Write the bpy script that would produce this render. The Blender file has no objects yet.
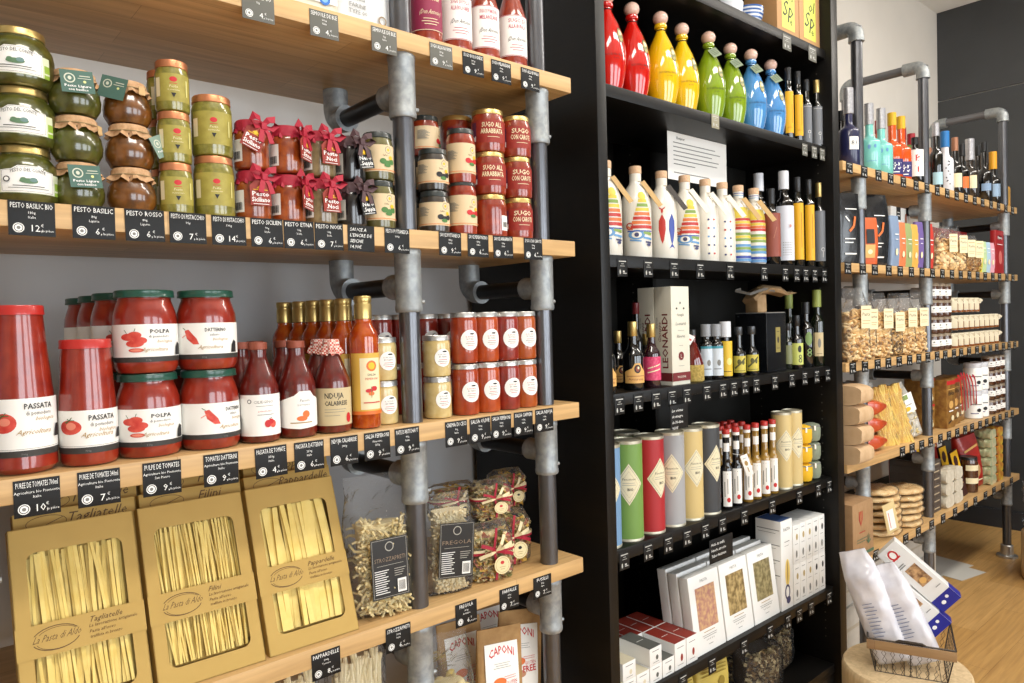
import bpy, bmesh, math, random
from math import sin, cos, pi, radians as rad
from mathutils import Vector, Matrix, noise

SC = bpy.context.scene
COL = SC.collection

# ------------------------------------------------------------------ camera
S = 1.3                      # metres from the camera plane to the shelf fronts
EYE = Vector((0, 0, 1.48))
YAW, PITCH, ROLL, FPX = 0.71638, -0.02705, -0.028215, 729.12
cy_, sy_, cp_, sp_ = cos(YAW), sin(YAW), cos(PITCH), sin(PITCH)
FW = Vector((sy_*cp_, cy_*cp_, sp_)); R0 = Vector((cy_, -sy_, 0)); U0 = R0.cross(FW)
RT = cos(ROLL)*R0 + sin(ROLL)*U0; UP = -sin(ROLL)*R0 + cos(ROLL)*U0
cam_d = bpy.data.cameras.new('camera'); cam = bpy.data.objects.new('camera', cam_d); COL.objects.link(cam)
cam_d.sensor_width = 36; cam_d.lens = FPX/1024*36; cam_d.clip_start = .02
cam.matrix_world = Matrix(((RT.x, UP.x, -FW.x, EYE.x), (RT.y, UP.y, -FW.y, EYE.y), (RT.z, UP.z, -FW.z, EYE.z), (0, 0, 0, 1)))
SC.camera = cam

# ------------------------------------------------------------------ world, exposure, light
SC.view_settings.view_transform = 'Standard'; SC.view_settings.look = 'None'
SC.view_settings.exposure = 0.28; SC.view_settings.gamma = 1; SC.view_settings.use_curve_mapping = False
W = bpy.data.worlds.new('daylight'); SC.world = W; W.use_nodes = True
W.node_tree.nodes['Background'].inputs[0].default_value = (.75, .87, 1, 1)
W.node_tree.nodes['Background'].inputs[1].default_value = 1.5
def area(name, loc, rot, sx, sy, power, color=(1, 1, 1)):
    d = bpy.data.lights.new(name, 'AREA'); d.shape = 'RECTANGLE'; d.size = sx; d.size_y = sy; d.energy = power; d.color = color
    o = bpy.data.objects.new(name, d); COL.objects.link(o); o.location = loc; o.rotation_euler = rot
    return o
WINX = (-.9, 1.15, 3.2)      # the shop windows opposite the shelves
for wx in WINX:
    area('window_daylight', (wx+.8, -2.5, 1.65), (rad(90), 0, 0), 1.45, 2.0, 36, (.93, .97, 1))
ADDED_LAMPS = ((.5, .1), (2.2, .1), (3.7, .1), (4.9, .1))  # ceiling lamps out of view, added to light the shelves
for lx, ly in ADDED_LAMPS:
    area('added_lamp_light', (lx, ly, 3.40), (rad(8), 0, 0), 1.1, .35, 20, (1, .94, .85))

# ------------------------------------------------------------------ helpers
def lin(h):
    h = h.lstrip('#'); c = [int(h[i:i+2], 16)/255 for i in (0, 2, 4)]
    return tuple(x/12.92 if x <= .04045 else ((x+.055)/1.055)**2.4 for x in c) + (1,)
MATS = {}
def mat(name, hexc=None, rough=.5, metal=0, coat=0, hex2=None, scale=40, bump=0, alpha=1, spec=.5, stretch=(1, 1, 1), emit=0, sheen=0, trans=0, detail=3):
    if name in MATS: return MATS[name]
    m = bpy.data.materials.new(name); m.use_nodes = True; nt = m.node_tree; b = nt.nodes['Principled BSDF']
    b.inputs['Base Color'].default_value = lin(hexc); b.inputs['Roughness'].default_value = rough; b.inputs['Metallic'].default_value = metal
    b.inputs['Coat Weight'].default_value = coat; b.inputs['Coat Roughness'].default_value = .03; b.inputs['Alpha'].default_value = alpha
    b.inputs['Specular IOR Level'].default_value = spec; b.inputs['Transmission Weight'].default_value = trans
    if hex2 or bump:
        tc = nt.nodes.new('ShaderNodeTexCoord'); mp = nt.nodes.new('ShaderNodeMapping'); mp.inputs['Scale'].default_value = stretch
        no = nt.nodes.new('ShaderNodeTexNoise'); no.inputs['Scale'].default_value = scale; no.inputs['Detail'].default_value = detail
        nt.links.new(tc.outputs['Object'], mp.inputs[0]); nt.links.new(mp.outputs[0], no.inputs[0])
        if hex2:
            r = nt.nodes.new('ShaderNodeValToRGB'); r.color_ramp.elements[0].position = .35; r.color_ramp.elements[1].position = .65
            r.color_ramp.elements[0].color = lin(hexc); r.color_ramp.elements[1].color = lin(hex2)
            nt.links.new(no.outputs[0], r.inputs[0]); nt.links.new(r.outputs[0], b.inputs['Base Color'])
        if bump:
            bp = nt.nodes.new('ShaderNodeBump'); bp.inputs['Strength'].default_value = bump; bp.inputs['Distance'].default_value = .004
            nt.links.new(no.outputs[0], bp.inputs['Height']); nt.links.new(bp.outputs[0], b.inputs['Normal'])
    MATS[name] = m; return m
def wood(name, c1, c2, c3, along='X', plank=.06, rough=.45):
    """Glued staves: long grain running along one axis, staves of slightly different tone."""
    m = bpy.data.materials.new(name); m.use_nodes = True; nt = m.node_tree; b = nt.nodes['Principled BSDF']; b.inputs['Roughness'].default_value = rough
    N = nt.nodes.new; L = nt.links.new
    tc = N('ShaderNodeTexCoord'); mp = N('ShaderNodeMapping'); L(tc.outputs['Object'], mp.inputs[0])
    if along == 'Y': mp.inputs['Rotation'].default_value = (0, 0, rad(90))
    if along == 'Z': mp.inputs['Rotation'].default_value = (0, rad(90), 0)
    br = N('ShaderNodeTexBrick'); br.inputs['Scale'].default_value = 1; br.inputs['Mortar Size'].default_value = .0006; br.inputs['Mortar Smooth'].default_value = .3
    br.inputs['Brick Width'].default_value = .75; br.inputs['Row Height'].default_value = plank; br.inputs['Bias'].default_value = 0
    br.inputs['Color1'].default_value = lin(c1); br.inputs['Color2'].default_value = lin(c2); br.inputs['Mortar'].default_value = lin(c3)
    L(mp.outputs[0], br.inputs[0])
    m2 = N('ShaderNodeMapping'); m2.inputs['Scale'].default_value = (1.5, 26, 26); L(mp.outputs[0], m2.inputs[0])
    no = N('ShaderNodeTexNoise'); no.inputs['Scale'].default_value = 2.4; no.inputs['Detail'].default_value = 6; no.inputs['Distortion'].default_value = .6; L(m2.outputs[0], no.inputs[0])
    r = N('ShaderNodeValToRGB'); r.color_ramp.elements[0].position = .3; r.color_ramp.elements[1].position = .75
    r.color_ramp.elements[0].color = (.66, .60, .53, 1); r.color_ramp.elements[1].color = (1.1, 1.08, 1.03, 1); L(no.outputs[0], r.inputs[0])
    mx = N('ShaderNodeMix'); mx.data_type = 'RGBA'; mx.blend_type = 'MULTIPLY'; mx.inputs[0].default_value = .75
    L(br.outputs[0], mx.inputs[6]); L(r.outputs[0], mx.inputs[7]); L(mx.outputs[2], b.inputs['Base Color'])
    bp = N('ShaderNodeBump'); bp.inputs['Strength'].default_value = .15; bp.inputs['Distance'].default_value = .002; L(no.outputs[0], bp.inputs['Height']); L(bp.outputs[0], b.inputs['Normal'])
    MATS[name] = m; return m
def film(name, hexc='#ffffff', milk=.10, rough=.12, bump=.6, scale=35):
    """Clear cellophane: mostly see-through, glossy where it turns away."""
    if name in MATS: return MATS[name]
    m = bpy.data.materials.new(name); m.use_nodes = True; nt = m.node_tree; nt.nodes.clear(); N = nt.nodes.new; L = nt.links.new
    out = N('ShaderNodeOutputMaterial'); tr = N('ShaderNodeBsdfTransparent'); gl = N('ShaderNodeBsdfGlossy'); gl.inputs['Roughness'].default_value = rough
    df = N('ShaderNodeBsdfDiffuse'); df.inputs[0].default_value = lin(hexc)
    tc = N('ShaderNodeTexCoord'); no = N('ShaderNodeTexNoise'); no.inputs['Scale'].default_value = scale; no.inputs['Detail'].default_value = 4; no.inputs['Distortion'].default_value = 1.5; L(tc.outputs['Object'], no.inputs[0])
    bp = N('ShaderNodeBump'); bp.inputs['Strength'].default_value = bump; bp.inputs['Distance'].default_value = .01; L(no.outputs[0], bp.inputs['Height']); L(bp.outputs[0], gl.inputs['Normal'])
    lw = N('ShaderNodeLayerWeight'); lw.inputs[0].default_value = .13; L(bp.outputs[0], lw.inputs['Normal'])
    m1 = N('ShaderNodeMixShader'); m1.inputs[0].default_value = milk; L(tr.outputs[0], m1.inputs[1]); L(df.outputs[0], m1.inputs[2])
    m2 = N('ShaderNodeMixShader'); L(lw.outputs['Fresnel'], m2.inputs[0]); L(m1.outputs[0], m2.inputs[1]); L(gl.outputs[0], m2.inputs[2]); L(m2.outputs[0], out.inputs[0])
    MATS[name] = m; return m

SURVEY = Vector((0, 0, 1.48))     # where the shelf contents were measured from; independent of the camera object
def px(x, y, Y):
    """World point on the plane at depth Y seen at pixel x, y of the 1024 x 683 frame."""
    d = FW + RT*((x-512)/FPX) - UP*((y-341.5)/FPX); return SURVEY + d*(Y/d.y)

_TXT = {}
def text2d(s, bold=False):
    if (s, bold) in _TXT: return _TXT[(s, bold)]
    c = bpy.data.curves.new('t', 'FONT'); c.body = s; c.size = 1; c.resolution_u = 1; c.align_x = 'LEFT'
    if bold: c.offset = .018
    o = bpy.data.objects.new('t', c); me = bpy.data.meshes.new_from_object(o)
    v = [(p.co.x, p.co.y) for p in me.vertices]; f = [tuple(p.vertices) for p in me.polygons]
    bpy.data.objects.remove(o); bpy.data.curves.remove(c); bpy.data.meshes.remove(me)
    if v:
        x0 = min(p[0] for p in v); x1 = max(p[0] for p in v); v = [((x-x0), y) for x, y in v]; w = x1-x0
    else: w = 0
    _TXT[(s, bold)] = (v, f, w); return _TXT[(s, bold)]

class MB:
    def __init__(s): s.v = []; s.f = []; s.mi = []; s.ms = []; s.xf = None
    def mat_i(s, m):
        if m not in s.ms: s.ms.append(m)
        return s.ms.index(m)
    def add(s, vs, fs, m):
        b = len(s.v); i = s.mat_i(m)
        if s.xf is not None: vs = [tuple(s.xf @ Vector(p)) for p in vs]
        s.v += [tuple(p) for p in vs]; s.f += [tuple(b+k for k in f) for f in fs]; s.mi += [i]*len(fs)
        return s
    def rev(s, prof, m, n=28, c=(0, 0), a0=0, sq=0):
        """Revolve (r, z) pairs; m may be a function of the pair index. sq > 0 squares the section."""
        vs = []; fs = []
        for r, z in prof:
            for k in range(n):
                a = a0+2*pi*k/n; q = 1
                if sq:
                    e = 2+sq; q = (abs(cos(a))**e+abs(sin(a))**e)**(-1/e)
                vs.append((c[0]+r*q*sin(a), c[1]-r*q*cos(a), z))
        for j in range(len(prof)-1):
            for k in range(n): fs.append((j*n+k, j*n+(k+1) % n, (j+1)*n+(k+1) % n, (j+1)*n+k))
        if prof[0][0] > 1e-5: fs.append(tuple(reversed(range(n))))
        if prof[-1][0] > 1e-5: fs.append(tuple((len(prof)-1)*n+k for k in range(n)))
        return s.add(vs, fs, m)
    def box(s, x0, y0, z0, x1, y1, z1, m, ch=0):
        if ch <= 0:
            vs = [(x, y, z) for z in (z0, z1) for y in (y0, y1) for x in (x0, x1)]
            return s.add(vs, [(0, 2, 3, 1), (4, 5, 7, 6), (0, 1, 5, 4), (2, 6, 7, 3), (0, 4, 6, 2), (1, 3, 7, 5)], m)
        bm = bmesh.new(); bmesh.ops.create_cube(bm, size=1)
        for v in bm.verts: v.co = Vector(((x0+x1)/2+v.co.x*(x1-x0), (y0+y1)/2+v.co.y*(y1-y0), (z0+z1)/2+v.co.z*(z1-z0)))
        bmesh.ops.bevel(bm, geom=bm.edges[:], offset=ch, segments=2, affect='EDGES', profile=.6); bm.verts.index_update()
        s.add([v.co[:] for v in bm.verts], [tuple(v.index for v in f.verts) for f in bm.faces], m); bm.free(); return s
    def tube(s, pts, r, m, n=10, cap=True):
        pts = [Vector(p) for p in pts]; vs = []; fs = []; rs = r if isinstance(r, (list, tuple)) else [r]*len(pts)
        prev = None
        for i, p in enumerate(pts):
            t = (pts[min(i+1, len(pts)-1)]-pts[max(i-1, 0)]).normalized()
            if prev is None: a = t.orthogonal().normalized()
            else:
                a = prev-t*prev.dot(t); a = a.normalized() if a.length > 1e-6 else t.orthogonal().normalized()
            prev = a; b = t.cross(a)
            for k in range(n): vs.append(tuple(p+(a*cos(2*pi*k/n)+b*sin(2*pi*k/n))*rs[i]))
        for j in range(len(pts)-1):
            for k in range(n): fs.append((j*n+k, j*n+(k+1) % n, (j+1)*n+(k+1) % n, (j+1)*n+k))
        if cap: fs.append(tuple(reversed(range(n)))); fs.append(tuple((len(pts)-1)*n+k for k in range(n)))
        return s.add(vs, fs, m)
    def grid(s, fn, nu, nv, m, wrap=False):
        vs = [tuple(fn(i/nu, j/nv)) for j in range(nv+1) for i in range(nu+1)]
        fs = [(j*(nu+1)+i, j*(nu+1)+i+1, (j+1)*(nu+1)+i+1, (j+1)*(nu+1)+i) for j in range(nv) for i in range(nu)]
        return s.add(vs, fs, m)
    def ribbon(s, pts, w, m, up=(0, 0, 1), th=.0006):
        """A flat band of width w along pts."""
        pts = [Vector(p) for p in pts]; vs = []; up = Vector(up)
        for i, p in enumerate(pts):
            t = (pts[min(i+1, len(pts)-1)]-pts[max(i-1, 0)]).normalized(); sd = up-t*up.dot(t)
            sd = sd.normalized() if sd.length > 1e-5 else t.orthogonal().normalized(); n = t.cross(sd)*th
            ww = w[i] if isinstance(w, (list, tuple)) else w
            vs += [tuple(p-sd*ww/2-n), tuple(p+sd*ww/2-n), tuple(p+sd*ww/2+n), tuple(p-sd*ww/2+n)]
        fs = []
        for i in range(len(pts)-1):
            for k in range(4): fs.append((i*4+k, i*4+(k+1) % 4, i*4+4+(k+1) % 4, i*4+4+k))
        fs += [(3, 2, 1, 0), tuple(len(pts)*4-4+k for k in range(4))]
        return s.add(vs, fs, m)
    # flat artwork (labels and lettering) carried onto a surface by fn(s, t, offset)
    def star(s, pts, m, fn, off, rings=4, step=.006):
        cx = sum(p[0] for p in pts)/len(pts); cy = sum(p[1] for p in pts)/len(pts); o = []
        for i in range(len(pts)):
            a = pts[i]; b = pts[(i+1) % len(pts)]; n = max(1, int(math.dist(a, b)/step))
            for k in range(n): o.append((a[0]+(b[0]-a[0])*k/n, a[1]+(b[1]-a[1])*k/n))
        vs = [fn(cx, cy, off)]; n = len(o)
        for j in range(1, rings+1):
            for p in o: vs.append(fn(cx+(p[0]-cx)*j/rings, cy+(p[1]-cy)*j/rings, off))
        fs = [(0, 1+k, 1+(k+1) % n) for k in range(n)]
        for j in range(rings-1):
            for k in range(n): fs.append((1+j*n+k, 1+(j+1)*n+k, 1+(j+1)*n+(k+1) % n, 1+j*n+(k+1) % n))
        s.add(vs, fs, m)
    def art(s, items, fn, base=.0004, d=.00012):
        for li, it in enumerate(items):
            off = base+li*d; k = it[0]
            if k == 'rect':
                _, x0, y0, x1, y1, m = it; nu = max(1, int((x1-x0)/.005)); nv = max(1, int((y1-y0)/.008))
                s.grid(lambda u, v: fn(x0+(x1-x0)*u, y0+(y1-y0)*v, off), nu, nv, m)
            elif k == 'ell':
                _, cx, cy, rx, ry, m = it; n = 8 if rx < .003 else 20
                s.star([(cx+rx*cos(2*pi*q/n), cy+ry*sin(2*pi*q/n)) for q in range(n)], m, fn, off, rings=1 if rx < .006 else 3, step=1)
            elif k == 'ring':
                _, cx, cy, rx, ry, w, m = it; n = 24
                vs = [fn(cx+(rx-w*e)*cos(2*pi*q/n), cy+(ry-w*e)*sin(2*pi*q/n), off) for q in range(n) for e in (0, 1)]
                s.add(vs, [(2*q, (2*q+2) % (2*n), (2*q+3) % (2*n), 2*q+1) for q in range(n)], m)
            elif k == 'poly':
                ex = max(max(q[0] for q in it[1])-min(q[0] for q in it[1]), max(q[1] for q in it[1])-min(q[1] for q in it[1])); s.star(it[1], it[2], fn, off, rings=max(3, int(ex/.005)), step=.004)
            elif k == 'polyf': s.star(it[1], it[2], fn, off, rings=1, step=1)
            elif k == 'text':
                _, st, x, y, h, m = it[:6]; o = it[6] if len(it) > 6 else {}
                v, f, w = text2d(st, o.get('bold', False)); sc = h/.73; wx = sc*o.get('sx', 1)
                if o.get('fit'): wx = o['fit']/max(w, 1e-4)
                ax = {'c': -w*wx/2, 'l': 0, 'r': -w*wx}[o.get('al', 'c')]; sh = o.get('shear', 0); rt = o.get('rot', 0); cr, sr = cos(rt), sin(rt)
                q = []
                for a, b in v:
                    X = ax+a*wx+b*sc*sh; Yv = b*sc
                    if o.get('arc'): Yv += o['arc']*(1-(2*(a/w-.5))**2)
                    q.append(fn(x+X*cr-Yv*sr, y+X*sr+Yv*cr, off))
                s.add(q, f, m)
            elif k == 'line':
                _, x0, y0, x1, y1, w, m = it; L = math.hypot(x1-x0, y1-y0) or 1; nx, ny = -(y1-y0)/L*w/2, (x1-x0)/L*w/2
                n = max(1, int(L/.006)); vs = []
                for q in range(n+1):
                    X = x0+(x1-x0)*q/n; Yv = y0+(y1-y0)*q/n; vs += [fn(X-nx, Yv-ny, off), fn(X+nx, Yv+ny, off)]
                s.add(vs, [(2*q, 2*q+2, 2*q+3, 2*q+1) for q in range(n)], m)
        return s
    def build(s, name, parent=None, ang=35, loc=None, rot=None):
        me = bpy.data.meshes.new(name); me.from_pydata(s.v, [], s.f); me.polygons.foreach_set('material_index', s.mi)
        for m in s.ms: me.materials.append(m)
        me.polygons.foreach_set('use_smooth', [True]*len(me.polygons)); me.update(); me.set_sharp_from_angle(angle=rad(ang))
        o = bpy.data.objects.new(name, me); COL.objects.link(o)
        if parent: o.parent = parent
        if loc is not None: o.location = loc
        if rot is not None: o.rotation_euler = rot
        return o

def cylfn(R, z0=0, a0=0, c=(0, 0)):
    return lambda s, t, o: (c[0]+(R+o)*sin(a0+s/R), c[1]-(R+o)*cos(a0+s/R), z0+t)
def proffn(prof, z0=0, a0=0, Rr=None):
    def r_at(z):
        for (r1, z1), (r2, z2) in zip(prof, prof[1:]):
            if z1 <= z <= z2 and z2 > z1: return r1+(r2-r1)*(z-z1)/(z2-z1)
        return prof[-1][0]
    R = Rr or max(p[0] for p in prof)
    return lambda s, t, o: ((r_at(z0+t)+o)*sin(a0+s/R), -(r_at(z0+t)+o)*cos(a0+s/R), z0+t)
def planefn(o0, u, v):
    o0 = Vector(o0); u = Vector(u).normalized(); v = Vector(v).normalized(); n = u.cross(v)
    return lambda s, t, o: tuple(o0+u*s+v*t+n*o)
front = lambda y, x=0, z=0: planefn((x, y, z), (1, 0, 0), (0, 0, 1))    # a plane facing the shop (-Y)

def tag(o, label, cat, group=None, kind=None):
    o['label'] = label; o['category'] = cat
    if group: o['group'] = group
    if kind: o['kind'] = kind
    return o
def struct(o): o['kind'] = 'structure'; return o
def empty(name, loc=(0, 0, 0), rz=0):
    o = bpy.data.objects.new(name, None); COL.objects.link(o); o.location = loc; o.rotation_euler = (0, 0, rz); o.empty_display_size = .02; return o
def kids(o): return KIDS.get(o.name, [])
KIDS = {}
NEST = {'print': 'carton', 'paper_band': 'carton', 'ribbon': 'cloth_cap', 'twine': 'paper_cap', 'oval_tag': 'ribbon', 'tie': 'cloth_wrap', 'cord': 'stopper', 'lettering': 'bottle_body', 'painting': 'bottle_body', 'neck_label': 'bottle_body'}
def nest(root):
    ch = [o for o in bpy.data.objects if o.parent == root]; base = {}
    for o in ch: base.setdefault(o.name.split('.')[0], o)
    for o in ch:
        p = base.get(NEST.get(o.name.split('.')[0]))
        if p is not None and p is not o: o.parent = p
def remember(root):
    nest(root)
    allo = [o for o in bpy.data.objects if o.parent]
    d = {}
    for o in allo: d.setdefault(o.parent.name, []).append(o)
    def rec(o):
        KIDS[o.name] = d.get(o.name, [])
        for c in KIDS[o.name]: rec(c)
    rec(root)
def copy_tree(o, parent=None):
    c = o.copy(); COL.objects.link(c)
    if parent: c.parent = parent
    for ch in kids(o): copy_tree(ch, c)
    return c
PROTO = {}
def put(key, loc, label, cat, group=None, rz=0, rx=0, ry=0, sc=None):
    """Place one more thing of the kind BUILD[key]; the first one placed is the thing itself."""
    if key not in PROTO:
        r = BUILD[key](); remember(r); PROTO[key] = r; o = r
    else: o = copy_tree(PROTO[key])
    o.location = loc; o.rotation_euler = (rx, ry, rz); o.scale = (1, 1, 1) if sc is None else ((sc,)*3 if not isinstance(sc, tuple) else sc)
    tag(o, label, cat, group)
    if not group and 'group' in o: del o['group']
    return o
BUILD = {}

# ------------------------------------------------------------------ shared materials
WHT = mat('label_paper', '#f1efe9', .6); BLK = mat('black_card', '#121212', .5, spec=.3); INK = mat('ink', '#1d1d1f', .6)
CHALK = mat('chalk_white', '#f2f2ee', .7); CREAM = mat('cream_paper', '#e9dcb4', .6); KRAFT = mat('kraft_paper', '#bd9a63', .75, hex2='#b08c56', scale=90, bump=.1)
REDC = mat('red_print', '#c22226', .55); GOLD = mat('gold_lid', '#cbb272', .33, metal=.9); SILV = mat('silver_lid', '#c9c9c6', .32, metal=.85)
COPP = mat('copper_lid', '#d08a62', .35, metal=.7); DKGRN = mat('dark_green_lid', '#1d4a3c', .3, coat=.3); DKLID = mat('dark_lid', '#2a3130', .35, coat=.3)
GREYINK = mat('grey_print', '#7c7c78', .7); GRNP = mat('green_print', '#4a7a3c', .6); YEL = mat('yellow_print', '#e7b81c', .5); ORG = mat('orange_print', '#e0702a', .5)
GALV = mat('galvanised_fitting', '#8b9092', .5, metal=.55, hex2='#a5a9a9', scale=60, bump=.15, spec=.5)
PIPE = mat('dark_steel_pipe', '#6b6c70', .3, metal=.8, hex2='#66676b', scale=30)
OAK = wood('oak_shelf', '#d6b27d', '#c8a26d', '#a98453', 'X', .07)
BLKW = mat('black_stained_wood', '#0b0a09', .4, hex2='#100e0c', spec=.3, scale=8, stretch=(1, 1, 30), bump=.05)

# ------------------------------------------------------------------ the room
WALLY, ENDX, CEIL = 1.897, 5.69, 3.55
wallm = mat('painted_wall', '#d9d3c9', .85, hex2='#d4cec4', scale=3, bump=.03)
m = MB(); m.box(-2.6, WALLY, 0, ENDX, WALLY+.12, CEIL, wallm); struct(m.build('wall_back'))
m = MB(); m.box(-2.6, WALLY-.006, 0, 1.47, WALLY, CEIL, mat('grey_wall', '#bcbcbc', .85, hex2='#b7b7b8', scale=3, bump=.03)); struct(m.build('trim_2'))  # left part of the same wall, in a greyer colour
darkp = mat('dark_panel', '#3f4143', .38, hex2='#3a3c3e', scale=4)
m = MB(); m.box(ENDX, -2.6, 0, ENDX+.12, WALLY, CEIL, wallm); struct(m.build('wall_right'))
JZ = 2.937
m = MB(); m.box(ENDX-.02, -2.6, 0.12, ENDX, WALLY-.001, JZ-.004, darkp, .002); m.box(ENDX-.02, -2.6, JZ+.004, ENDX, WALLY-.001, CEIL-.001, darkp, .002)
struct(m.build('trim_1'))
m = MB(); m.box(-2.72, -2.6, 0, -2.6, WALLY, CEIL, wallm); struct(m.build('wall_left'))
m = MB(); m.box(-2.72, -2.72, CEIL, ENDX+.12, WALLY+.12, CEIL+.1, mat('ceiling_paint', '#e9e6df', .9)); struct(m.build('ceiling'))
wood('oak_floor', '#cda56a', '#c0975c', '#7a5428', 'X', .16, .33)
m = MB(); m.box(-2.72, -2.72, -.1, ENDX+.12, WALLY+.12, 0, MATS['oak_floor']); struct(m.build('floor'))
m = MB(); m.box(3.0, WALLY-.015, 0, ENDX-.02, WALLY, .45, mat('dark_wall_base', '#26272a', .6)); m.box(ENDX-.035, -2.5, 0, ENDX-.02, WALLY-.02, .12, MATS['dark_wall_base']); struct(m.build('baseboard_right'))
m = MB()                                                           # front wall, pierced by three windows
xs = [-2.72]
for wx in WINX: xs += [wx, wx+1.6]
xs += [ENDX+.12]
for i in range(0, len(xs), 2): m.box(xs[i], -2.72, 0, xs[i+1], -2.6, CEIL, wallm)
for wx in WINX: m.box(wx, -2.72, 0, wx+1.6, -2.6, .55, wallm); m.box(wx, -2.72, 2.75, wx+1.6, -2.6, CEIL, wallm)
struct(m.build('wall_front'))
glass = film('window_glass', milk=.0, bump=0)
for i, wx in enumerate(WINX):
    m = MB(); fr = mat('window_frame_paint', '#2b2c2d', .4)
    for a in ((wx, .55, wx+.05, 2.75), (wx+1.55, .55, wx+1.6, 2.75), (wx, .55, wx+1.6, .6), (wx, 2.70, wx+1.6, 2.75), (wx+.78, .55, wx+.82, 2.75)): m.box(a[0], -2.69, a[1], a[2], -2.63, a[3], fr)
    o = struct(m.build('window_%d' % (i+1))); g = MB(); g.box(wx+.05, -2.665, .6, wx+1.55, -2.66, 2.7, glass); g.build('pane', o)
for lx, ly in ADDED_LAMPS:
    r = empty('added_ceiling_lamp', (lx, ly, CEIL)); tag(r, 'unseen white linear ceiling lamp added for light above the aisle', 'lamp', 'ceiling lamps added for light above the aisle')
    m = MB(); m.box(-.6, -.2, -.12, .6, .2, 0, mat('added_lamp_housing', '#e6e6e4', .5), .01); m.build('housing', r)

# ------------------------------------------------------------------ shelving: steel pipe frame with oak boards
SF, SB = 1.30, 1.745
TOPS = [2.095, 1.681, 1.2685, .8665, .466]; TH = .039
def board(x0, x1, top, name, label, th=TH):
    m = MB(); m.box(x0, SF, top-th, x1, SB, top, OAK, .0025); return tag(m.build(name), label, 'shelf')
for t, w in zip(TOPS, ('top shelf carrying sauce bottles above the pesto jars', 'shelf carrying the pesto jars', 'shelf carrying the tomato sauce jars', 'shelf carrying the boxed ribbon pasta', 'lowest shelf carrying kraft pasta bags')):
    board(-.75, 1.355, t, 'oak_shelf', 'oak board left of the bookcase, '+w)
def tee(m, X, Yc, z1, h=.135, r=.0295, back=True):
    """Cast tee under a board with its branch towards the wall."""
    m.rev([(r*.93, z1-h), (r, z1-h+.004), (r, z1-h+.012), (r*.97, z1-h+.014), (r*.97, z1-.014), (r, z1-.012), (r, z1-.003), (r*.93, z1)], GALV, 24, (X, Yc))
    if back:
        zc = z1-.078
        m.tube([(X, Yc, zc), (X, Yc+.05, zc), (X, Yc+.062, zc), (X, Yc+.063, zc)], [r*.88, r*.95, r*.95, r*.8], GALV, 20)
    m.tube([(X+.02, Yc-.008, z1-h+.022), (X+.033, Yc-.010, z1-h+.022)], .0045, GALV, 8)
def elbow_down(m, X, Y1, zc, ztop, r=.0295):
    """Elbow that takes the horizontal pipe up to the board above."""
    pts = [(X, Y1-.055, zc), (X, Y1-.035, zc)]
    for k in range(7):
        a = k/6*pi/2; pts.append((X, Y1-.035+.035*sin(a), zc+.035-.035*cos(a)))
    pts += [(X, Y1, ztop)]
    m.tube(pts, [r*1.06]+[r*1.0]*(len(pts)-1), GALV, 20)
def pipe_frame(X, tops, label, upto, loop=False, th=TH, foot=False, low=0):
    Yf, Yb = 1.3335, 1.63
    root = empty('pipe_frame', (X, Yf, 0)); tag(root, label, 'pipe frame')
    def P(m, nm): o = m.build(nm, root); o.matrix_parent_inverse = Matrix.Translation((-X, -Yf, 0)); return o
    ts = sorted(tops, reverse=True)
    seg = [upto]+ts+[low]
    for i in range(len(seg)-1):
        hi = seg[i]-(th+.12 if i > 0 else 0); lo = seg[i+1]+.0005
        m = MB(); m.rev([(.0225, lo), (.0225, hi)], PIPE, 24, (X, Yf)); P(m, 'upright')
    for t in ts:
        z1 = t-th-.0005; m = MB(); tee(m, X, Yf, z1); P(m, 'tee_fitting')
        m = MB(); m.tube([(X, Yf+.055, z1-.078), (X, Yb-.05, z1-.078)], .0205, mat('black_pipe', '#1c1c1e', .3, metal=.4), 20); P(m, 'cross_pipe')
        m = MB(); elbow_down(m, X, Yb, z1-.078, z1); P(m, 'elbow_fitting')
    if loop:
        zt = upto; Yb = 1.70
        m = MB(); pts = [(X, Yf, zt-.06), (X, Yf, zt-.035)]
        for k in range(1, 7):
            a = k/6*pi/2; pts.append((X, Yf+.035-.035*cos(a), zt-.035+.035*sin(a)))
        pts += [(X, Yf+.085, zt)]
        m.tube(pts, [.031, .0295]+[.0295]*(len(pts)-3)+[.031], GALV, 20); P(m, 'elbow_fitting')
        m = MB(); m.tube([(X, Yf+.06, zt), (X, Yb-.05, zt)], .021, mat('grey_steel_pipe', '#77777a', .35, metal=.6), 20); P(m, 'cross_pipe')
        m = MB(); pts = [(X, Yb-.07, zt)]
        for k in range(0, 7):
            a = k/6*pi/2; pts.append((X, Yb-.035+.035*sin(a), zt-.035+.035*cos(a)))
        pts += [(X, Yb, zt-.075)]; m.tube(pts, .0295, GALV, 20); P(m, 'elbow_fitting')
        m = MB(); m.rev([(.0215, ts[0]+.0005), (.0215, zt-.06)], MATS['grey_steel_pipe'], 20, (X, Yb)); P(m, 'back_upright')
    if foot:
        m = MB(); m.rev([(.055, 0.0005), (.055, .012), (.034, .016), (.033, .07), (.028, .074)], SILV, 24, (X, Yf)); P(m, 'foot_flange')
    return root
pipe_frame(.094, TOPS, 'steel pipe frame at the left edge beside the tagliatelle boxes', 2.9)
pipe_frame(.869, TOPS, 'steel pipe frame between the gold-capped oil bottles and the round-label jars', 2.9)
pipe_frame(1.266, TOPS, 'steel pipe frame nearest the left side of the black bookcase', 2.9)

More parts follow.
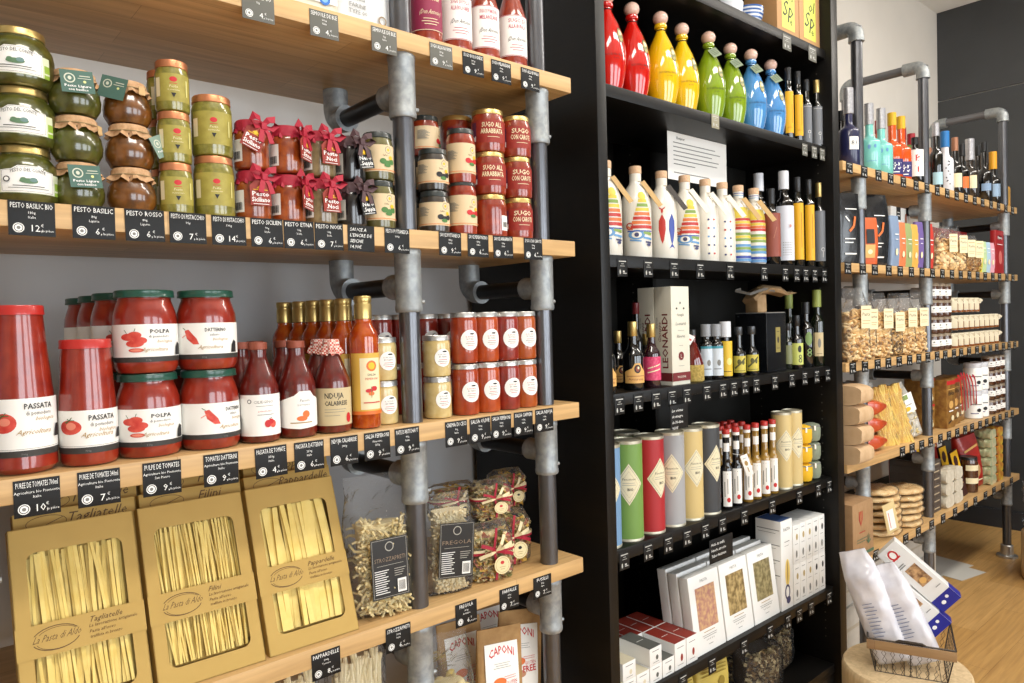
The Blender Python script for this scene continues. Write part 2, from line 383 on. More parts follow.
# right bay
RT_TOPS = [2.074, 1.676, 1.279, .877, .482]; RTH = .036
for i, (t, w) in enumerate(zip(RT_TOPS, ('topmost, under the wine and spritz bottles', 'second from top, under pouches and bags with red boxes', 'third from top, under ring biscuits and honey jars', 'fourth from top, under stacked kraft flour bags', 'lowest, under the stacked flatbreads'))):
    board(2.87, 5.15, t, 'oak_shelf', 'oak board right of the bookcase, '+w, RTH)
pipe_frame(3.085, RT_TOPS, 'steel pipe frame just right of the black bookcase, behind the wire basket', 2.65, True, RTH)
pipe_frame(3.80, RT_TOPS, 'steel pipe frame in the middle of the right shelves', 2.64, True, RTH)
pipe_frame(5.02, RT_TOPS, 'steel pipe frame at the far right end against the dark panel', 2.63, True, RTH, foot=True)

# bookcase
BX0, BX1, BI0, BI1 = 1.452, 2.842, 1.489, 2.79
BY, BYS, BYB, BYL = 1.30, 1.326, 1.673, 1.86
BS = [2.49, 2.12, 1.656, 1.273, .84, .407]
bc = empty('bookcase', (BX0, BY, 0)); tag(bc, 'tall black stained bookcase with oils and boxed pasta between the two oak shelf runs', 'bookcase')
def BP(m, nm): o = m.build(nm, bc); o.matrix_parent_inverse = Matrix.Translation((-BX0, -BY, 0)); return o
m = MB(); m.box(BX0, BY, 0, BI0, BYL, 3.0, BLKW, .002); BP(m, 'side_panel')
m = MB(); m.box(BI1, BY, 0, BX1, BYL, 3.0, BLKW, .002)
pin = mat('shelf_pin_hole', '#55534c', .5, metal=.4)
for k in range(70):
    z = .2+k*.032
    for y in (1.36, 1.62): m.tube([(BI1-.0008, y, z), (BI1+.001, y, z)], .0028, pin, 8)
BP(m, 'side_panel')
m = MB(); m.box(2.16, BYB, .1, BI1, BYB+.02, 3.0, mat('black_back_panel', '#171613', .5, spec=.3), .001); m.box(2.14, BYB-.005, .1, 2.16, BYL, 3.0, BLKW)
for k in range(70): z = .2+k*.032; m.tube([(2.1392, 1.76, z), (2.141, 1.76, z)], .0032, pin, 8)
m.box(BI0, BYL-.02, .1, 2.14, BYL, 3.0, MATS['black_back_panel']); BP(m, 'back_panel')
for z in BS+[.1, 2.9]:
    m = MB(); m.box(BI0, BYS, z-.034, BI1, BYB-.006 if z != .1 else BYB-.006, z, BLKW, .0015); BP(m, 'shelf')
m = MB(); m.box(BI0, BY+.03, 0, BI1, BY+.05, .066, BLKW); BP(m, 'plinth')
m = MB(); m.art([('line', -.14, .045-k*.014, -.14+[.24, .27, .22, .26, .25, .12, .0, .2, .1][k], .045-k*.014, .003, GREYINK) for k in range(8)]+[('text', 'Bonjour', -.1, .056, .010, INK)], front(-.0008), .0003)
m.box(-.17, -.0008, -.0775, .17, 0, .0775, WHT)
nz = m.build('paper_notice', loc=(2.125, 1.452, 2.0075)); tag(nz, 'white paper notice hanging from the teardrop bottle shelf behind the white bottles', 'notice')

# ------------------------------------------------------------------ price tags
def price_tag(X, z, Yf, w, h, lines, price, label, group=None, hand=False, tilt=0, face=None, mark='o', small=False):
    c = face or BLK
    m = MB(); m.box(-w/2, -.0012, -h/2, w/2, 0, h/2, c, .0003)
    a = []
    if hand:
        for i, t in enumerate(lines): a.append(('text', t, -w*.42, h*(.27-.22*i), h*.13, CHALK, {'al': 'l', 'shear': .2, 'fit': w*.8 if len(t) > 7 else None}))
    elif small:
        tw = mat('dim_chalk', '#b9b9b4', .7)
        a += [('line', -w*.36, h*.34, w*.36, h*.34, h*.055, tw), ('line', -w*.12, h*.20, w*.12, h*.20, h*.03, tw), ('line', -w*.24, h*.08, w*.24, h*.08, h*.025, tw),
              ('ell', -w*.25, -h*.25, w*.07, h*.14, tw), ('line', w*.02, -h*.22, w*.20, -h*.22, h*.10, tw), ('line', w*.02, -h*.32, w*.38, -h*.32, h*.045, tw)]
        a = [(q if q[0] != 'none' else q) for q in a]
    else:
        hh = h*.155
        a.append(('text', lines[0], 0, h*.29, hh, CHALK, {'fit': min(w*.9, w*.085*len(lines[0])*1.05)}))
        for i, t in enumerate(lines[1:]): a.append(('text', t, 0, h*(.13-.13*i), h*.075, CHALK))
        a.append(('ell', -w*.29, -h*.28, h*.14, h*.14, CHALK)); a.append(('ring', -w*.29, -h*.28, h*.115, h*.115, h*.02, BLK))
        a.append(('ell', -w*.29, -h*.28, h*.05, h*.05, GREYINK))
        a.append(('text', price, w*.10, -h*.37, h*.2, CHALK)); a.append(('text', '€', w*.21, -h*.23, h*.08, CHALK)); a.append(('text', 'la pièce', w*.33, -h*.37, h*.07, CHALK))
    m.art([q for q in a], front(-.0012), .0002)
    o = m.build('price_tag', loc=(X, Yf, z), rot=(0, tilt, 0)); tag(o, label, 'price tag', group); return o
GREYC = mat('grey_card', '#5e5d55', .5)
# ================================================================== LEFT BAY: price cards
def tagrow(z, data, w=.060, h=.052, Yf=SF-.0004, where=''):
    for i, d in enumerate(data):
        xc, yc, lines, price = d[:4]; X = px(xc, yc, SF).x
        price_tag(X, z, Yf, w, h, lines, price, d[4], hand=len(d) > 5 and d[5] == 'hand', tilt=rad(random.uniform(-1, 1)), face=GREYC if len(d) > 5 and d[5] == 'grey' else None)
random.seed(4)
B_ = 'price card on the oak board '
tagrow(2.062, [(258, 8, ['FARINE 00', '1kg'], '4,', 'greyish '+B_+'above the pesto jars, leftmost on the top board', 'grey'), (324, 24, ['SEMOULE DE BLE', '500g', 'Italie'], '4,', 'greyish '+B_+'under the two white flour bags', 'grey'),
    (384, 40, ['SEMOULE DE BLE', '1kg', 'Italie'], '4,', 'greyish '+B_+'above the first tee of the middle pipe frame', 'grey'), (441, 55, ['SUGO ALLA NORMA', '300g', 'Italie'], '9,', 'greyish '+B_+'under the magenta-labelled sauce bottle', 'grey'),
    (473, 64, ['SUGO BOLOGNESE', '300g', 'Italie'], '9,', 'black '+B_+'under the second sauce bottle from the left'), (501, 71, ['SUGO MELANZANE', '300g', 'Italie'], '9,', 'black '+B_+'under the third sauce bottle from the left'),
    (530, 79, ['SUGO ALLA BUFALA', '300g', 'Italie'], '9,', 'black '+B_+'under the sauce bottle nearest the bookcase')], h=.05)
tagrow(1.655, [(32, 221, ['PESTO BASILIC BIO', '180g', 'Italie'], '12,', 'black card reading PESTO BASILIC BIO 12 on the second board'), (94, 224, ['PESTO BASILIC', '80g', 'Ligurie'], '6,', 'black card reading PESTO BASILIC 6 under the green jars'),
    (145, 227, ['PESTO ROSSO', '80g', 'Ligurie'], '6,', 'black card reading PESTO ROSSO under the brown jars'), (188, 230, ['PESTO DI PISTACCHIO', '90g'], '7,', 'black card reading PESTO DI PISTACCHIO 7 under the narrow copper-lid jars'),
    (229, 232, ['PESTO DI PISTACCHIO', '190g'], '14,', 'black card reading PESTO DI PISTACCHIO 14 under the wider copper-lid jars'), (267, 234, ['PESTO SICILIEN', '90g', 'Sicile'], '6,', 'black card reading PESTO SICILIEN under the first ribboned jars'),
    (299, 236, ['PESTO ETNA', '90g', 'Sicile'], '6,', 'black card reading PESTO ETNA under the ribboned jars'), (329, 237, ['PESTO NOIX', '90g', 'Sicile'], '7,', 'black card reading PESTO NOIX under the nut pesto jars'),
    (361, 239, ['SAUCE A', "L'ENCRE DE", 'SEICHE', '14,90€'], '', 'chalk-handwritten black card under the dark ribboned squid ink jars', 'hand'), (397, 242, ['PESTO PUTTANESCA', '100g'], '6,', 'black card at the foot of the middle pipe upright, under the cream-label jars'),
    (450, 245, ['SAUCE PUTTANESCA', '180g', 'Italie'], '9,', 'black card on the second board just right of the middle pipe frame'), (478, 246, ['SAUCE PEPERONCINO', '180g', 'Italie'], '6,', 'black card on the second board, under the taller cream-label red jars'),
    (503, 247, ['SAUCE ARRABBIATA', '180g', 'Italie'], '6,', 'black card on the second board, under the left gold-lid red stack'), (533, 249, ['SUGO CON CAROTE', '180g', 'Italie'], '6,', 'black card on the second board, under the gold-lid stack nearest the bookcase')])
tagrow(1.236, [(37, 493, ['PUREE DE TOMATES 700ml', 'Agriculture bio Piemonte', 'Italie'], '10,', 'black card reading PUREE DE TOMATES 10 under the tall tomato bottle'), (99, 483, ['PUREE DE TOMATES 340ml', 'Agriculture bio Piemonte', 'Italie'], '7,', 'black card reading PUREE DE TOMATES 7 under the smaller tomato bottle'),
    (162, 474, ['PULPE DE TOMATES', 'Agriculture bio Piemonte', 'San Pietro'], '9,', 'black card reading PULPE DE TOMATES 9 under the pulp jars'), (221, 465, ['TOMATES DATTERINI', 'Agriculture bio Piemonte', 'Italie'], '9,', 'black card reading TOMATES DATTERINI under the wide chilli-pictured jars'),
    (271, 457, ['PASSATA DE TOMATE', '350g', 'Italie'], '4,', 'black card under the cherry tomato sauce bottle with plain white label'), (309, 451, ['PASSATA DATTERINI', '250g', 'Italie'], '6,', 'black card under the sauce bottle with scalloped white label'),
    (344, 446, ['NDUJA CALABRESE', '280g'], '6,', 'black card under the beige-labelled calabrian bottle'), (377, 441, ['SALSA PEPERONI', 'Piemonte', '250g'], '9,', 'black card under the gold-capped bottle'),
    (407, 436, ["PATE D'ARTICHAUT", '90g', 'Italie'], '9,', 'black card over the third tee of the middle pipe frame'), (456, 428, ['CREMA DI CECI', '90g', 'Italie'], '9,', 'black card just right of the middle pipe, under the pale cream jars'),
    (480, 425, ['SALSA OLIVE', '100g', 'Italie'], '9,', 'black card under the leftmost round-label red jar'), (501, 421, ['SALSA PEPERONI', '100g', 'Italie'], '9,', 'black card under the second round-label red jar'),
    (523, 417, ['SALSA CAPPERI', '100g', 'Italie'], '9,', 'black card under the third round-label red jar'), (544, 414, ['SALSA NDUJA', '100g', 'Italie'], '9,', 'black card under the round-label jar nearest the bookcase')], h=.056)
tagrow(.829, [(326, 662, ['PAPPARDELLE', '500g', 'Toscane'], '8,', 'black card on the fourth board under the rightmost boxed pasta'), (398, 633, ['STROZZAPRETI', '500g', 'Italie'], '6,', 'black card on the fourth board right under the twisted pasta bag'),
    (466, 612, ['FREGOLA', '500g', 'Sardaigne'], '6,', 'black card on the fourth board under the upright small-grain pasta bag'), (509, 595, ['FARFALLE', '250g', 'Italie'], '7,', 'black card on the fourth board under the left ribboned bow pasta bag'), (542, 580, ['FUSILLI', '250g', 'Italie'], '7,', 'black card on the fourth board under the rightmost ribboned pasta bag')])

# ================================================================== jar makers
def sauce(name, c1, c2, scale=55): return mat(name, c1, .28, coat=1, hex2=c2, scale=scale, bump=.1)
PESTOG = sauce('green_pesto', '#3a3b0e', '#53551f', 60); PESTOB = sauce('brown_pesto', '#4e2c0e', '#7a4a1a', 50); PISTA = sauce('pistachio_cream', '#6e6a22', '#8f873a', 90)
SICI = sauce('siciliano_pesto', '#7a2e0e', '#a5501c', 60); NOCI = sauce('nut_pesto', '#6e5a3a', '#8e7a54', 70); INKY = sauce('squid_ink', '#0d0c0d', '#1b1719'); TOM = sauce('tomato_sauce', '#7f220e', '#9c3718', 45)
TOMD = sauce('dark_tomato_sauce', '#4f0f09', '#6b170d', 50); TOMR = sauce('bright_tomato', '#811d10', '#992e1a', 35); CHEEC = sauce('cream_spread', '#c7ad6e', '#d3bd84', 60); GLAS = mat('jar_glass', '#3a3a2a', .08, coat=1)
def lidprof(r, z, h): return [(r*.9, z), (r, z+.001), (r, z+h*.25), (r*.985, z+h*.35), (r*.985, z+h-.002), (r*.95, z+h), (r*.86, z+h), (r*.84, z+h-.0012)]
def jarthing(name, prof, content, lid=None, labels=(), lidm=None, extra=None, n=32, neck=None, sq=0):
    def f():
        r = empty(name); m = MB(); m.rev(prof, content, n, sq=sq); m.build('jar_body' if 'bottle' not in name else 'bottle_body', r)
        if lid: m = MB(); m.rev(lidprof(*lid), lidm, n); m.build('lid' if 'bottle' not in name else 'cap', r)
        for a, fn in labels: m = MB(); m.art(a, fn); m.build('label', r)
        if extra: extra(r)
        return r
    return f
def rjar(R, H, neck, lidh=.012, base=.0, sh=.018):
    """straight jar profile with rounded foot and shoulder, H up to under the lid"""
    return [(R*.85, 0), (R*.96, .002), (R, .007), (R, H-sh-lidh), (R*.985, H-sh*.6-lidh), (neck*1.02, H-lidh-.001), (neck*.98, H-lidh*.5)]
def fuzz(xs, w): return [('line', xs[0], xs[1]-k*w*1.9, xs[0]+xs[2]*(.6+.4*((k*37) % 7)/7), xs[1]-k*w*1.9, w, GREYINK) for k in range(xs[3])]

# A: broad green pesto jar, scalloped white label
pA = [(.036, 0), (.043, .002), (.048, .010), (.049, .022), (.0485, .048), (.046, .060), (.040, .070), (.036, .074), (.0355, .082)]
octa = [(-.037, -.019), (.037, -.019), (.037, .014), (.022, .016), (.014, .0215), (-.014, .0215), (-.022, .016), (-.037, .014)]
BUILD['pestoA'] = jarthing('pesto_jar', pA, PESTOG, (.0375, .076, .0125), [([('rect', -.062, -.020, .050, .012, mat('pale_green_paper', '#cfd6b4', .6)), ('rect', .040, -.020, .050, .0, mat('fresh_green', '#8fae3a', .6)), ('poly', octa, WHT)] +
    [('line', octa[i][0]*.94, octa[i][1]*.92, octa[(i+1) % 8][0]*.94, octa[(i+1) % 8][1]*.92, .0004, INK) for i in range(8)] +
    [('text', 'PESTO DEL CONTE', 0, .0095, .0055, INK, {'arc': .003, 'fit': .046}), ('ell', 0, -.002, .012, .004, mat('leaf_green', '#5d7d5c', .7)), ('ell', -.007, .0, .004, .0032, MATS['leaf_green']), ('ell', .006, .0, .005, .0034, mat('slate_green', '#6c8a86', .7)), ('ell', -.028, 0, .0045, .0045, INK), ('ell', -.028, 0, .003, .003, WHT),
     ('line', -.02, -.0095, .02, -.0095, .0012, INK), ('line', -.026, -.013, .026, -.013, .0009, GREYINK)] + fuzz((-.060, .006, .018, 8), .0012), proffn(pA, .034))], GOLD)
def cloth_lid(r0, rim, z, h, m, drape=.012, n=40, seed=0):
    rnd = random.Random(seed); ph = [rnd.uniform(0, 6) for _ in range(3)]
    mb = MB(); rows = [(.0, h), (.5, h+.0006), (.9, h), (1.0, h-.004), (1.0, .002), (1.05, -.002), (1.35, -drape)]
    vs = []; fs = []
    for j, (q, dz) in enumerate(rows):
        for k in range(n):
            a = 2*pi*k/n; w = 0 if j < 4 else (j-3)*.0011*(sin(9*a+ph[0])+.6*sin(14*a+ph[1])); rr = r0*min(q, 1)+(rim-r0)*max(0, (q-1)/.35)
            vs.append((max(.0001, (rr+w))*sin(a), -max(.0001, (rr+w))*cos(a), z+dz+(0 if j < 5 else w*.8)))
    for j in range(len(rows)-1):
        for k in range(n): fs.append((j*n+k, j*n+(k+1) % n, (j+1)*n+(k+1) % n, (j+1)*n+k))
    mb.add(vs, [tuple(reversed(f)) for f in fs], m); return mb
KL = mat('paper_cap', '#b98d62', .8, hex2='#c9a27a', scale=120, bump=.3)
pB = [(.024, 0), (.030, .002), (.0365, .014), (.0375, .026), (.0355, .040), (.029, .051), (.0285, .056)]
TEALC = mat('teal_card', '#47685c', .6)
def hangcard(r, w, h, base, lines, pos, rot, name='hang_tag', colr=None, logo=True):
    m = MB(); m.box(-w/2, -.0008, -h, w/2, 0, 0, base)
    a = []
    if logo: a += [('ell', -w*.22, -h*.36, w*.17, w*.17, mat('tag_logo', '#c9cbb7', .6)), ('ell', -w*.22, -h*.36, w*.13, w*.13, base), ('ell', -w*.22, -h*.36, w*.06, w*.07, MATS['tag_logo']), ('ell', w*.22, -h*.5, w*.05, w*.05, mat('pale_lime', '#d9dc93', .6)), ('line', w*.08, -h*.25, w*.4, -h*.25, .0014, MATS['tag_logo']), ('line', -.0+w*.02, -h*.36, w*.42, -h*.36, .001, MATS['tag_logo'])]
    for i, t in enumerate(lines): a.append(('text', t, 0, -h*(.76+.16*i), h*.11, colr or CHALK, {'fit': w*(.8 if i == 0 else .6), 'bold': True}))
    m.art(a, front(-.0008), .0002); return m.build(name, r, loc=pos, rot=rot)
def bx(card):
    def e(r):
        cloth_lid(.0305, .036, .058, .0135, KL, .008, seed=3).build('paper_cap', r)
        m = MB(); m.tube([(.0315*sin(a), -.0315*cos(a), .0595) for a in [k*2*pi/24 for k in range(25)]], .0011, mat('twine', '#8d7a55', .9), 6, cap=False); m.build('twine', r)
        if card == 'teal': hangcard(r, .046, .036, TEALC, ['Pesto Ligure', 'con basilico'], (-.002, -.0405, .064), (rad(-8), rad(-4), rad(3)))
        if card == 'small': hangcard(r, .011, .014, mat('buff_card', '#c8a673', .7), [], (.022, -.033, .058), (rad(-4), 0, rad(38)), logo=False)
        if card == 'swung': hangcard(r, .042, .036, mat('sage_card', '#7d9487', .6), ['Pesto Rosso'], (.034, -.030, .058), (rad(-10), rad(-26), rad(28)))
        if card == 'back': hangcard(r, .042, .036, TEALC, [], (-.024, -.034, .070), (rad(-6), rad(14), rad(-38))); hangcard(r, .011, .013, MATS['buff_card'] if 'buff_card' in MATS else mat('buff_card', '#c8a673', .7), [], (.014, -.037, .060), (0, 0, rad(18)), name='price_flag', logo=False)
    return e
for k in ('teal', 'small'): BUILD['B'+k] = jarthing('pesto_jar', pB, PESTOG, extra=bx(k))
for k in ('small', 'swung', 'back', 'none'): BUILD['C'+k] = jarthing('pesto_jar', pB, PESTOB, extra=bx(k))
# D / E: pistachio jars with copper lids
def pist(R, H):
    p = rjar(R, H, R*.9, .014, sh=.014); PL = mat('olive_label', '#a89c48', .55, hex2='#978b3c', scale=60)
    return jarthing('pesto_jar', p, PISTA, (R*.95, H-.014, .0135), [([('rect', -R*1.15, -.024*H/.087, R*1.15, .023*H/.087, PL), ('ell', 0, .013, .006, .0045, REDC), ('line', -.006, .006, .006, .006, .001, REDC), ('text', 'Pesto', 0, -.001, .0045, CREAM, {'shear': .2}), ('text', 'di pistacchio', 0, -.006, .0028, CREAM), ('poly', [(-.004, -.010), (.004, -.010), (0, -.018)], INK), ('rect', -R*1.1, -.016, -R*.8, .016, CREAM), ('line', R*.8, .014, R*.8, -.014, .003, mat('pale_stripe', '#d6cf86', .6))], cylfn(R, H*.45))], COPP)
BUILD['D'] = pist(.0275, .0865); BUILD['E'] = pist(.0345, .107)
# F, G, H, I: ribbon-tied jars with house shaped tags
RIB = mat('red_ribbon', '#a81c34', .6, sheen=1); RIBK = mat('plum_ribbon', '#4d3438', .6)
def ribjar(content, rb, tagm, word1, word2, rz, tpos, trot, lean=0, blackjar=False):
    R, H = .0315, .093; p = [(.027, 0), (.030, .002), (R, .006), (R, .062), (.029, .069), (.027, .072)]
    def e(r):
        cloth_lid(.0285, .0305, .073, .017, rb, .010, seed=7).build('cloth_cap', r)
        m = MB(); m.ribbon([(.0295*sin(a), -.0295*cos(a), .072) for a in [k*2*pi/24 for k in range(25)]], .006, rb)
        for sx in (-1, 1):                                     # bow loops and tails
            m.ribbon([(0, -.034, .078), (sx*.009, -.042, .089), (sx*.022, -.044, .092), (sx*.029, -.041, .083), (sx*.018, -.040, .074), (0, -.036, .077)], [.006, .012, .015, .014, .010, .006], rb, up=(0, .3, 1))
            m.ribbon([(0, -.036, .077), (sx*.007, -.044, .064), (sx*.012, -.046, .046+lean*sx*.008)], [.006, .009, .011], rb, up=(1, 0, .2))
        m.box(-.006, -.043, .070, .006, -.034, .083, rb, .0025); m.build('ribbon', r, rot=(0, 0, rz))
        w, h = .038, .048; g = MB(); P = [(-w/2, -h), (w/2, -h), (w/2, -h*.25), (w*.24, -.002), (-w*.24, -.002), (-w/2, -h*.25)]
        g.add([(x, -.0008, z) for x, z in P]+[(x, 0, z) for x, z in P], [tuple(range(6)), tuple(reversed(range(6, 12)))]+[(k, k+6, (k+1) % 6+6, (k+1) % 6) for k in range(6)], tagm)
        g.art([('poly', [(-.008, -h*.36), (.008, -h*.36), (0, -h*.2)], mat('volcano', '#c98d3a', .6)), ('ell', 0, -h*.32, .005, .003, YEL), ('line', -.013, -h*.40, .013, -h*.40, .0012, YEL), ('rect', -w*.48, -h*.9, w*.48, -h*.46, tagm),
               ('text', word1, 0, -h*.64, .0085, CHALK, {'bold': True, 'fit': w*.8}), ('text', word2, 0, -h*.86, .0085, CHALK, {'bold': True, 'fit': w*(.86 if len(word2) > 5 else .66)}), ('line', -.014, -h*.95, .014, -h*.95, .001, CHALK)], front(-.0008), .0002)
        g.build('hang_tag', r, loc=tpos, rot=trot)
    return jarthing('pesto_jar', p, content, None, [([('rect', -.052, -.022, -.028, .018, WHT if not blackjar else mat('grey_label', '#b9b5ab', .6))]+[('line', -.050+k*.0022, -.018, -.050+k*.0022, -.004, .001 if k % 3 else .0016, INK) for k in range(9)], cylfn(R, .035))], extra=e)
TRED = mat('brick_tag', '#8f2f22', .6); TBLK = mat('black_tag', '#17171a', .5)
BUILD['F'] = ribjar(SICI, RIB, TRED, 'Pesto', 'Siciliano', rad(10), (-.002, -.0385, .071), (rad(-5), 0, rad(-5)))
BUILD['F2'] = ribjar(SICI, RIB, TRED, 'Pesto', 'Siciliano', rad(14), (0, -.0395, .076), (rad(-5), rad(24), rad(-3)))
BUILD['G'] = ribjar(SICI, RIB, TRED, 'Pesto', '..Etna', rad(35), (.023, -.034, .071), (rad(-5), rad(6), rad(34)))
BUILD['H'] = ribjar(NOCI, RIB, TRED, 'Pesto', '.Noci', rad(12), (.004, -.0385, .070), (rad(-5), 0, rad(5)))
BUILD['I'] = ribjar(INKY, RIBK, TBLK, 'Nero', '..Seppia', rad(14), (.009, -.0385, .071), (rad(-5), rad(-10), rad(12)), blackjar=True)
# J, K, L: cream label and dark lid
def creamjar(R, H, content, fruit):
    p = rjar(R, H, R*.88, .013); w = R*1.6
    return jarthing('sauce_jar', p, content, (R*.93, H-.013, .0125), [([('rect', -w, -.033*H/.1, w, .022*H/.1, mat('cream_label', '#dcc49c', .6)), ('ell', w*.35, .012, .011, .011, MATS['cream_label']), ('ring', w*.35, .012, .0075, .0075, .0012, GREYINK), ('ell', w*.35, .012, .003, .003, YEL),
        ('text', 'Salsa', w*.2, -.001, .004, INK)] + [('ell', w*(.12+.20*k), -.012-.004*(k % 2), .0075, .006, fruit) for k in range(3)]+[('ell', w*.3, -.020, .008, .004, GRNP), ('ell', w*.46, -.004, .005, .004, YEL)] + fuzz((-w*.85, .010, w*.55, 10), .0011) + [('line', -w, -.0300*H/.1, w, -.0300*H/.1, .0012, ORG)], cylfn(R, H*.5))], DKLID)
BUILD['J'] = creamjar(.0325, .1, mat('artichoke_paste', '#4e4a24', .3, coat=1, hex2='#66602f'), GRNP)
BUILD['K'] = creamjar(.034, .093, mat('olive_paste', '#2a241e', .3, coat=1, hex2='#3c342a'), INK)
BUILD['L'] = creamjar(.0335, .124, TOM, REDC); BUILD['Lb'] = creamjar(.034, .093, TOM, REDC)
def sugojar(R, H, l1, l2):
    p = rjar(R, H, R*.9, .0125)
    return jarthing('sauce_jar', p, TOM, (R*.93, H-.0125, .0122), [([('rect', -R*1.3, -.030, R*1.3, .022, mat('red_label', '#8b2116', .55, hex2='#982c1d', scale=80)), ('text', l1[0], .002, .006, .0115, CREAM, {'al': 'c', 'fit': R*1.25, 'bold': True}), ('text', l1[1], .002, -.009, .0115, CREAM, {'fit': R*1.4, 'bold': True}), ('line', -.01, -.017, .02, -.017, .001, CREAM),
        ('rect', -R*1.28, -.016, -R*.95, .018, mat('plum_print', '#5b2744', .6)), ('rect', -R*1.22, -.026, -R*.98, -.014, WHT)], cylfn(R, H*.5))], GOLD)
BUILD['M'] = sugojar(.0405, .0995, ('SUGO ALL', 'ARRABBIATA'), ''); BUILD['N'] = sugojar(.0375, .0985, ('SUGO', 'CON CAROTE'), '')
BUILD['Mb'] = jarthing('sauce_jar', rjar(.0405, .0995, .036, .0125), TOM, (.0377, .087, .0122), [([('rect', .02, -.02, .045, .015, WHT)]+[('line', .024+k*.002, -.012, .024+k*.002, .0, .001, INK) for k in range(9)], cylfn(.0405, .035))], GOLD)

Z2 = TOPS[1]+.0004; lv = ('bottom', 'second', 'top')
for k, z in enumerate((0, .0895, .179)):
    put('pestoA', (.183, 1.362, Z2+z), 'large green pesto jar with scalloped white label, %s of the leftmost stack of three' % ('bottom', 'middle', 'top')[k], 'jar', 'large green pesto jars stacked at the left', rad((0, -10, -12)[k]))
for k, (kd, z) in enumerate((('Bteal', 0), ('Bsmall', .0735), ('Bteal', .147))):
    put(kd, (.256, 1.351, Z2+z), 'round green pesto jar with paper cap, '+('bottom of its stack, teal card in front', 'middle of its stack, only a small buff tag', 'top of its stack, teal card reading Pesto Ligure')[k], 'jar', 'green pesto jars with paper caps', rad((3, 10, -4)[k]))
for k, (kd, z) in enumerate((('Cnone', 0), ('Cswung', .0725), ('Cback', .145))):
    put(kd, (.334, 1.349+.003*k, Z2+z), 'brown pesto jar with paper cap, '+('bottom of its stack', 'middle of its stack with a green card swung right', 'top of its stack, dark card at left')[k], 'jar', 'red pesto jars with paper caps', rad((0, 4, 0)[k]))
for k in range(3): put('D', (.402+.002*k*0, 1.338, Z2+.0872*k), 'narrow pistachio pesto jar with copper lid, %s of the stack of three' % ('bottom', 'middle', 'top')[k], 'jar', 'narrow pistachio pesto jars', rad((-10, -6, -12)[k]))
put('D', (.405, 1.400, Z2), 'narrow pistachio pesto jar with copper lid, bottom of the stack hidden behind the front three', 'jar', 'narrow pistachio pesto jars', .2)
put('D', (.405, 1.400, Z2+.0872), 'narrow pistachio pesto jar with copper lid, middle of the stack hidden behind the front three', 'jar', 'narrow pistachio pesto jars', .3)
put('D', (.405, 1.400, Z2+.1744), 'narrow pistachio pesto jar with copper lid, peeping out at the top behind the front stack', 'jar', 'narrow pistachio pesto jars', .1)
for k in range(2): put('E', (.470, 1.346, Z2+.1075*k), 'wider pistachio pesto jar with copper lid, %s of the stack of two' % ('lower', 'upper')[k], 'jar', 'wide pistachio pesto jars', rad((-12, -14)[k]))
for key, X, nm in (('F', .540, 'siciliano'), ('G', .609, 'etna'), ('H', .677, 'nut'), ('I', .7445, 'squid ink')):
    for k in range(2):
        put('F2' if (key, k) == ('F', 1) else key, (X, 1.345, Z2+.0925*k), {'F': 'orange brown pesto jar tied with red ribbon, tag reading Pesto Siciliano, ', 'G': 'red-ribboned pesto jar, tag reading Pesto Etna turned right, ', 'H': 'beige nut pesto jar with red bow, tag reading Pesto Noci, ', 'I': 'black squid ink jar with plum ribbon and black tag, '}[key]+('lower of two' if k == 0 else 'upper of two'), 'jar', 'ribbon-tied %s jars' % nm, rad(random.uniform(-3, 3)))
for k in range(2):
    put('J', (.8105, 1.345, Z2+.1005*k), 'cream-label jar with dark lid just left of the middle pipe upright, '+('lower', 'upper')[k], 'jar', 'cream-label jars left of the pipe', rad(-22))
for k in range(2): put('K', (.955, 1.350, Z2+.0935*k), 'olive paste jar with cream label and dark lid right of the middle pipe, '+('lower', 'upper')[k], 'jar', 'dark olive paste jars', rad(-22))
for k in range(2): put('K', (.905, 1.42, Z2+.0935*k), 'olive paste jar half hidden behind the middle pipe upright, '+('lower', 'upper')[k], 'jar', 'dark olive paste jars', rad(-22))
for k in range(3): put('K' if k < 2 else 'Lb', (.985, 1.42, Z2+.0935*k), 'dark-lid jar in the second row behind the olive paste jars, '+('bottom', 'middle', 'top')[k], 'jar', 'second row of dark-lid jars', rad(14))
for k in range(2): put('L', (1.032, 1.347, Z2+.1175*k), 'taller red sauce jar with cream label and dark lid, '+('lower', 'upper')[k], 'jar', 'taller red cream-label jars', rad(-18))
for k in range(3):
    put('M' if k else 'Mb', (1.119, 1.352, Z2+.0998*k), 'red arrabbiata sauce jar with gold lid, %s of the left stack' % ('bottom', 'middle', 'top')[k], 'jar', 'gold-lid red sauce jars', rad(-26))
    put('N', (1.2025, 1.347, Z2+.0988*k), 'red carrot sauce jar with gold lid, %s of the stack nearest the bookcase' % ('bottom', 'middle', 'top')[k], 'jar', 'gold-lid red sauce jars', rad(-22))
    put('M', (1.09, 1.437, Z2+.0998*k), 'red sauce jar with gold lid, %s of the stack in the second row' % ('bottom', 'middle', 'top')[k], 'jar', 'gold-lid red sauce jars behind', rad(6))

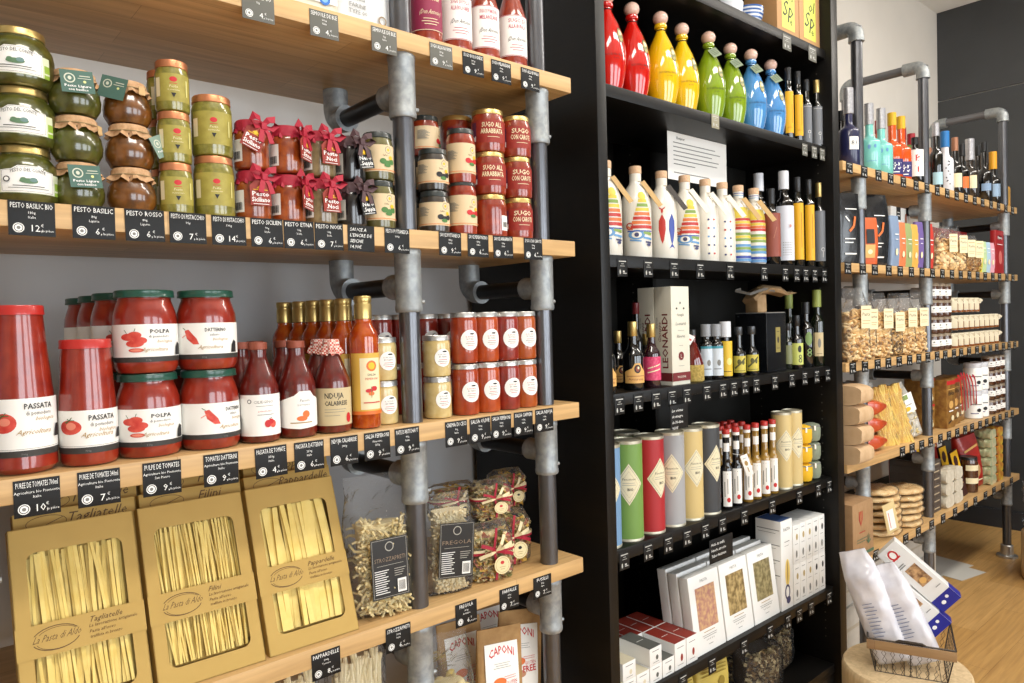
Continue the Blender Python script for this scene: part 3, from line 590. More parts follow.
# ------------------------------------------------------------------ top board: sauce bottles and flour bags
Z1 = TOPS[0]+.0004
def sugobottle(top, topm, words, low=None, lowm=None):
    R = .0355; p = [(.030, 0), (.034, .003), (R, .010), (R, .120), (.031, .140), (.020, .175), (.016, .200), (.016, .225)]
    a = [('rect', -.050, -.046, .050, .052, WHT)]
    a += [('rect', -.050, -.046, .050, low or -.040, lowm or WHT)]
    for i, t in enumerate(words): a.append(('text', t, .0, .034-.014*i, .0095, topm, {'fit': .046, 'bold': True}))
    a += [('text', '(Don Antonio)', .0, -.010, .0105, INK if not lowm else CREAM, {'shear': .35, 'fit': .05}), ('line', -.016, -.020, .016, -.020, .0014, topm), ('line', -.020, -.026, .020, -.026, .0014, topm), ('line', -.014, -.032, .014, -.032, .0014, topm), ('line', -.05, .0505, .05, .0505, .0012, topm), ('line', -.05, -.0445, .05, -.0445, .0012, topm)]
    return jarthing('sauce_bottle', p, TOM, (.018, .222, .02), [(a, cylfn(R, .070))], WHT)
PINKR = mat('pink_red_print', '#b8435a', .6)
BUILD['su1'] = sugobottle(0, CREAM, ['SUGO DI CARNE', 'ALL ARANCIA'], .060-.012, mat('magenta_label', '#8e2547', .55)); BUILD['su2'] = sugobottle(0, PINKR, ['SUGO DI POLLO', 'ALLA BOLOGNESE'])
BUILD['su3'] = sugobottle(0, PINKR, ['SUGO DI POMODORO', 'MELANZANE']); BUILD['su4'] = sugobottle(0, PINKR, ['SUGO DI', 'ALLA BUFALA'])
for k, (X, d) in enumerate(((.948, 'with magenta label, leftmost on the top board'), (1.032, 'reading SUGO DI POLLO, second on the top board'), (1.115, 'reading MELANZANE, third on the top board'), (1.203, 'nearest the bookcase on the top board'))):
    put('su%d' % (k+1), (X, 1.349, Z1), 'tomato sauce bottle '+d, 'bottle', 'sauce bottles on the top board', rad(-18))
def flatbag(w, d, h, m, art, name='flour_bag', top='fold'):
    """Block bottomed paper bag standing upright, slightly bulged."""
    def f():
        r = empty(name); b = MB(); n = 28; rows = []
        for j in range(13):
            t = j/12; z = h*t; sx = 1-.06*t; dd = d*(1-.75*max(0, (t-.72)/.28)) if top == 'fold' else d
            row = []
            for k in range(n):
                a = 2*pi*k/n; e = .35; X = w/2*sx*(abs(cos(a))**e)*(1 if cos(a) > 0 else -1); Yv = dd/2*(abs(sin(a))**e)*(1 if sin(a) > 0 else -1)
                wv = .0022*noise.noise(Vector((X*60, Yv*60, z*40+w*100))); row.append((X+wv, Yv+wv, z))
            rows.append(row)
        vs = [p for rw in rows for p in rw]; fs = [(j*n+k, j*n+(k+1) % n, (j+1)*n+(k+1) % n, (j+1)*n+k) for j in range(12) for k in range(n)]
        fs += [tuple(reversed(range(n))), tuple(12*n+k for k in range(n))]; b.add(vs, fs, m); b.build('bag', r, 50)
        if art: g = MB(); g.art(art, front(-d/2-.0022, 0, h/2), .0002); g.build('label', r)
        return r
    return f
BUILD['flourA'] = flatbag(.125, .07, .24, mat('cream_bag', '#ddd3bd', .6), [('rect', -.055, -.1, .055, .05, WHT), ('ell', .028, -.092, .012, .012, mat('blue_print', '#2f6ec2', .5)), ('ell', .028, -.092, .007, .007, mat('sky_print', '#7fb2e6', .5)), ('text', 'FARINA', -.01, -.06, .016, INK)])
BUILD['flourB'] = flatbag(.125, .07, .24, mat('white_bag', '#d6d7d6', .6), [('text', 'semola', -.02, -.070, .010, GREYINK, {'al': 'c'}), ('text', 'FARINE', -.018, -.085, .009, GREYINK), ('text', 'TYPE 00', -.018, -.098, .009, GREYINK), ('ring', .040, -.098, .010, .010, .003, mat('bronze_print', '#8f7a5e', .5)), ('text', 'molino', .0, -.05, .008, GREYINK)])
put('flourA', (.662, 1.36, Z1), 'cream paper flour bag with blue round mark on the top board', 'bag', None, rad(-2)); put('flourB', (.785, 1.37, Z1), 'white paper flour bag with ring logo beside the middle pipe on the top board', 'bag', None, rad(2))
put('flourA', (.535, 1.372, Z1), 'cream paper flour bag left of the other two on the top board', 'bag', None, rad(1))

# ------------------------------------------------------------------ third board: tomato jars and bottles
Z3 = TOPS[2]+.0004
LR = mat('bright_red_lid', '#b82a24', .35, coat=.3); CHAR = mat('charcoal_band', '#35322f', .6); SCR = mat('ochre_script', '#a8884e', .6); LEAF = mat('stalk_green', '#4c6a3a', .6); TOMP = mat('printed_tomato', '#c8372f', .55, hex2='#dc5a48', scale=70)
def passata(H, R=.0455, nq=.78):
    k = H/.258
    p = [(.034, 0), (.039, .003), (R, .010), (R, .070*k), (R*.99, .105*k), (R*(.45+.55*nq+.02), .145*k), (R*(nq*.7+.28), .185*k), (R*nq*.98, .222*k), (R*nq*.95, .238*k), (R*nq*.93, .246*k)]
    w = R*2.0; z0 = .072*k; hh = .042*k*1.05
    a = [('rect', -w, -hh, w, hh, WHT), ('rect', -w, -hh, w, -hh+.010, CHAR), ('line', -w, -hh+.012, w, -hh+.012, .0006, GREYINK), ('ell', -.026, .008, .018, .015*min(k, 1), TOMP), ('ell', -.024, .010, .008, .006, mat('tomato_highlight', '#e88a72', .6))]
    for q in range(6): a.append(('line', -.026, .019, -.026+.008*cos(q), .019+.005*sin(q*1.3), .0012, LEAF))
    a += [('text', 'PASSATA', .022, hh-.016, .0085, INK, {'fit': .040, 'bold': True}), ('text', 'di pomodoro', .022, hh-.0255, .0065, INK, {'fit': .036}), ('text', 'biologica', .030, hh-.034, .006, SCR, {'shear': .4}), ('text', 'Agricoltura', .014, -.010*k, .0075, SCR, {'shear': .5}), ('poly', [(.045, -.018*k), (.058, -.018*k), (.058, .002), (.050, .001)], INK), ('text', '700g', .0, -hh+.003, .003, GREYINK)]
    return jarthing('passata_bottle', p, TOMR, (R*nq, .246*k-.004, .0155), [(a, cylfn(R, z0))], LR)
BUILD['pass1'] = passata(.258); BUILD['pass2'] = passata(.200, .042, .90)
put('pass1', (.166, 1.356, Z3), 'tall tomato passata bottle with red lid at the left edge', 'bottle', None, rad(-6)); put('pass2', (.2555, 1.352, Z3), 'short tomato passata bottle with red lid beside the tall one', 'bottle', None, rad(-13))
def polpa(title, sub, kind):
    R, H = .0505, .141
    p = [(.040, 0), (.045, .002), (.0495, .010), (R, .022), (R, .085), (.0495, .099), (.045, .115), (.042, .123), (.0415, .130)]
    w = R*1.9; a = [('rect', -w, -.032, w, .031, WHT), ('rect', -w, -.032, w, -.0235, CHAR)]
    if kind == 'polpa':
        for cx, cz, rx in ((-.030, .010, .013), (-.020, .013, .011), (-.020, -.001, .014), (-.012, .004, .011)): a += [('ell', cx, cz, rx, .006, TOMP)]
        a += [('ell', -.018, -.012, .012, .0035, TOMP), ('ell', -.018, -.012, .009, .002, MATS['tomato_highlight']), ('line', -.032, .016, -.036, .022, .001, LEAF), ('line', -.02, .019, -.018, .024, .001, LEAF)]
    else: a += [('poly', [(-.034, .018), (-.026, .020), (-.012, .004), (-.008, -.006), (-.018, -.006), (-.030, .004)], TOMP), ('line', -.032, .019, -.038, .023, .0012, LEAF), ('line', -.04, .006, -.03, .012, .0015, MATS['tomato_highlight'])]
    a += [('text', title, .020, .016, .0065, INK, {'fit': .032 if len(title) < 7 else .036, 'bold': True}), ('text', sub, .018, .0085, .0045, INK), ('text', 'biologica', .027, .0, .0055, SCR, {'shear': .4}), ('text', 'Agricoltura', .010, -.014, .0065, SCR, {'shear': .5}), ('poly', [(.048, -.022), (.062, -.022), (.062, -.004), (.056, .0), (.05, -.008)], INK), ('text', '510g', 0, -.030, .003, GREYINK)]
    return jarthing('tomato_jar', p, TOMR, (.0475, .1275, .0133), [(a, cylfn(R, .052))], DKGRN)
BUILD['polpa'] = polpa('POLPA', 'di pomodoro', 'polpa'); BUILD['datt'] = polpa('DATTERINO', 'salsato', 'datt')
for k in range(2):
    put('polpa', (.3495, 1.362, Z3+.1413*k), 'wide tomato jar reading POLPA with dark green lid, '+('lower', 'upper')[k], 'jar', 'front tomato pulp jars', rad((-15, -11)[k])); put('datt', (.4515, 1.360, Z3+.1413*k), 'wide tomato jar reading DATTERINO with dark green lid, '+('lower', 'upper')[k], 'jar', 'front datterino jars', rad((10, -24)[k]))
for i, (X, Yv) in enumerate(((.350, 1.468), (.348, 1.574), (.345, 1.680))):
    for k in range(2): put('polpa', (X-.012, Yv, Z3+.1413*k), 'tomato jar with dark green lid, %s of the %s behind the front POLPA pair' % (('lower', 'upper')[k], ('first pair', 'second pair', 'rear pair')[i]), 'jar', 'tomato pulp jars in the rows behind', rad(5))
put('datt', (.4565, 1.466, Z3), 'datterino jar hidden low behind the front pair', 'jar', None, 0)
# sauce bottles
def saucebottle(content, labels, capm=None, cloth=None, R=.036, H=.185):
    p = [(.029, 0), (.034, .003), (R, .010), (R, .092), (R*.97, .104), (R*.72, .130), (R*.48, .152), (R*.42, .160), (R*.42, .176)]
    def e(r):
        if cloth:
            cloth_lid(.0165, .022, .172, .014, cloth, .016, seed=5).build('cloth_cap', r)
    return jarthing('sauce_bottle', p, content, (.0175, .172, .014) if capm else None, [(labels, cylfn(R, .052))], capm, extra=e if cloth else None)
GING = mat('gingham', '#b5432f', .8)
nt = GING.node_tree; ck = nt.nodes.new('ShaderNodeTexChecker'); ck.inputs['Scale'].default_value = 260; ck.inputs[1].default_value = lin('#c34a3a'); ck.inputs[2].default_value = lin('#ecd9cc'); tcn = nt.nodes.new('ShaderNodeTexCoord')
nt.links.new(tcn.outputs['Object'], ck.inputs[0]); nt.links.new(ck.outputs[0], nt.nodes['Principled BSDF'].inputs['Base Color'])
REDCAP = mat('dull_red_cap', '#8e4a36', .5, metal=.3)
BUILD['cil'] = saucebottle(TOMD, [('rect', -.046, -.038, .052, .038, WHT), ('ell', -.022, .026, .004, .004, INK), ('ell', -.022, .026, .0028, .0028, WHT), ('text', 'CILIEGINO', .004, .022, .0055, GREYINK), ('line', -.01, .017, .022, .017, .0008, GREYINK), ('text', 'pomodorino', .006, .006, .0035, REDC), ('line', -.008, .001, .022, .001, .001, GREYINK), ('ell', .010, -.016, .006, .007, REDC), ('ell', .020, -.017, .006, .007, TOMP), ('ell', .016, -.012, .005, .005, REDC), ('line', .012, -.007, .018, -.005, .001, LEAF)], REDCAP)
sc_ = [(-.046, -.030), (0, -.034), (.050, -.030), (.050, .020), (.030, .028), (.022, .038), (.0, .038), (-.01, .030), (-.046, .018)]
BUILD['arancia'] = saucebottle(TOMD, [('poly', sc_, WHT), ('text', 'Passata', .010, .018, .005, INK, {'shear': .3}), ('text', 'DATTERINI', .008, .010, .0035, GREYINK), ('ell', .012, -.006, .007, .007, ORG), ('ell', .004, -.014, .010, .005, ORG), ('line', -.018, -.022, .024, -.022, .002, SCR)], REDCAP)
BUILD['nduja'] = saucebottle(TOMD, [('rect', -.046, -.036, .052, .038, mat('beige_label', '#c9b78e', .6)), ('text', 'NDUJA', .0, .018, .011, INK, {'fit': .038, 'bold': True}), ('text', 'CALABRESE', .004, .004, .009, INK, {'fit': .046, 'bold': True}), ('line', -.02, -.004, .024, -.004, .0008, GREYINK), ('line', -.02, -.009, .020, -.009, .0008, GREYINK), ('ell', .030, -.022, .006, .010, REDC), ('line', -.02, -.016, .010, -.016, .0008, GREYINK)], None, GING)
put('cil', (.5385, 1.347, Z3), 'dark red sauce bottle with plain white label showing small tomatoes', 'bottle', None, rad(-16)); put('arancia', (.6135, 1.347, Z3), 'dark red sauce bottle with scalloped white label and orange fruit', 'bottle', None, rad(-18))
put('nduja', (.689, 1.347, Z3), 'dark red sauce bottle with beige label and gingham cloth cap, front', 'bottle', None, rad(-22))
for i, (k, X, Yv) in enumerate((('cil', .535, 1.424), ('cil', .595, 1.500), ('arancia', .622, 1.424), ('nduja', .70, 1.424), ('cil', .525, 1.500))):
    put(k, (X, Yv, Z3), ('dark sauce bottle directly behind the small-tomato bottle', 'dark sauce bottle in the third row right', 'dark sauce bottle directly behind the scalloped-label one', 'gingham-capped bottle directly behind the front gingham one', 'dark sauce bottle in the third row left')[i], 'bottle', 'sauce bottles in the rows behind', 0)
# gold capped bottles
def oilb():
    R = .030; p = [(.024, 0), (.0285, .003), (R, .008), (R, .185), (R*.92, .196), (.018, .212), (.0165, .220), (.0165, .232)]
    def e(r):
        m = MB(); m.rev([(.0160, .222), (.0178, .224), (.0178, .252), (.0168, .254), (.0168, .257), (.0178, .259), (.0178, .268), (.0165, .270)], GOLD, 24); m.build('cap', r)
    FL = mat('yellow_floral_label', '#d9ad4a', .6); a = [('rect', -.040, -.062, .040, .062, FL), ('rect', -.018, -.052, .028, .052, CREAM), ('ell', .006, .036, .011, .011, ORG), ('ell', .006, .036, .007, .007, YEL), ('text', 'SALSA', .006, .016, .005, INK), ('text', 'PEPERONI', .006, .008, .0045, REDC), ('ell', 0, -.014, .008, .004, REDC), ('ell', .010, -.010, .007, .005, REDC), ('ell', .004, -.020, .006, .004, ORG), ('line', .004, -.006, .004, -.028, .001, GRNP), ('line', -.012, -.038, .024, -.038, .002, REDC), ('rect', -.040, -.062, .040, -.055, ORG)]
    return jarthing('sauce_bottle', p, mat('chilli_oil', '#b5500f', .12, coat=1, hex2='#9c3208', scale=60), None, [(a, cylfn(R, .092))], None, e)
BUILD['oil'] = oilb()
put('oil', (.7605, 1.341, Z3), 'square gold-capped chilli oil bottle with yellow floral label, front', 'bottle', None, rad(-14), sc=1.01)
for i, xc in enumerate((284, 300, 313.5, 327.5, 343)):
    Yv = 1.60-.05*i; o = px(xc, 300, Yv)
    put('oil', (o.x, Yv, Z3), 'gold-capped bottle in the slanting row behind, %s from its left end' % ('first', 'second', 'third', 'fourth', 'fifth')[i], 'bottle', 'gold-capped bottles in a slanting row', rad(4), sc=1.0)
# small jars
def smalljar(R, H, content, lab, sq=2.0):
    p = rjar(R, H, R*.93, .012, sh=.008)
    a = [('ell', .006, 0, .0235 if H > .1 else .02, .0235 if H > .1 else .02, WHT), ('ell', .010, .014, .006, .0018, INK), ('text', 'IL MONDO', .006, .006, .0034, lab), ('text', 'DI TANO', .006, .0005, .0036, INK), ('line', -.004, -.004, .016, -.004, .001, REDC), ('line', -.006, -.008, .018, -.008, .001, GREYINK), ('line', -.002, -.012, .014, -.012, .001, REDC)]
    return jarthing('small_jar', p, content, (R*1.0, H-.012, .0118), [(a, cylfn(R*1.03, H*.46, 0))], SILV, sq=0)
BUILD['cj'] = smalljar(.0315, .0925, CHEEC, GREYINK)
cols = [sauce('orange_red_spread', '#8e2e10', '#a63c14'), sauce('orange_spread', '#a03c12', '#b54a18'), sauce('deep_red_spread', '#7a1f12', '#92281a'), sauce('amber_spread', '#9c4112', '#ae5218')]
for i, c in enumerate(cols): BUILD['sj%d' % i] = smalljar(.0315, .117, c, REDC)
for k in range(2):
    put('cj', (.818, 1.367, Z3+.093*k), 'pale cream jar with silver lid left of the middle pipe, '+('lower', 'upper')[k], 'jar', 'cream jars left of the pipe', rad(-16)); put('cj', (.950, 1.352, Z3+.093*k), 'pale cream jar with silver lid right of the middle pipe, '+('lower', 'upper')[k], 'jar', 'cream jars right of the pipe', rad(-18))
for i, X in enumerate((1.024, 1.088, 1.151, 1.2085)):
    for k in range(2): put('sj%d' % i, (X, 1.345, Z3+.1185*k), 'red spread jar with silver lid and round label, %s from the pipe, %s row' % (('first', 'second', 'third', 'fourth')[i], ('lower', 'upper')[k]), 'jar', 'round-label red spread jars', rad(-20))
for i, (X, Yv) in enumerate(((.88, 1.48), (.945, 1.48), (1.01, 1.48), (.83, 1.48), (1.075, 1.48))):
    for k in range(2): put('sj2', (X, Yv, Z3+.1185*k), 'dark red spread jar behind the cream jars, %s column from left, %s' % (('second', 'third', 'fourth', 'first', 'fifth')[i], ('lower', 'upper')[k]), 'jar', 'spread jars in the row behind', rad(-14))
# ================================================================== fourth board: boxed ribbon pasta and bags
Z4 = TOPS[3]+.0004
BOXM = mat('pasta_carton', '#bd9c54', .7, hex2='#b3924b', scale=6, bump=.02); PAST = mat('dry_pasta', '#ecd27c', .6, hex2='#e2c468', scale=30); PASTP = mat('pale_pasta', '#e3d3a2', .6, hex2='#d6c38c', scale=40)
def rounded(w, h, r, n=5):
    o = []
    for cx, cz, a0 in ((w/2-r, h/2-r, 0), (-w/2+r, h/2-r, 90), (-w/2+r, -h/2+r, 180), (w/2-r, -h/2+r, 270)):
        for k in range(n+1): a = rad(a0+90*k/n); o.append((cx+r*cos(a), cz+r*sin(a)))
    return o
def pastabox(title, nst, wst, seed):
    def f():
        rnd = random.Random(seed); W_, H_, D_ = .184, .315, .032; r = empty('pasta_box')
        m = MB(); fr = .0015; ow, oh = W_-.044, H_-.075; sh = -.004
        # tray: back, sides; front frame with a rounded opening
        m.box(-W_/2, 0, 0, -W_/2+fr, D_, H_, BOXM); m.box(W_/2-fr, 0, 0, W_/2, D_, H_, BOXM); m.box(-W_/2, 0, 0, W_/2, D_, fr, BOXM); m.box(-W_/2, 0, H_-fr, W_/2, D_, H_, BOXM); m.box(-W_/2, D_-fr, 0, W_/2, D_, H_, BOXM)
        inn = [(x, z+H_/2+sh) for x, z in rounded(ow, oh, .014)]; n = len(inn); out = []
        for x, z in inn:
            dx, dz = x, z-H_/2; k = min(W_/2/abs(dx) if dx else 9, H_/2/abs(dz) if dz else 9); out.append((dx*k, H_/2+dz*k))
        vs = [(x, 0, z) for x, z in inn]+[(x, 0, z) for x, z in out]; m.add(vs, [(k, (k+1) % n, n+(k+1) % n, n+k) for k in range(n)], BOXM)
        for cxx, czz in ((-W_/2, 0), (W_/2, 0), (W_/2, H_), (-W_/2, H_)):
            q = [k for k in range(n) if (out[k][0] > 0) == (cxx > 0) and (out[k][1] > H_/2) == (czz > 0)]
            a = [k for k in q if abs(abs(out[k][0])-W_/2) < 1e-6]; b = [k for k in q if abs(abs(out[k][1]-H_/2)-H_/2) < 1e-6]
            if a and b:
                ka = min(a, key=lambda k: abs(out[k][1]-czz)); kb = min(b, key=lambda k: abs(out[k][0]-cxx)); m.add([(out[ka][0], 0, out[ka][1]), (cxx, 0, czz), (out[kb][0], 0, out[kb][1])], [(0, 1, 2)], BOXM)
        m.build('carton', r, 25)
        g = MB(); zt = H_/2+sh+oh/2+.003; zb = H_/2+sh-oh/2+.004
        for k in range(nst):
            x = -ow/2+.002+(ow-.004)*(k+.5)/nst+rnd.uniform(-.002, .002); lean = rnd.uniform(-.012, .012)+.004; bow = rnd.uniform(-.005, .005); y = .006+rnd.uniform(0, .012)
            pts = [(max(-ow/2-.004, min(ow/2+.004, x+lean*(t-.5)+bow*sin(pi*t))), y+.003*sin(3*t+k), zt-rnd.uniform(0, .005)*(t == 0)+(zb-zt)*t) for t in (0, .2, .4, .6, .8, 1)]
            g.ribbon(pts, wst*rnd.uniform(.75, 1.15), PAST, up=(1, rnd.uniform(-.3, .3), 0), th=.0009)
        for k in range(nst//2):
            x = rnd.uniform(-ow/2, ow/2); g.ribbon([(x, .020, zt-.01), (x+rnd.uniform(-.01, .01), .020, zb+.01)], wst*1.6, PAST, up=(1, 0, 0), th=.0009)
        g.box(-ow/2-.004, .0235, zb-.004, ow/2+.004, .026, zt+.002, mat('pasta_deep', '#c9a85a', .8)); g.build('ribbon_pasta', r)
        b = MB(); zc = H_*.43; b.box(-W_/2-.0006, -.0012, zc-.025, W_/2+.0006, -.0004, zc+.025, BOXM)
        BR = mat('brown_print', '#5e4320', .7)
        b.art([('ring', -.038, 0, .034, .019, .0014, BR), ('ring', -.036, -.001, .031, .017, .0008, BR), ('rect', -.074, -.006, -.002, .008, BOXM), ('text', 'La Pasta di Aldo', -.038, -.003, .011, BR, {'shear': .5, 'fit': .066}),
               ('text', title, .008, .010, .009, BR, {'al': 'l', 'shear': .45}), ('text', "La lavorazione artigianale", .008, .002, .0052, BR, {'al': 'l', 'shear': .3}), ('text', "Pasta all'uovo", .008, -.007, .0052, BR, {'al': 'l', 'shear': .3}), ('text', 'trafilata in bronzo', .008, -.015, .0048, BR, {'al': 'l', 'shear': .3})], front(-.0012, 0, zc), .0002)
        b.build('paper_band', r, 25); return r
    return f
BUILD['tagl'] = pastabox('Tagliatelle', 34, .0056, 1); BUILD['fili'] = pastabox('Filini', 60, .0030, 2); BUILD['papp'] = pastabox('Pappardelle', 17, .0115, 3)
lean = -rad(19)
for key, X, d in (('tagl', .236, 'ribbon pasta box reading Tagliatelle, leftmost of the front three'), ('fili', .428, 'thin-strand pasta box reading Filini, middle of the front three'), ('papp', .621, 'wide-ribbon pasta box reading Pappardelle, right of the front three')):
    put(key, (X, 1.316, Z4+.0005), d, 'pasta box', None, rad(-1), rx=lean)
BRN = mat('brown_print', '#5e4320', .7)
def plainbox(title):
    def f():
        r = empty('pasta_box'); m = MB(); m.box(-.092, 0, 0, .092, .034, .315, BOXM, .001); m.build('carton', r)
        g = MB(); g.art([('ring', -.045, .01, .030, .012, .001, BRN), ('text', title, .03, .005, .017, BRN, {'shear': .4}), ('line', -.01, -.005, .08, -.005, .0012, BRN), ('line', -.075, -.004, -.02, .016, .001, BRN)], front(-.0002, 0, .285), .0002); g.build('label', r); return r
    return f
BUILD['ptagl'] = plainbox('Tagliatelle'); BUILD['pfili'] = plainbox('Filini'); BUILD['ppapp'] = plainbox('Pappardelle')
for key, X, nm in (('ptagl', .236, 'Tagliatelle'), ('pfili', .428, 'Filini'), ('ppapp', .621, 'Pappardelle')):
    for k, (dy, dz) in enumerate(((.047, .024), (.094, .052))):
        put(key, (X+.012*(k+1), 1.316+dy, Z4+.0005), 'brown carton leaning %s behind the front %s box' % (('directly', 'second')[k], nm), 'pasta box', 'cartons leaning behind the front boxes', rad(-1), rx=-rad(16-3*k), sc=(1, 1, 1.04+.05*k+(.03 if k else 0)))

# ---- clear bags with contents
FILM = film('cellophane', milk=.035, rough=.08); FILM2 = film('thick_cellophane', '#e8e6df', milk=.2, rough=.2)
def shape(w, d, h, fill, top=.9, seed=0, flat=.6):
    """Pillow: full up to fill, then pinched to a flat crumpled top."""
    def fn(u, v, grow=1.0, wob=1.0):
        a = 2*pi*u; t = v
        if t < fill: k = min(1, (t/fill+.02)/.12)**.4 if t < .12*fill else 1; dd = d*k; ww = w*(.94+.06*k)
        else: q = (t-fill)/(1-fill); dd = d*(1-q)**1.3+.006; ww = w*(1-(1-top)*q)
        e = flat; ca, sa = cos(a), sin(a); X = ww/2*abs(ca)**e*(1 if ca > 0 else -1); Yv = dd/2*abs(sa)**e*(1 if sa > 0 else -1)
        nz = noise.noise(Vector((X*26+seed, Yv*26, t*h*26)))*.006*wob+noise.noise(Vector((X*90+seed, Yv*90, t*h*60)))*.002*wob
        return ((X*grow)*(1+nz/.08*.6), Yv*grow+(nz*1.4 if t > fill else nz), t*h)
    return fn
def film_bag(m, fn, mt, nu=44, nv=30):
    vs = [fn(i/nu, j/nv) for j in range(nv+1) for i in range(nu)]
    fs = [(j*nu+i, j*nu+(i+1) % nu, (j+1)*nu+(i+1) % nu, (j+1)*nu+i) for j in range(nv) for i in range(nu)]
    fs += [tuple(reversed(range(nu)))]; m.add(vs, fs, mt)
def rotm(rnd): return Matrix.Rotation(rnd.uniform(0, 2*pi), 3, 'Z') @ Matrix.Rotation(rnd.uniform(0, pi), 3, 'X') @ Matrix.Rotation(rnd.uniform(0, 2*pi), 3, 'Z')
def piece(kind, rnd, s):
    """One piece of pasta or biscuit as (verts, faces), centred on the origin."""
    t = MB(); mt = None
    if kind == 'twist':
        L = .045*s; t.tube([(L*(k/5-.5), .004*s*sin(k*1.2), .004*s*cos(k*1.5)) for k in range(6)], .0028*s, mt, 5)
    elif kind == 'ring':
        n = 10; R = .012*s; t.tube([(R*cos(2*pi*k/n), R*.8*sin(2*pi*k/n), 0) for k in range(n+1)], .0045*s, mt, 6, cap=False)
    elif kind == 'shell':
        t.grid(lambda u, v: (.013*s*cos(pi*u)*(.4+.6*sin(pi*v)), .013*s*(v-.5)*1.6, .012*s*sin(pi*u)*sin(pi*(.15+.7*v))), 6, 5, mt)
    elif kind == 'bow':
        t.grid(lambda u, v: (.030*s*(u-.5), (v-.5)*.020*s*(.35+abs(u-.5)*1.6), .003*s*sin(v*9)*(1-abs(u-.5))), 6, 5, mt)
    elif kind == 'curl':
        t.ribbon([(.007*s*cos(k*1.1), .007*s*sin(k*1.1), .004*s*(k-4)) for k in range(9)], .006*s, mt, up=(0, 0, 1))
    elif kind == 'grain':
        t.rev([(.0001, -.004*s), (.0022*s, -.002*s), (.0024*s, .002*s), (.0001, .004*s)], mt, 5)
    elif kind == 'stick':
        L = .05*s; t.tube([(-L/2, 0, 0), (L/2, 0, 0)], .003*s, mt, 5)
    elif kind == 'chip':
        t.grid(lambda u, v: (.020*s*(u-.5), .014*s*(v-.5), .006*s*sin(3*u)), 2, 2, mt)
    return t.v, t.f
def fill_bag(m, fn, kind, cnt, mats, seed, s=1, fill=.6, align=None, inset=.86):
    rnd = random.Random(seed)
    for k in range(cnt):
        xx = rnd.uniform(-.97, .97); aa = math.acos(max(-1, min(1, (1 if xx > 0 else -1)*abs(xx)**(1/.6)))); u = (-aa if rnd.random() < .8 else aa)/(2*pi) % 1; v = rnd.uniform(.03, fill); p = Vector(fn(u, v, rnd.uniform(inset-.18, inset-.06), .3)); vs, fs = piece(kind, rnd, s)
        R = rotm(rnd) if align is None else Matrix.Rotation(rnd.uniform(-.3, .3), 3, 'Y') @ align
        m.add([tuple(p+R @ Vector(q)) for q in vs], fs, rnd.choice(mats))
    b = MB(); nu = 24
    vs = [fn(i/nu, .02+(fill-.02)*j/8, inset-.20, .3) for j in range(9) for i in range(nu)]
    m.add(vs, [(j*nu+i, j*nu+(i+1) % nu, (j+1)*nu+(i+1) % nu, (j+1)*nu+i) for j in range(8) for i in range(nu)]+[tuple(8*nu+i for i in range(nu))], mats[-1])
def clearbag(w, d, h, fill, kind, cnt, mats, seed, s=1, label=None, extra=None, fm=None, top=.9, align=None, name='pasta_bag', filled=None, pname='pasta'):
    def f():
        r = empty(name); fn = shape(w, d, h, fill, top, seed)
        m = MB(); film_bag(m, fn, fm or FILM); m.build('clear_bag', r, 60)
        m = MB(); fill_bag(m, fn, kind, cnt, mats, seed, s, filled or fill*.98, align); o = m.build(pname, r, 40); o['kind'] = 'stuff'
        if label: g = MB(); g.art(label[0], label[1](fn), .0005); g.build('label', r)
        if extra: extra(r, fn)
        return r
    return f
LBLK = mat('black_label', '#191817', .45); LGR = mat('label_grey_print', '#a8a49a', .6)
def onbag(d, z0, tilt=0, x0=0): return lambda fn: planefn((x0, -d/2-.015, z0), (cos(tilt), 0, sin(tilt)), (-sin(tilt), .0, cos(tilt)))
lab1 = [('rect', -.042, -.062, .042, .062, LBLK), ('line', -.039, -.059, .039, -.059, .0008, LGR), ('line', -.039, .059, .039, .059, .0008, LGR), ('line', -.039, -.059, -.039, .059, .0008, LGR), ('line', .039, -.059, .039, .059, .0008, LGR), ('ring', .0, .044, .010, .010, .002, LGR), ('text', 'STROZZAPRETI', 0, .014, .009, mat('bronze_label_print', '#8a7560', .5), {'fit': .07}), ('line', -.03, .006, .03, .006, .0008, LGR)] + \
    [('line', -.036, -.004-.0046*k, -.004-(k*7 % 5)*.002, -.004-.0046*k, .0016, CHALK) for k in range(11)] + [('line', .008, -.004-.0046*k, .034-(k*5 % 4)*.003, -.004-.0046*k, .0014, LGR) for k in range(4)] + [('rect', .014, -.054, .034, -.026, WHT)] + [('line', .017+k*.0022, -.050, .017+k*.0022, -.030, .001, INK) for k in range(7)]
BUILD['strozz'] = clearbag(.145, .075, .295, .66, 'twist', 330, [PASTP, mat('beige_pasta', '#d4bf8c', .6), PASTP], 5, 1, (lab1, onbag(.075, .105)), top=1.0)
put('strozz', (.795, 1.366-.004, Z4), 'clear bag of twisted pasta with long black label left of the pipe', 'bag', None, rad(-6), rx=rad(-3))
lab2 = [(q[:1]+('FREGOLA',)+q[2:]) if q[0] == 'text' else q for q in lab1]
BUILD['fregola'] = clearbag(.112, .055, .228, .84, 'grain', 700, [mat('barley_grain', '#d3bf92', .6), mat('barley_grain_light', '#e0d2ac', .6)], 6, 1.2, (lab2, onbag(.055, .105, rad(-4), .004)), top=.95)
put('fregola', (.968, 1.356, Z4), 'clear bag of small grains with slanted black label right of the pipe', 'bag', None, rad(-14), sc=(1, 1, 1))
TRI = [mat('pasta_cream', '#dcc690', .6), mat('pasta_rose', '#b5735a', .6), mat('pasta_green', '#85824c', .6), mat('pasta_yellow', '#d6ab4e', .6), PASTP]
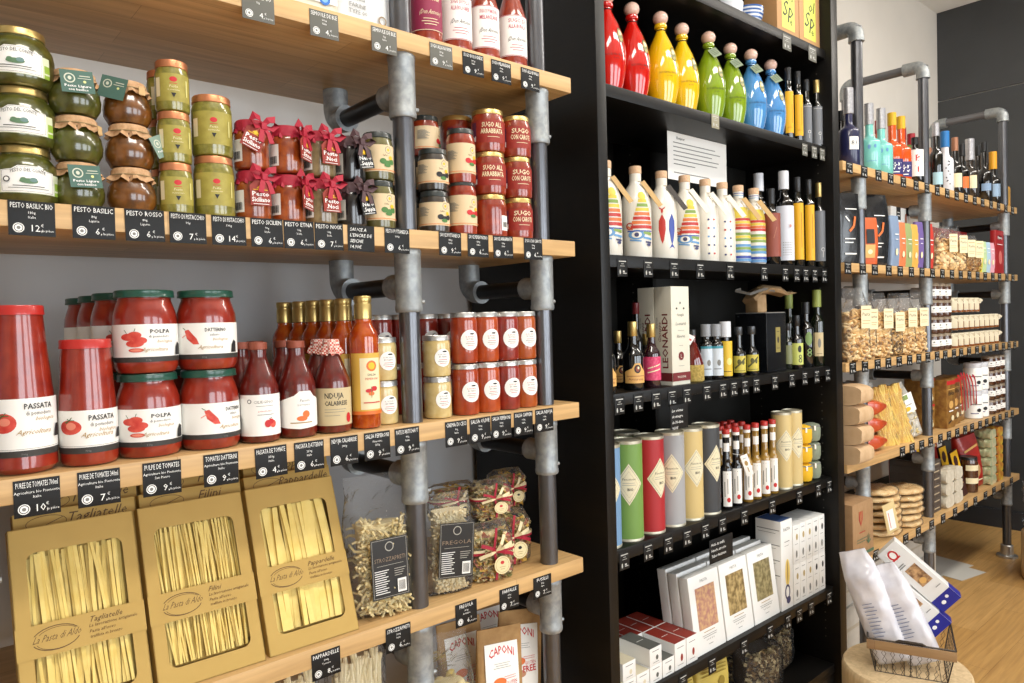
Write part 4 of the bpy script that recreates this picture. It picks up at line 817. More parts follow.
def bowextra(w, d, h, hz, tagm):
    CR = mat('cream_ribbon', '#e3d3a8', .5)
    def e(r, fn):
        m = MB()
        for off, mt in ((0, RIB), (.006, CR)):
            m.ribbon([fn(k/30, hz/h+.0001, 1.06, .2)[:2]+(hz+off-.003,) for k in range(31)], .006, mt)
        m.ribbon([(0+.003*sin(k), -d/2-.006-.002*k*0, .004+(h-.012)*k/8) for k in range(9)], .006, RIB, up=(1, 0, 0))
        for sx, a, mt in ((-1, 30, RIB), (1, 25, CR), (-1, -8, CR), (1, -12, RIB), (1, 62, CR)):
            L = .035; c, s_ = cos(rad(a))*sx, sin(rad(a)); m.ribbon([(0, -d/2-.008, hz), (c*L*.5, -d/2-.020, hz+s_*L*.5+.003), (c*L, -d/2-.014, hz+s_*L), (c*L*1.3, -d/2-.010, hz+s_*L*1.3-.003)], [.004, .008, .008, .009], mt, up=(-s_, 0, c))
        m.build('ribbon', r)
        g = MB(); g.rev([(.0001, 0), (.021, 0), (.021, .0012), (.0001, .0012)], mat('oval_tag', '#e2d3a3', .6), 28); g.art([('ring', 0, 0, .0175, .0175, .0008, SCR), ('ell', 0, .006, .005, .004, tagm), ('line', -.008, -.004, .008, -.004, .001, SCR), ('line', -.006, -.009, .006, -.009, .001, SCR)], lambda s, t, o: (s, t, .0012+o), .0002)
        g.build('oval_tag', r, loc=(.012, -d/2-.0145, hz-.032), rot=(rad(86), 0, 0)); r.children
    return e
for i, (c, tg) in enumerate(((TRI, REDC), (TRI[1:4]+TRI[:1], INK))):
    BUILD['farf%d' % i] = clearbag(.122, .075, .135, .80, ('bow', 'curl')[i], 330, c, 11+i, 1.0, None, bowextra(.122, .075, .135, .072, tg), top=.8, name='pasta_bag')
put('farf0', (1.092, 1.366, Z4), 'ribboned clear bag of coloured bow pasta, lower row left, round red-printed tag', 'bag', 'ribboned coloured pasta bags', rad(-12))
put('farf1', (1.198, 1.420, Z4), 'ribboned clear bag of coloured spiral pasta, lower row right, round dark-printed tag', 'bag', 'ribboned coloured pasta bags', rad(-14))
put('farf1', (1.065, 1.47, Z4+.135), 'ribboned coloured pasta bag lying on top, leftmost', 'bag', 'ribboned coloured pasta bags', rad(-12), sc=(1, 1, .62))
put('farf0', (1.125, 1.39, Z4+.137), 'ribboned coloured pasta bag lying on top, middle', 'bag', 'ribboned coloured pasta bags', rad(-16), sc=(.85, .8, .68))
put('farf1', (1.232, 1.455, Z4+.137), 'ribboned coloured pasta bag lying on top, right', 'bag', 'ribboned coloured pasta bags', rad(-14), sc=(.78, 1, .68))

# ---- lowest board
Z5 = TOPS[4]+.0004
CAPL = mat('brown_kraft', '#a98452', .75, hex2='#9c7747', scale=60, bump=.15)
def caponi():
    r = empty('pasta_pouch'); m = MB(); w, h, d = .125, .27, .05
    def fn(u, v):
        a = 2*pi*u; dd = d*(1-v**1.5)+.004; ca, sa = cos(a), sin(a); return (w/2*abs(ca)**.4*(1 if ca > 0 else -1), dd/2*abs(sa)**.6*(1 if sa > 0 else -1)+.002*noise.noise(Vector((ca*3, sa*3, v*9))), v*h)
    vs = [fn(i/36, j/14) for j in range(15) for i in range(36)]; m.add(vs, [(j*36+i, j*36+(i+1) % 36, (j+1)*36+(i+1) % 36, (j+1)*36+i) for j in range(14) for i in range(36)]+[tuple(reversed(range(36))), tuple(14*36+i for i in range(36))], CAPL); m.build('pouch', r, 50)
    g = MB(); fnp = lambda s, t, o: (s, -(d*(1-min(1, max(0, (t+.15)/h))**1.5)+.004)/2-.0018-o, t+.15)
    g.art([('rect', -.046, -.075, .046, .085, WHT), ('text', 'CAPONI', 0, .050, .019, REDC, {'fit': .070, 'bold': True, 'arc': .010}), ('line', -.022, .038, .022, .038, .001, GREYINK), ('line', -.018, .033, .018, .033, .001, GREYINK), ('line', -.024, .028, .024, .028, .001, GREYINK),
           ('ell', -.008, -.004, .018, .010, ORG), ('line', -.038, -.012, -.02, -.008, .004, ORG), ('ell', -.004, -.034, .016, .009, mat('salmon_print', '#c08a68', .6)), ('line', -.036, -.042, -.016, -.038, .004, MATS['salmon_print']), ('text', 'FREE', .022, -.030, .016, REDC, {'fit': .036, 'bold': True, 'rot': .1}), ('text', 'GLUTEN', .024, -.012, .008, REDC, {'fit': .03, 'rot': .1}), ('line', .004, .006, .036, .008, .001, REDC), ('line', .004, .001, .036, .003, .001, REDC)], fnp, .0006)
    g.build('label', r)
    q = MB(); q.art([('polyf', [(x, z-.118) for x, z in rounded(.05, .03, .01)], PAST)], fnp, .0004); q.build('window', r); return r
BUILD['cap'] = caponi
for i, (X, Yv, z, rz, ry, d) in enumerate(((1.098, 1.350, 0, -10, 4, 'front left of the lowest board'), (1.198, 1.400, 0, -16, 6, 'front right of the two'), (1.07, 1.45, .0, -8, 0, 'in the second row left'), (1.245, 1.53, .015, -20, -6, 'in the rear row'))):
    put('cap', (X, Yv, Z5+z*0), 'kraft pasta pouch with white label and red arched lettering, '+d, 'bag', 'kraft pasta pouches with red lettering', rad(rz), rx=rad(-4), ry=rad(ry))
BUILD['shells'] = clearbag(.125, .08, .30, .62, 'shell', 150, [mat('shell_pasta', '#dcc488', .6), PAST, PASTP], 21, 1.15, None, None, top=.8)
put('shells', (.965, 1.372, Z5), 'clear bag of shell pasta on the lowest board right of the middle pipe', 'bag', None, rad(-10))
BUILD['sticks'] = clearbag(.13, .08, .335, .93, 'stick', 320, [mat('pale_stick_pasta', '#d8c9a0', .65), mat('pale_stick_pasta_light', '#e4d8b5', .65)], 22, 1.3, None, None, align=Matrix.Rotation(rad(90), 3, 'Y'))
put('sticks', (.745, 1.40, Z5), 'clear bag of upright pale stick pasta under the pasta boxes, beside the middle pipe', 'bag', None, rad(-8)); put('sticks', (.60, 1.42, Z5), 'clear bag of upright pale stick pasta under the pasta boxes, left of its twin', 'bag', None, rad(6), sc=(1, 1, .96))

# ================================================================== BOOKCASE CONTENTS
ZS = [z+.0004 for z in BS]; FY = BYS+.008
def at(xc, yc, Yv): return px(xc, yc, Yv).x
CORK = mat('cork', '#d3b190', .8, hex2='#c49e7a', scale=200); BALL = mat('stopper_wood', '#dcb9a8', .35, coat=.5, hex2='#d0aa98', scale=60)
# ---- glossy teardrop bottles
def tear(col, name, tagc=None):
    def f():
        c = mat(name, col, .12, coat=1); r = empty('ceramic_bottle')
        p = [(.026, 0), (.030, .002), (.036, .020), (.0425, .055), (.0445, .085), (.0435, .115), (.0375, .150), (.0280, .178), (.0185, .200), (.0125, .214), (.0115, .224), (.0155, .226), (.0165, .231), (.0150, .237), (.010, .239)]
        m = MB(); m.rev(p, c, 32); m.build('bottle_body', r)
        m = MB(); m.rev([(.006, .236)]+[(.0200*sin(rad(a)), .2550-.0200*cos(rad(a))) for a in (25, 45, 65, 90, 115, 135, 155, 178)], BALL, 24); m.build('stopper', r)
        m = MB(); m.rev([(.0125, .217), (.0142, .2185), (.0125, .220)], INK, 16); m.build('cord', r)
        fn = proffn(p, 0, 0, .044); g = MB()
        ov = mat('oval_label', '#b9ab6a', .5, hex2='#5d6b4a', scale=120)
        g.art([('ell', .030, .142, .011, .021, INK), ('ell', .030, .142, .0098, .019, ov), ('ell', .030, .148, .006, .007, CREAM)], fn, .0005); g.build('oval_label', r)
        g = MB(); dk = mat(name+'_lettering', '#%02x%02x%02x' % tuple(int(int(col[i:i+2], 16)*.35) for i in (1, 3, 5)), .5)
        g.art([('text', 'OLIO EXTRA VERGINE', .010, .085, .0055, dk, {'fit': .052}), ('text', 'di oliva', .012, .077, .004, dk, {'shear': .3})], fn, .0005); g.build('lettering', r)
        if tagc: q = MB(); q.box(-.012, -.001, -.034, .012, 0, 0, tagc); q.art([('line', -.009, -.006-k*.006, .009, -.006-k*.006, .0012, INK) for k in range(4)], front(-.001), .0002); q.build('hang_tag', r, loc=(.004, -.0185, .214), rot=(rad(-28), rad(-24), rad(8)))
        return r
    return f
SAGE = mat('sage_tag', '#93a388', .6)
for k, c, t in (('red', '#c4170f', None), ('yellow', '#e6b911', None), ('green', '#7f9a1c', SAGE), ('blue', '#4a8ac4', SAGE)): BUILD['t'+k] = tear(c, 'glaze_'+k, t)
for i, (k, xc) in enumerate((('red', 608), ('red', 633), ('yellow', 661.5), ('yellow', 682.5), ('green', 709), ('green', 730.5), ('blue', 751), ('blue', 770.5))):
    Yv = FY+.051+(.012 if i % 2 else 0)
    put('t'+k, (max(at(xc, 75, Yv), BI0+.052), Yv, ZS[1]), 'glossy %s teardrop oil bottle with round wooden stopper, %s of the two' % (k, ('left', 'right')[i % 2]), 'bottle', k+' teardrop bottles', rad(-36-4*(i//2)), sc=(1.18, 1.18, 1.07))
def bottle(R, H, neck, nz, glass, cap=None, labels=(), capn='cap', sq=0, sh=.35, n=24, name='oil_bottle'):
    """R radius, H to the top of the glass, neck radius, nz height where the shoulder ends."""
    def f():
        r = empty(name); p = [(R*.9, 0), (R, .004), (R, nz*(1-sh*.6)), (R*.93, nz*(1-sh*.35)), (R*.6, nz*(1-sh*.08)), (neck*1.15, nz+.006), (neck, nz+.018), (neck, H)]
        m = MB(); m.rev(p, glass, n, sq=sq); m.build('bottle_body', r, 50)
        if cap: m = MB(); cr, ch, cm = cap; m.rev([(cr*.95, H-ch), (cr, H-ch+.001), (cr, H+.004), (cr*.9, H+.0055), (.0001, H+.0055)], cm, 20); m.build(capn, r)
        for a, z, ang in labels: g = MB(); g.art(a, cylfn(R*(1.0 if not sq else 1.08), z, ang), .0006); g.build('label', r)
        return r
    return f
DKG = mat('dark_bottle_glass', '#0f1210', .06, coat=1, spec=.6); BLKG = mat('black_bottle_glass', '#0a0a0b', .08, coat=1); GRG = mat('green_bottle_glass', '#12180c', .07, coat=1)
YLAB = mat('yellow_label', '#e3a80c', .5); GYLAB = mat('slate_label', '#72757a', .5); RBLAB = mat('rust_label', '#8a4434', .55); WCAP = mat('white_cap', '#d6d9df', .35); BCAP = mat('black_cap', '#1a1b1d', .35)
ylab = [('rect', -.017, -.078, .017, .078, YLAB), ('line', .008, -.04, .008, .03, .002, mat('amber_print', '#a8700c', .6)), ('text', 'olio', -.001, -.06, .008, MATS['amber_print'])]
glab = [('rect', -.024, -.078, .024, .072, GYLAB), ('ring', .004, -.035, .006, .006, .0012, CHALK), ('line', .004, -.045, .004, -.060, .001, CHALK), ('line', -.018, .064, .018, .064, .001, CHALK)]
BUILD['ylo'] = bottle(.0195, .265, .0115, .195, DKG, (.0125, .045, BCAP), [(ylab, .100, 0)], sh=.2); BUILD['gyo'] = bottle(.0205, .262, .0115, .180, DKG, (.0125, .045, GOLD), [(glab, .088, 0)], sh=.2); BUILD['gyb'] = bottle(.0205, .255, .0115, .180, DKG, (.0125, .040, BCAP), [(glab, .088, 0)], sh=.2)
for k, xc, d in (('ylo', 788, 'dark oil bottle with yellow label beside the blue teardrop bottle'), ('ylo', 797.5, 'dark oil bottle with yellow label, second beside the blue teardrop bottles'), ('gyb', 806, 'dark oil bottle with slate label and black cap on the teardrop shelf'), ('gyo', 816.5, 'dark oil bottle with slate label and gold cap on the teardrop shelf')):
    Yv = FY+.022+(.012 if xc == 806 else 0); put(k, (at(xc, 100, Yv), Yv, ZS[1]), d, 'bottle', None, rad(-42), sc=.97)
# ---- painted white bottles
WCER = mat('white_ceramic', '#e2ddd0', .3, coat=.4)
PC = {'r': mat('paint_red', '#b8342c', .4), 'b': mat('paint_blue', '#33479a', .4), 'y': mat('paint_yellow', '#d6bf45', .4), 'o': mat('paint_orange', '#d4713a', .4), 'g': mat('paint_green', '#7f9a4c', .4), 't': mat('paint_sky', '#5f92c0', .4), 'n': mat('paint_navy', '#3b3f66', .4)}
def squid(flip=1):
    a = []
    cols = 'ygyoror'
    for k in range(7):
        w = .012+.0035*k; z = .062-.012*k; a.append(('poly', [(-w+.006, z), (w+.006, z), (w+.007, z-.009), (-w+.005, z-.009)], PC[cols[k]]))
    a += [('ell', .006, .072, .012, .012, PC['y']), ('line', -.022, -.022, -.036, -.012, .004, PC['o']), ('ring', -.030, -.012, .010, .010, .003, PC['r']), ('ell', -.012, -.036, .022, .013, PC['t']), ('ell', -.012, -.036, .013, .009, WCER), ('ell', -.012, -.036, .006, .006, PC['n']), ('line', .006, -.030, .034, -.034, .008, PC['g']), ('line', .006, -.044, .034, -.048, .006, PC['t']), ('line', .012, -.056, .032, -.058, .005, PC['n']), ('line', -.030, -.050, .0, -.054, .004, PC['t']), ('ell', .022, -.064, .007, .004, PC['n']), ('line', -.036, -.026, .036, -.026, .003, PC['b'])]
    return a
def fishes():
    def fish(x, s, m, up):
        return [('poly', [(x, .030*s), (x+.009, .010*s), (x+.0095, -.015*s), (x+.004, -.045*s), (x, -.055*s), (x-.004, -.045*s), (x-.0095, -.015*s), (x-.009, .010*s)], m), ('polyf', [(x, (.030 if up else -.052)*s), (x+.010, (.052 if up else -.066)*s), (x, (.044 if up else -.060)*s), (x-.010, (.052 if up else -.066)*s)], m)]
    return fish(-.012, 1, PC['r'], True)+fish(.016, 1.05, PC['b'], False)
def wbottle(artf, R=.0405, tagm=None, cap=CORK, neckstripes=False, tag2=None):
    def f():
        p = [(R*.96, 0), (R, .003), (R, .140), (R*.95, .160), (R*.72, .190), (R*.42, .208), (.0155, .216), (.0155, .236)]
        r = empty('ceramic_bottle'); m = MB(); m.rev(p, WCER, 32); m.build('bottle_body', r); m = MB(); m.rev([(.0150, .236), (.0165, .237), (.0165, .255), (.0155, .257), (.0001, .257)], cap, 20); m.build('stopper', r)
        g = MB(); g.art(artf(), proffn(p, .098, 0, R), .0005, .00008)
        if neckstripes: g.art([('rect', -.04, .222, .04, .2245, PC['t']), ('rect', -.04, .229, .04, .2315, PC['b'])], cylfn(.0155), .0004)
        g.build('painting', r, 30)
        if tagm:
            q = MB(); q.box(-.0085, -.0012, -.085, .0085, 0, 0, tagm); q.tube([(0, 0, 0), (-.01, .010, .012)], .0006, MATS['twine'], 5); q.build('hang_tag', r, loc=(.012, -.020, .212), rot=(rad(-22), rad(-26), rad(26)))
        return r
    return f
def dots(): return [('ell', -.001+.017*c, .030-.026*k, .0032, .0032, PC['nrtn'[(k+c) % 4]]) for k in range(5) for c in (0, 1)]+[('line', -.03, .05, -.03, -.09, .0006, PC['t'])]
def stripes():
    cs = 'yryorwgygwtgtwbtb'; a = []
    for k, ch in enumerate(cs): a.append(('rect', -.10, .058-.0094*k-.0082, .10, .058-.0094*k, PC[ch] if ch != 'w' else WCER))
    return [('rect', -.10, .055, .10, .085, PC['y'])]+a
TANTAG = mat('tan_tag', '#b99863', .7); DTAG = mat('dark_tag', '#2e2620', .6)
BUILD['wsq'] = wbottle(squid, tagm=TANTAG); BUILD['wfi'] = wbottle(fishes, tagm=DTAG); BUILD['wdo'] = wbottle(dots, .037, tagm=mat('white_tag', '#d9d3c4', .6)); BUILD['wst'] = wbottle(stripes, .034, tagm=TANTAG, neckstripes=True); BUILD['wsq2'] = wbottle(squid, tagm=mat('white_tag', '#d9d3c4', .6))
for i, (k, xc, d) in enumerate((('wsq', 606, 'white bottle painted with an octopus, half hidden at the left side panel'), ('wsq', 636, 'white bottle painted with striped octopus, fully visible'), ('wfi', 662, 'white bottle painted with one red and one blue fish'), ('wsq2', 685, 'white bottle painted with octopus, right of the fish bottle'), ('wdo', 705.5, 'white bottle painted with small dots, left of the two'), ('wdo', 722.5, 'white bottle painted with small dots, right of the two'), ('wst', 738.5, 'bottle with rainbow stripes, left of the two'), ('wst', 754, 'bottle with rainbow stripes, right of the two'))):
    Yv = FY+.046; put(k, (max(at(xc, 215, Yv), BI0+.047), Yv, ZS[2]), d, 'bottle', None, rad(-30-3*i), sc=(1.10, 1.10, 1.045))
BUILD['wcb'] = bottle(.034, .345, .015, .255, BLKG, (.0185, .062, WCAP), [([('rect', -.040, -.105, .040, .095, mat('cool_white_label', '#d3d6df', .5))]+[('ell', -.012+.007*(k % 5), -.085+.009*(k//5), .0016, .0016, GREYINK) for k in range(30)]+[('ell', .012, .02, .004, .006, mat('rose_print', '#c98f84', .6))], .125, 0)], sh=.16)
BUILD['rub'] = bottle(.031, .27, .013, .195, BLKG, (.0145, .05, BCAP), [([('rect', -.04, -.085, .04, .070, RBLAB), ('line', .0, -.02, .012, .02, .0015, mat('rust_print', '#b57a5e', .6))], .115, 0)], sh=.2)
BUILD['yl2'] = bottle(.0225, .328, .0115, .255, DKG, (.013, .05, BCAP), [([('rect', -.0185, -.105, .0185, .105, YLAB), ('line', .008, -.06, .008, .07, .0025, MATS['amber_print'])], .130, 0)], sh=.12)
BUILD['gy2'] = bottle(.0245, .325, .0115, .235, DKG, (.013, .05, GOLD), [([('rect', -.026, -.10, .026, .095, GYLAB), ('ring', .006, -.055, .007, .007, .0012, CHALK), ('line', .006, -.064, .006, -.086, .001, CHALK)], .125, 0)], sh=.16)
for k, xc, Yo, d in (('wcb', 759, .115, 'tall dark bottle with white cap behind the rainbow bottles'), ('rub', 771, .034, 'dark bottle with rust label beside the rainbow bottles'), ('wcb', 784, .040, 'tall dark bottle with white cap and cool white label, front'), ('yl2', 797.5, .024, 'tall dark bottle with long yellow label, left of the two'), ('yl2', 808.5, .024, 'tall dark bottle with long yellow label, right of the two'), ('gy2', 819, .026, 'tall dark bottle with slate label nearest the right side panel')):
    Yv = FY+Yo; put(k, (at(xc, 215, Yv), Yv, ZS[2]), d, 'bottle', None, rad(-46))
# ---- third shelf: syrups, boxes, tin
ORL = mat('amber_label', '#d8a860', .55); PKL = mat('pink_label', '#c22a5a', .55, hex2='#d8557a', scale=120)
def syrup(lab, H=.188, R=.030):
    a = [('poly', [(-.034, -.030), (.034, -.030), (.034, .002), (.020, .012), (.012, .026), (-.004, .026), (-.012, .012), (-.034, .002)], lab), ('ell', .004, .010, .010, .012, INK), ('ell', .004, .010, .006, .008, RBLAB), ('ell', .006, .013, .003, .004, CREAM), ('line', -.028, -.010, .028, -.010, .0016, RBLAB), ('text', 'Amarena', 0, -.022, .007, RBLAB, {'fit': .045})]
    return bottle(R, H, .0125, .118, BLKG, (.0135, .036, GOLD), [(a, .050, 0)], name='syrup_bottle')
BUILD['syr'] = syrup(ORL); BUILD['pink'] = bottle(.026, .180, .011, .12, mat('purple_glass', '#2a1018', .08, coat=1), (.013, .034, GOLD), [([('rect', -.034, -.034, .034, .034, PKL), ('line', -.02, .0, .02, .012, .003, CREAM), ('line', -.02, -.012, .02, -.002, .003, CREAM)], .056, 0)], name='syrup_bottle')
BUILD['rcap'] = bottle(.026, .25, .010, .16, BLKG, (.0125, .03, mat('garnet_cap', '#6e1f24', .4)), [], name='syrup_bottle')
for k, xc, Yo, sc, d in (('syr', 605, .032, 1, 'dark syrup bottle with gold cap, against the left side panel'), ('syr', 633, .032, 1.02, 'dark syrup bottle with gold cap and amber label, fully visible'), ('pink', 651.5, .030, 1.02, 'slim bottle with gold cap and pink flowered label'), ('syr', 663, .070, .82, 'small gold-capped syrup bottle squeezed beside the tall cream boxes'), ('rcap', 637, .14, 1, 'dark bottle with garnet cap standing behind the syrup bottles'), ('syr', 618, .11, .88, 'gold-capped bottle behind the syrup bottles, at left')):
    Yv = FY+Yo; X = max(at(xc, 358, Yv), BI0+.032); 
    if k == 'syr' and xc == 663: X = 1.762
    put(k, (X, Yv, ZS[3]), d, 'bottle', None, rad(-34), sc=sc)
def leon():
    r = empty('tall_box'); cb = mat('cream_box', '#d5d2c2', .6); br = mat('maroon_print', '#6e1f22', .6); m = MB(); m.box(-.045, 0, 0, .045, .062, .300, cb, .001)
    m.build('carton', r)
    g = MB()
    fnl = lambda s, t, o: (-.0452-o, .031+t, .15+s)
    g.art([('text', 'LEONARDI', -.098, -.016, .021, br, {'fit': .165, 'al': 'l', 'bold': True}), ('text', 'Giuseppe', .01, .008, .012, br, {'shear': .4}), ('text', 'ACETAIA', .04, .020, .006, GREYINK)], fnl, .0002)
    g.art([('ell', -.018, .083, .004, .003, INK), ('ell', .018, .083, .004, .003, INK), ('ell', 0, .100, .004, .004, GREYINK), ('text', 'Famiglia', 0, .060, .008, GREYINK, {'shear': .3}), ('text', 'Leonardi', 0, .032, .011, GREYINK, {'shear': .3, 'fit': .05}), ('line', -.016, .016, .016, .016, .001, GREYINK), ('text', 'Riserva', 0, -.006, .010, GREYINK, {'shear': .3}), ('line', -.01, -.03, .01, -.03, .001, GREYINK), ('ell', 0, -.062, .013, .013, br), ('text', 'L', 0, -.068, .012, cb), ('line', -.014, -.092, .014, -.092, .001, GREYINK), ('rect', -.0448, -.138, .0448, -.112, br), ('text', 'MODENA', 0, -.129, .007, cb)], front(-.0002, 0, .15), .0002)
    g.art([('rect', -.138, -.031, -.112, .031, br)], fnl, .0001); g.build('print', r); return r
BUILD['leon'] = leon
put('leon', (1.850, 1.340, ZS[3]), 'tall cream box with maroon lettering down its side, front of the two', 'box', 'tall cream boxes'); put('leon', (1.850, 1.405, ZS[3]), 'tall cream box with maroon lettering down its side, rear of the two', 'box', 'tall cream boxes')
def flask():
    r = empty('flask'); m = MB(); m.rev([(.030, 0), (.035, .004), (.035, .05), (.033, .056)], mat('straw_base', '#b59a50', .8, hex2='#8d7a38', scale=150, bump=.5), 24); m.build('straw_base', r)
    m = MB(); m.rev([(.033, .050), (.034, .058), (.025, .09), (.011, .125), (.010, .15)], mat('ruby_glass', '#5e120e', .08, coat=1), 24); m.build('bottle_body', r); m = MB(); m.rev([(.0115, .148), (.0115, .165), (.0001, .166)], BCAP, 16); m.build('cap', r)
    q = MB(); q.box(-.016, -.001, -.03, .016, 0, 0, WHT); q.art([('line', -.012, -.015, .012, -.015, .005, REDC)], front(-.001), .0002); q.build('hang_tag', r, loc=(-.01, -.016, .150), rot=(rad(-20), rad(30), rad(-20))); return r
BUILD['flask'] = flask; put('flask', (1.955, 1.372, ZS[3]), 'small ruby flask with straw base right of the tall cream boxes', 'bottle', None, rad(-40))
BUILD['bwl'] = bottle(.024, .175, .012, .128, BLKG, (.0165, .035, mat('grey_cap', '#8d9196', .4)), [([('rect', -.022, -.052, .022, .042, mat('pale_blue_label', '#c9d3dc', .5)), ('rect', -.022, .036, .022, .044, mat('teal_print', '#3b8d9e', .5)), ('line', -.012, -.03, .012, -.03, .002, INK), ('ell', .004, -.01, .006, .010, GREYINK)], .065, 0)], sh=.2)
BUILD['wyl'] = bottle(.0215, .182, .0115, .125, BLKG, (.0185, .046, WCAP), [([('rect', -.024, -.060, .024, .055, mat('sun_label', '#d9b52c', .5)), ('ell', .008, -.012, .010, .012, mat('sun_print', '#e6d37a', .5)), ('line', -.016, -.045, .016, -.045, .002, INK)], .068, 0)], sh=.15)
OLB = [('rect', -.024, -.030, .024, .026, mat('olive_yellow_label', '#c7b848', .5)), ('line', -.018, -.016, .018, .018, .006, mat('branch_print', '#57552a', .6)), ('ell', -.004, .006, .006, .009, MATS['branch_print']), ('ell', .010, .004, .005, .008, MATS['branch_print']), ('line', -.018, -.024, .018, -.024, .0015, INK)]
BUILD['ol'] = bottle(.0235, .162, .0105, .092, BLKG, (.0135, .022, mat('pewter_cap', '#55585c', .3, metal=.6)), [(OLB, .044, 0)], sh=.3)
for k, xc, Yo, d in (('bwl', 706, .050, 'dark bottle with pale label and grey cap beside the ruby flask'), ('bwl', 716, .028, 'dark bottle with pale label right of its twin, before the yellow label bottle'), ('wyl', 725.5, .024, 'dark bottle with tall white cap and yellow label'), ('ol', 738.5, .026, 'squat oil bottle with olive branch label, left of the two'), ('ol', 751.5, .026, 'squat oil bottle with olive branch label, right of the two')):
    Yv = FY+Yo; put(k, (at(xc, 352, Yv), Yv, ZS[3]), d, 'bottle', None, rad(-44))
m = MB(); bt = mat('black_tin', '#14161a', .22, metal=.3, coat=.4); m.box(0, 0, 0, .136, .125, .212, bt, .004); root = empty('oil_tin', (2.372, 1.352, ZS[3])); m.build('can', root)
m = MB(); m.tube([(.004, .004, .212), (.132, .004, .212), (.132, .121, .212), (.004, .121, .212), (.004, .004, .212)], .003, SILV, 8); m.tube([(.004, .004, .003), (.132, .004, .003)], .003, SILV, 8); m.build('rim', root)
g = MB(); g.art([('rect', -.016, -.045, .016, .045, mat('brass_label', '#a89a5c', .4, metal=.4)), ('line', -.01, .03, .01, .03, .002, INK), ('ell', 0, .0, .006, .012, INK), ('line', -.01, -.03, .01, -.03, .002, INK)], front(-.0005, .076, .115)); g.build('label', root)
tag(root, 'black rectangular oil tin with small brass label, kraft bag lying on it', 'tin')
def crumple(w, d, h, seed, mt, nu=26, nv=16):
    m = MB(); sd = seed*7.3
    def fn(i, j):
        u, v = i/nu*2*pi, -pi/2+pi*j/nv; x, y, z = cos(v)*cos(u), cos(v)*sin(u), sin(v); n = .35*noise.noise(Vector((x*2+sd, y*2, z*2)))+.25*noise.noise(Vector((x*5+sd, y*5, z*5)))
        return (w/2*x*(1+n), d/2*y*(1+n), h/2*z*(1+n))
    vs = [fn(i, j) for j in range(nv+1) for i in range(nu)]; m.add(vs, [(j*nu+i, j*nu+(i+1) % nu, (j+1)*nu+(i+1) % nu, (j+1)*nu+i) for j in range(nv) for i in range(nu)], mt); return m
m = MB(); KB = mat('bag_kraft', '#a98a66', .7, hex2='#96784f', scale=30, bump=.5)
path = [(-.085, 0, .045), (-.05, 0, .075), (0, .005, .085), (.06, .01, .080), (.11, .01, .062), (.145, .01, .066)]
vs = []; NW = 10
for i, p in enumerate(path):
    for k in range(NW):
        a = 2*pi*k/NW; w = (.030, .035, .042, .040, .030, .036)[i]; t = (.012, .014, .016, .014, .008, .005)[i]; vs.append((p[0]+.004*sin(3*k+i), p[1]+w*cos(a), p[2]+t*sin(a)*1.0+.004*sin(k*2+i*1.7)))
fs = [(i*NW+k, i*NW+(k+1) % NW, (i+1)*NW+(k+1) % NW, (i+1)*NW+k) for i in range(5) for k in range(NW)]+[tuple(reversed(range(NW))), tuple(5*NW+k for k in range(NW))]
m.add(vs, fs, KB); m.box(-.075, -.030, 0, -.025, .028, .066, KB, .006); m.ribbon([(-.09, .03, .09), (-.13, .02, .085), (-.10, -.02, .07), (-.04, -.035, .085), (.02, -.03, .078)], .010, mat('grey_cord', '#6d6a64', .8))
o = m.build('paper_bag', loc=(2.475, 1.415, ZS[3]+.2155), rot=(0, rad(-2), rad(-10))); tag(o, 'crumpled kraft paper bag lying across the top of the black oil tin', 'bag')
LIME = mat('lime_label', '#c2c96a', .5); LCAP = mat('lime_capsule', '#93a052', .5); oliv = mat('olive_motif', '#6f8a4a', .5)
BUILD['gnk'] = bottle(.026, .290, .013, .19, GRG, (.0155, .062, LCAP), [], sh=.2); BUILD['gcr'] = bottle(.027, .292, .013, .195, GRG, (.0165, .062, LCAP), [([('rect', -.017, -.046, .017, .046, mat('sand_label', '#c9b68a', .5)), ('ell', 0, .005, .006, .018, GREYINK), ('line', -.01, -.036, .01, -.036, .0014, INK)], .085, 0)], sh=.2)
BUILD['lim'] = bottle(.0235, .195, .0115, .125, BLKG, (.0135, .035, BCAP), [([('rect', -.026, -.038, .026, .042, LIME), ('ell', .006, .020, .007, .013, INK), ('ring', .008, -.008, .006, .007, .003, INK), ('ring', .008, -.022, .007, .008, .003, INK)], .055, 0)], sh=.2)
BUILD['olm'] = bottle(.029, .245, .0125, .165, BLKG, (.0145, .040, BCAP), [([('ell', .004, .030, .013, .026, oliv), ('text', '8', .006, -.040, .036, oliv)], .080, 0)], sh=.2); BUILD['slm'] = bottle(.020, .165, .010, .115, GRG, (.012, .02, BCAP), [([('rect', -.016, -.04, .016, .03, mat('moss_label', '#7c8059', .5))], .06, 0)], sh=.2)
for k, xc, Yo, d in (('gnk', 789.5, .13, 'dark bottle with lime capsule standing behind, right of the oil tin'), ('slm', 787.5, .050, 'small dark bottle with moss label touching the oil tin'), ('lim', 796.5, .026, 'dark bottle with square lime label and black motif'), ('olm', 806, .046, 'dark bottle with printed green olive motif'), ('gcr', 817.5, .036, 'dark bottle with lime capsule and sand label, by the right panel')):
    Yv = FY+Yo; put(k, (at(xc, 350, Yv), Yv, ZS[3]), d, 'bottle', None, rad(-48))
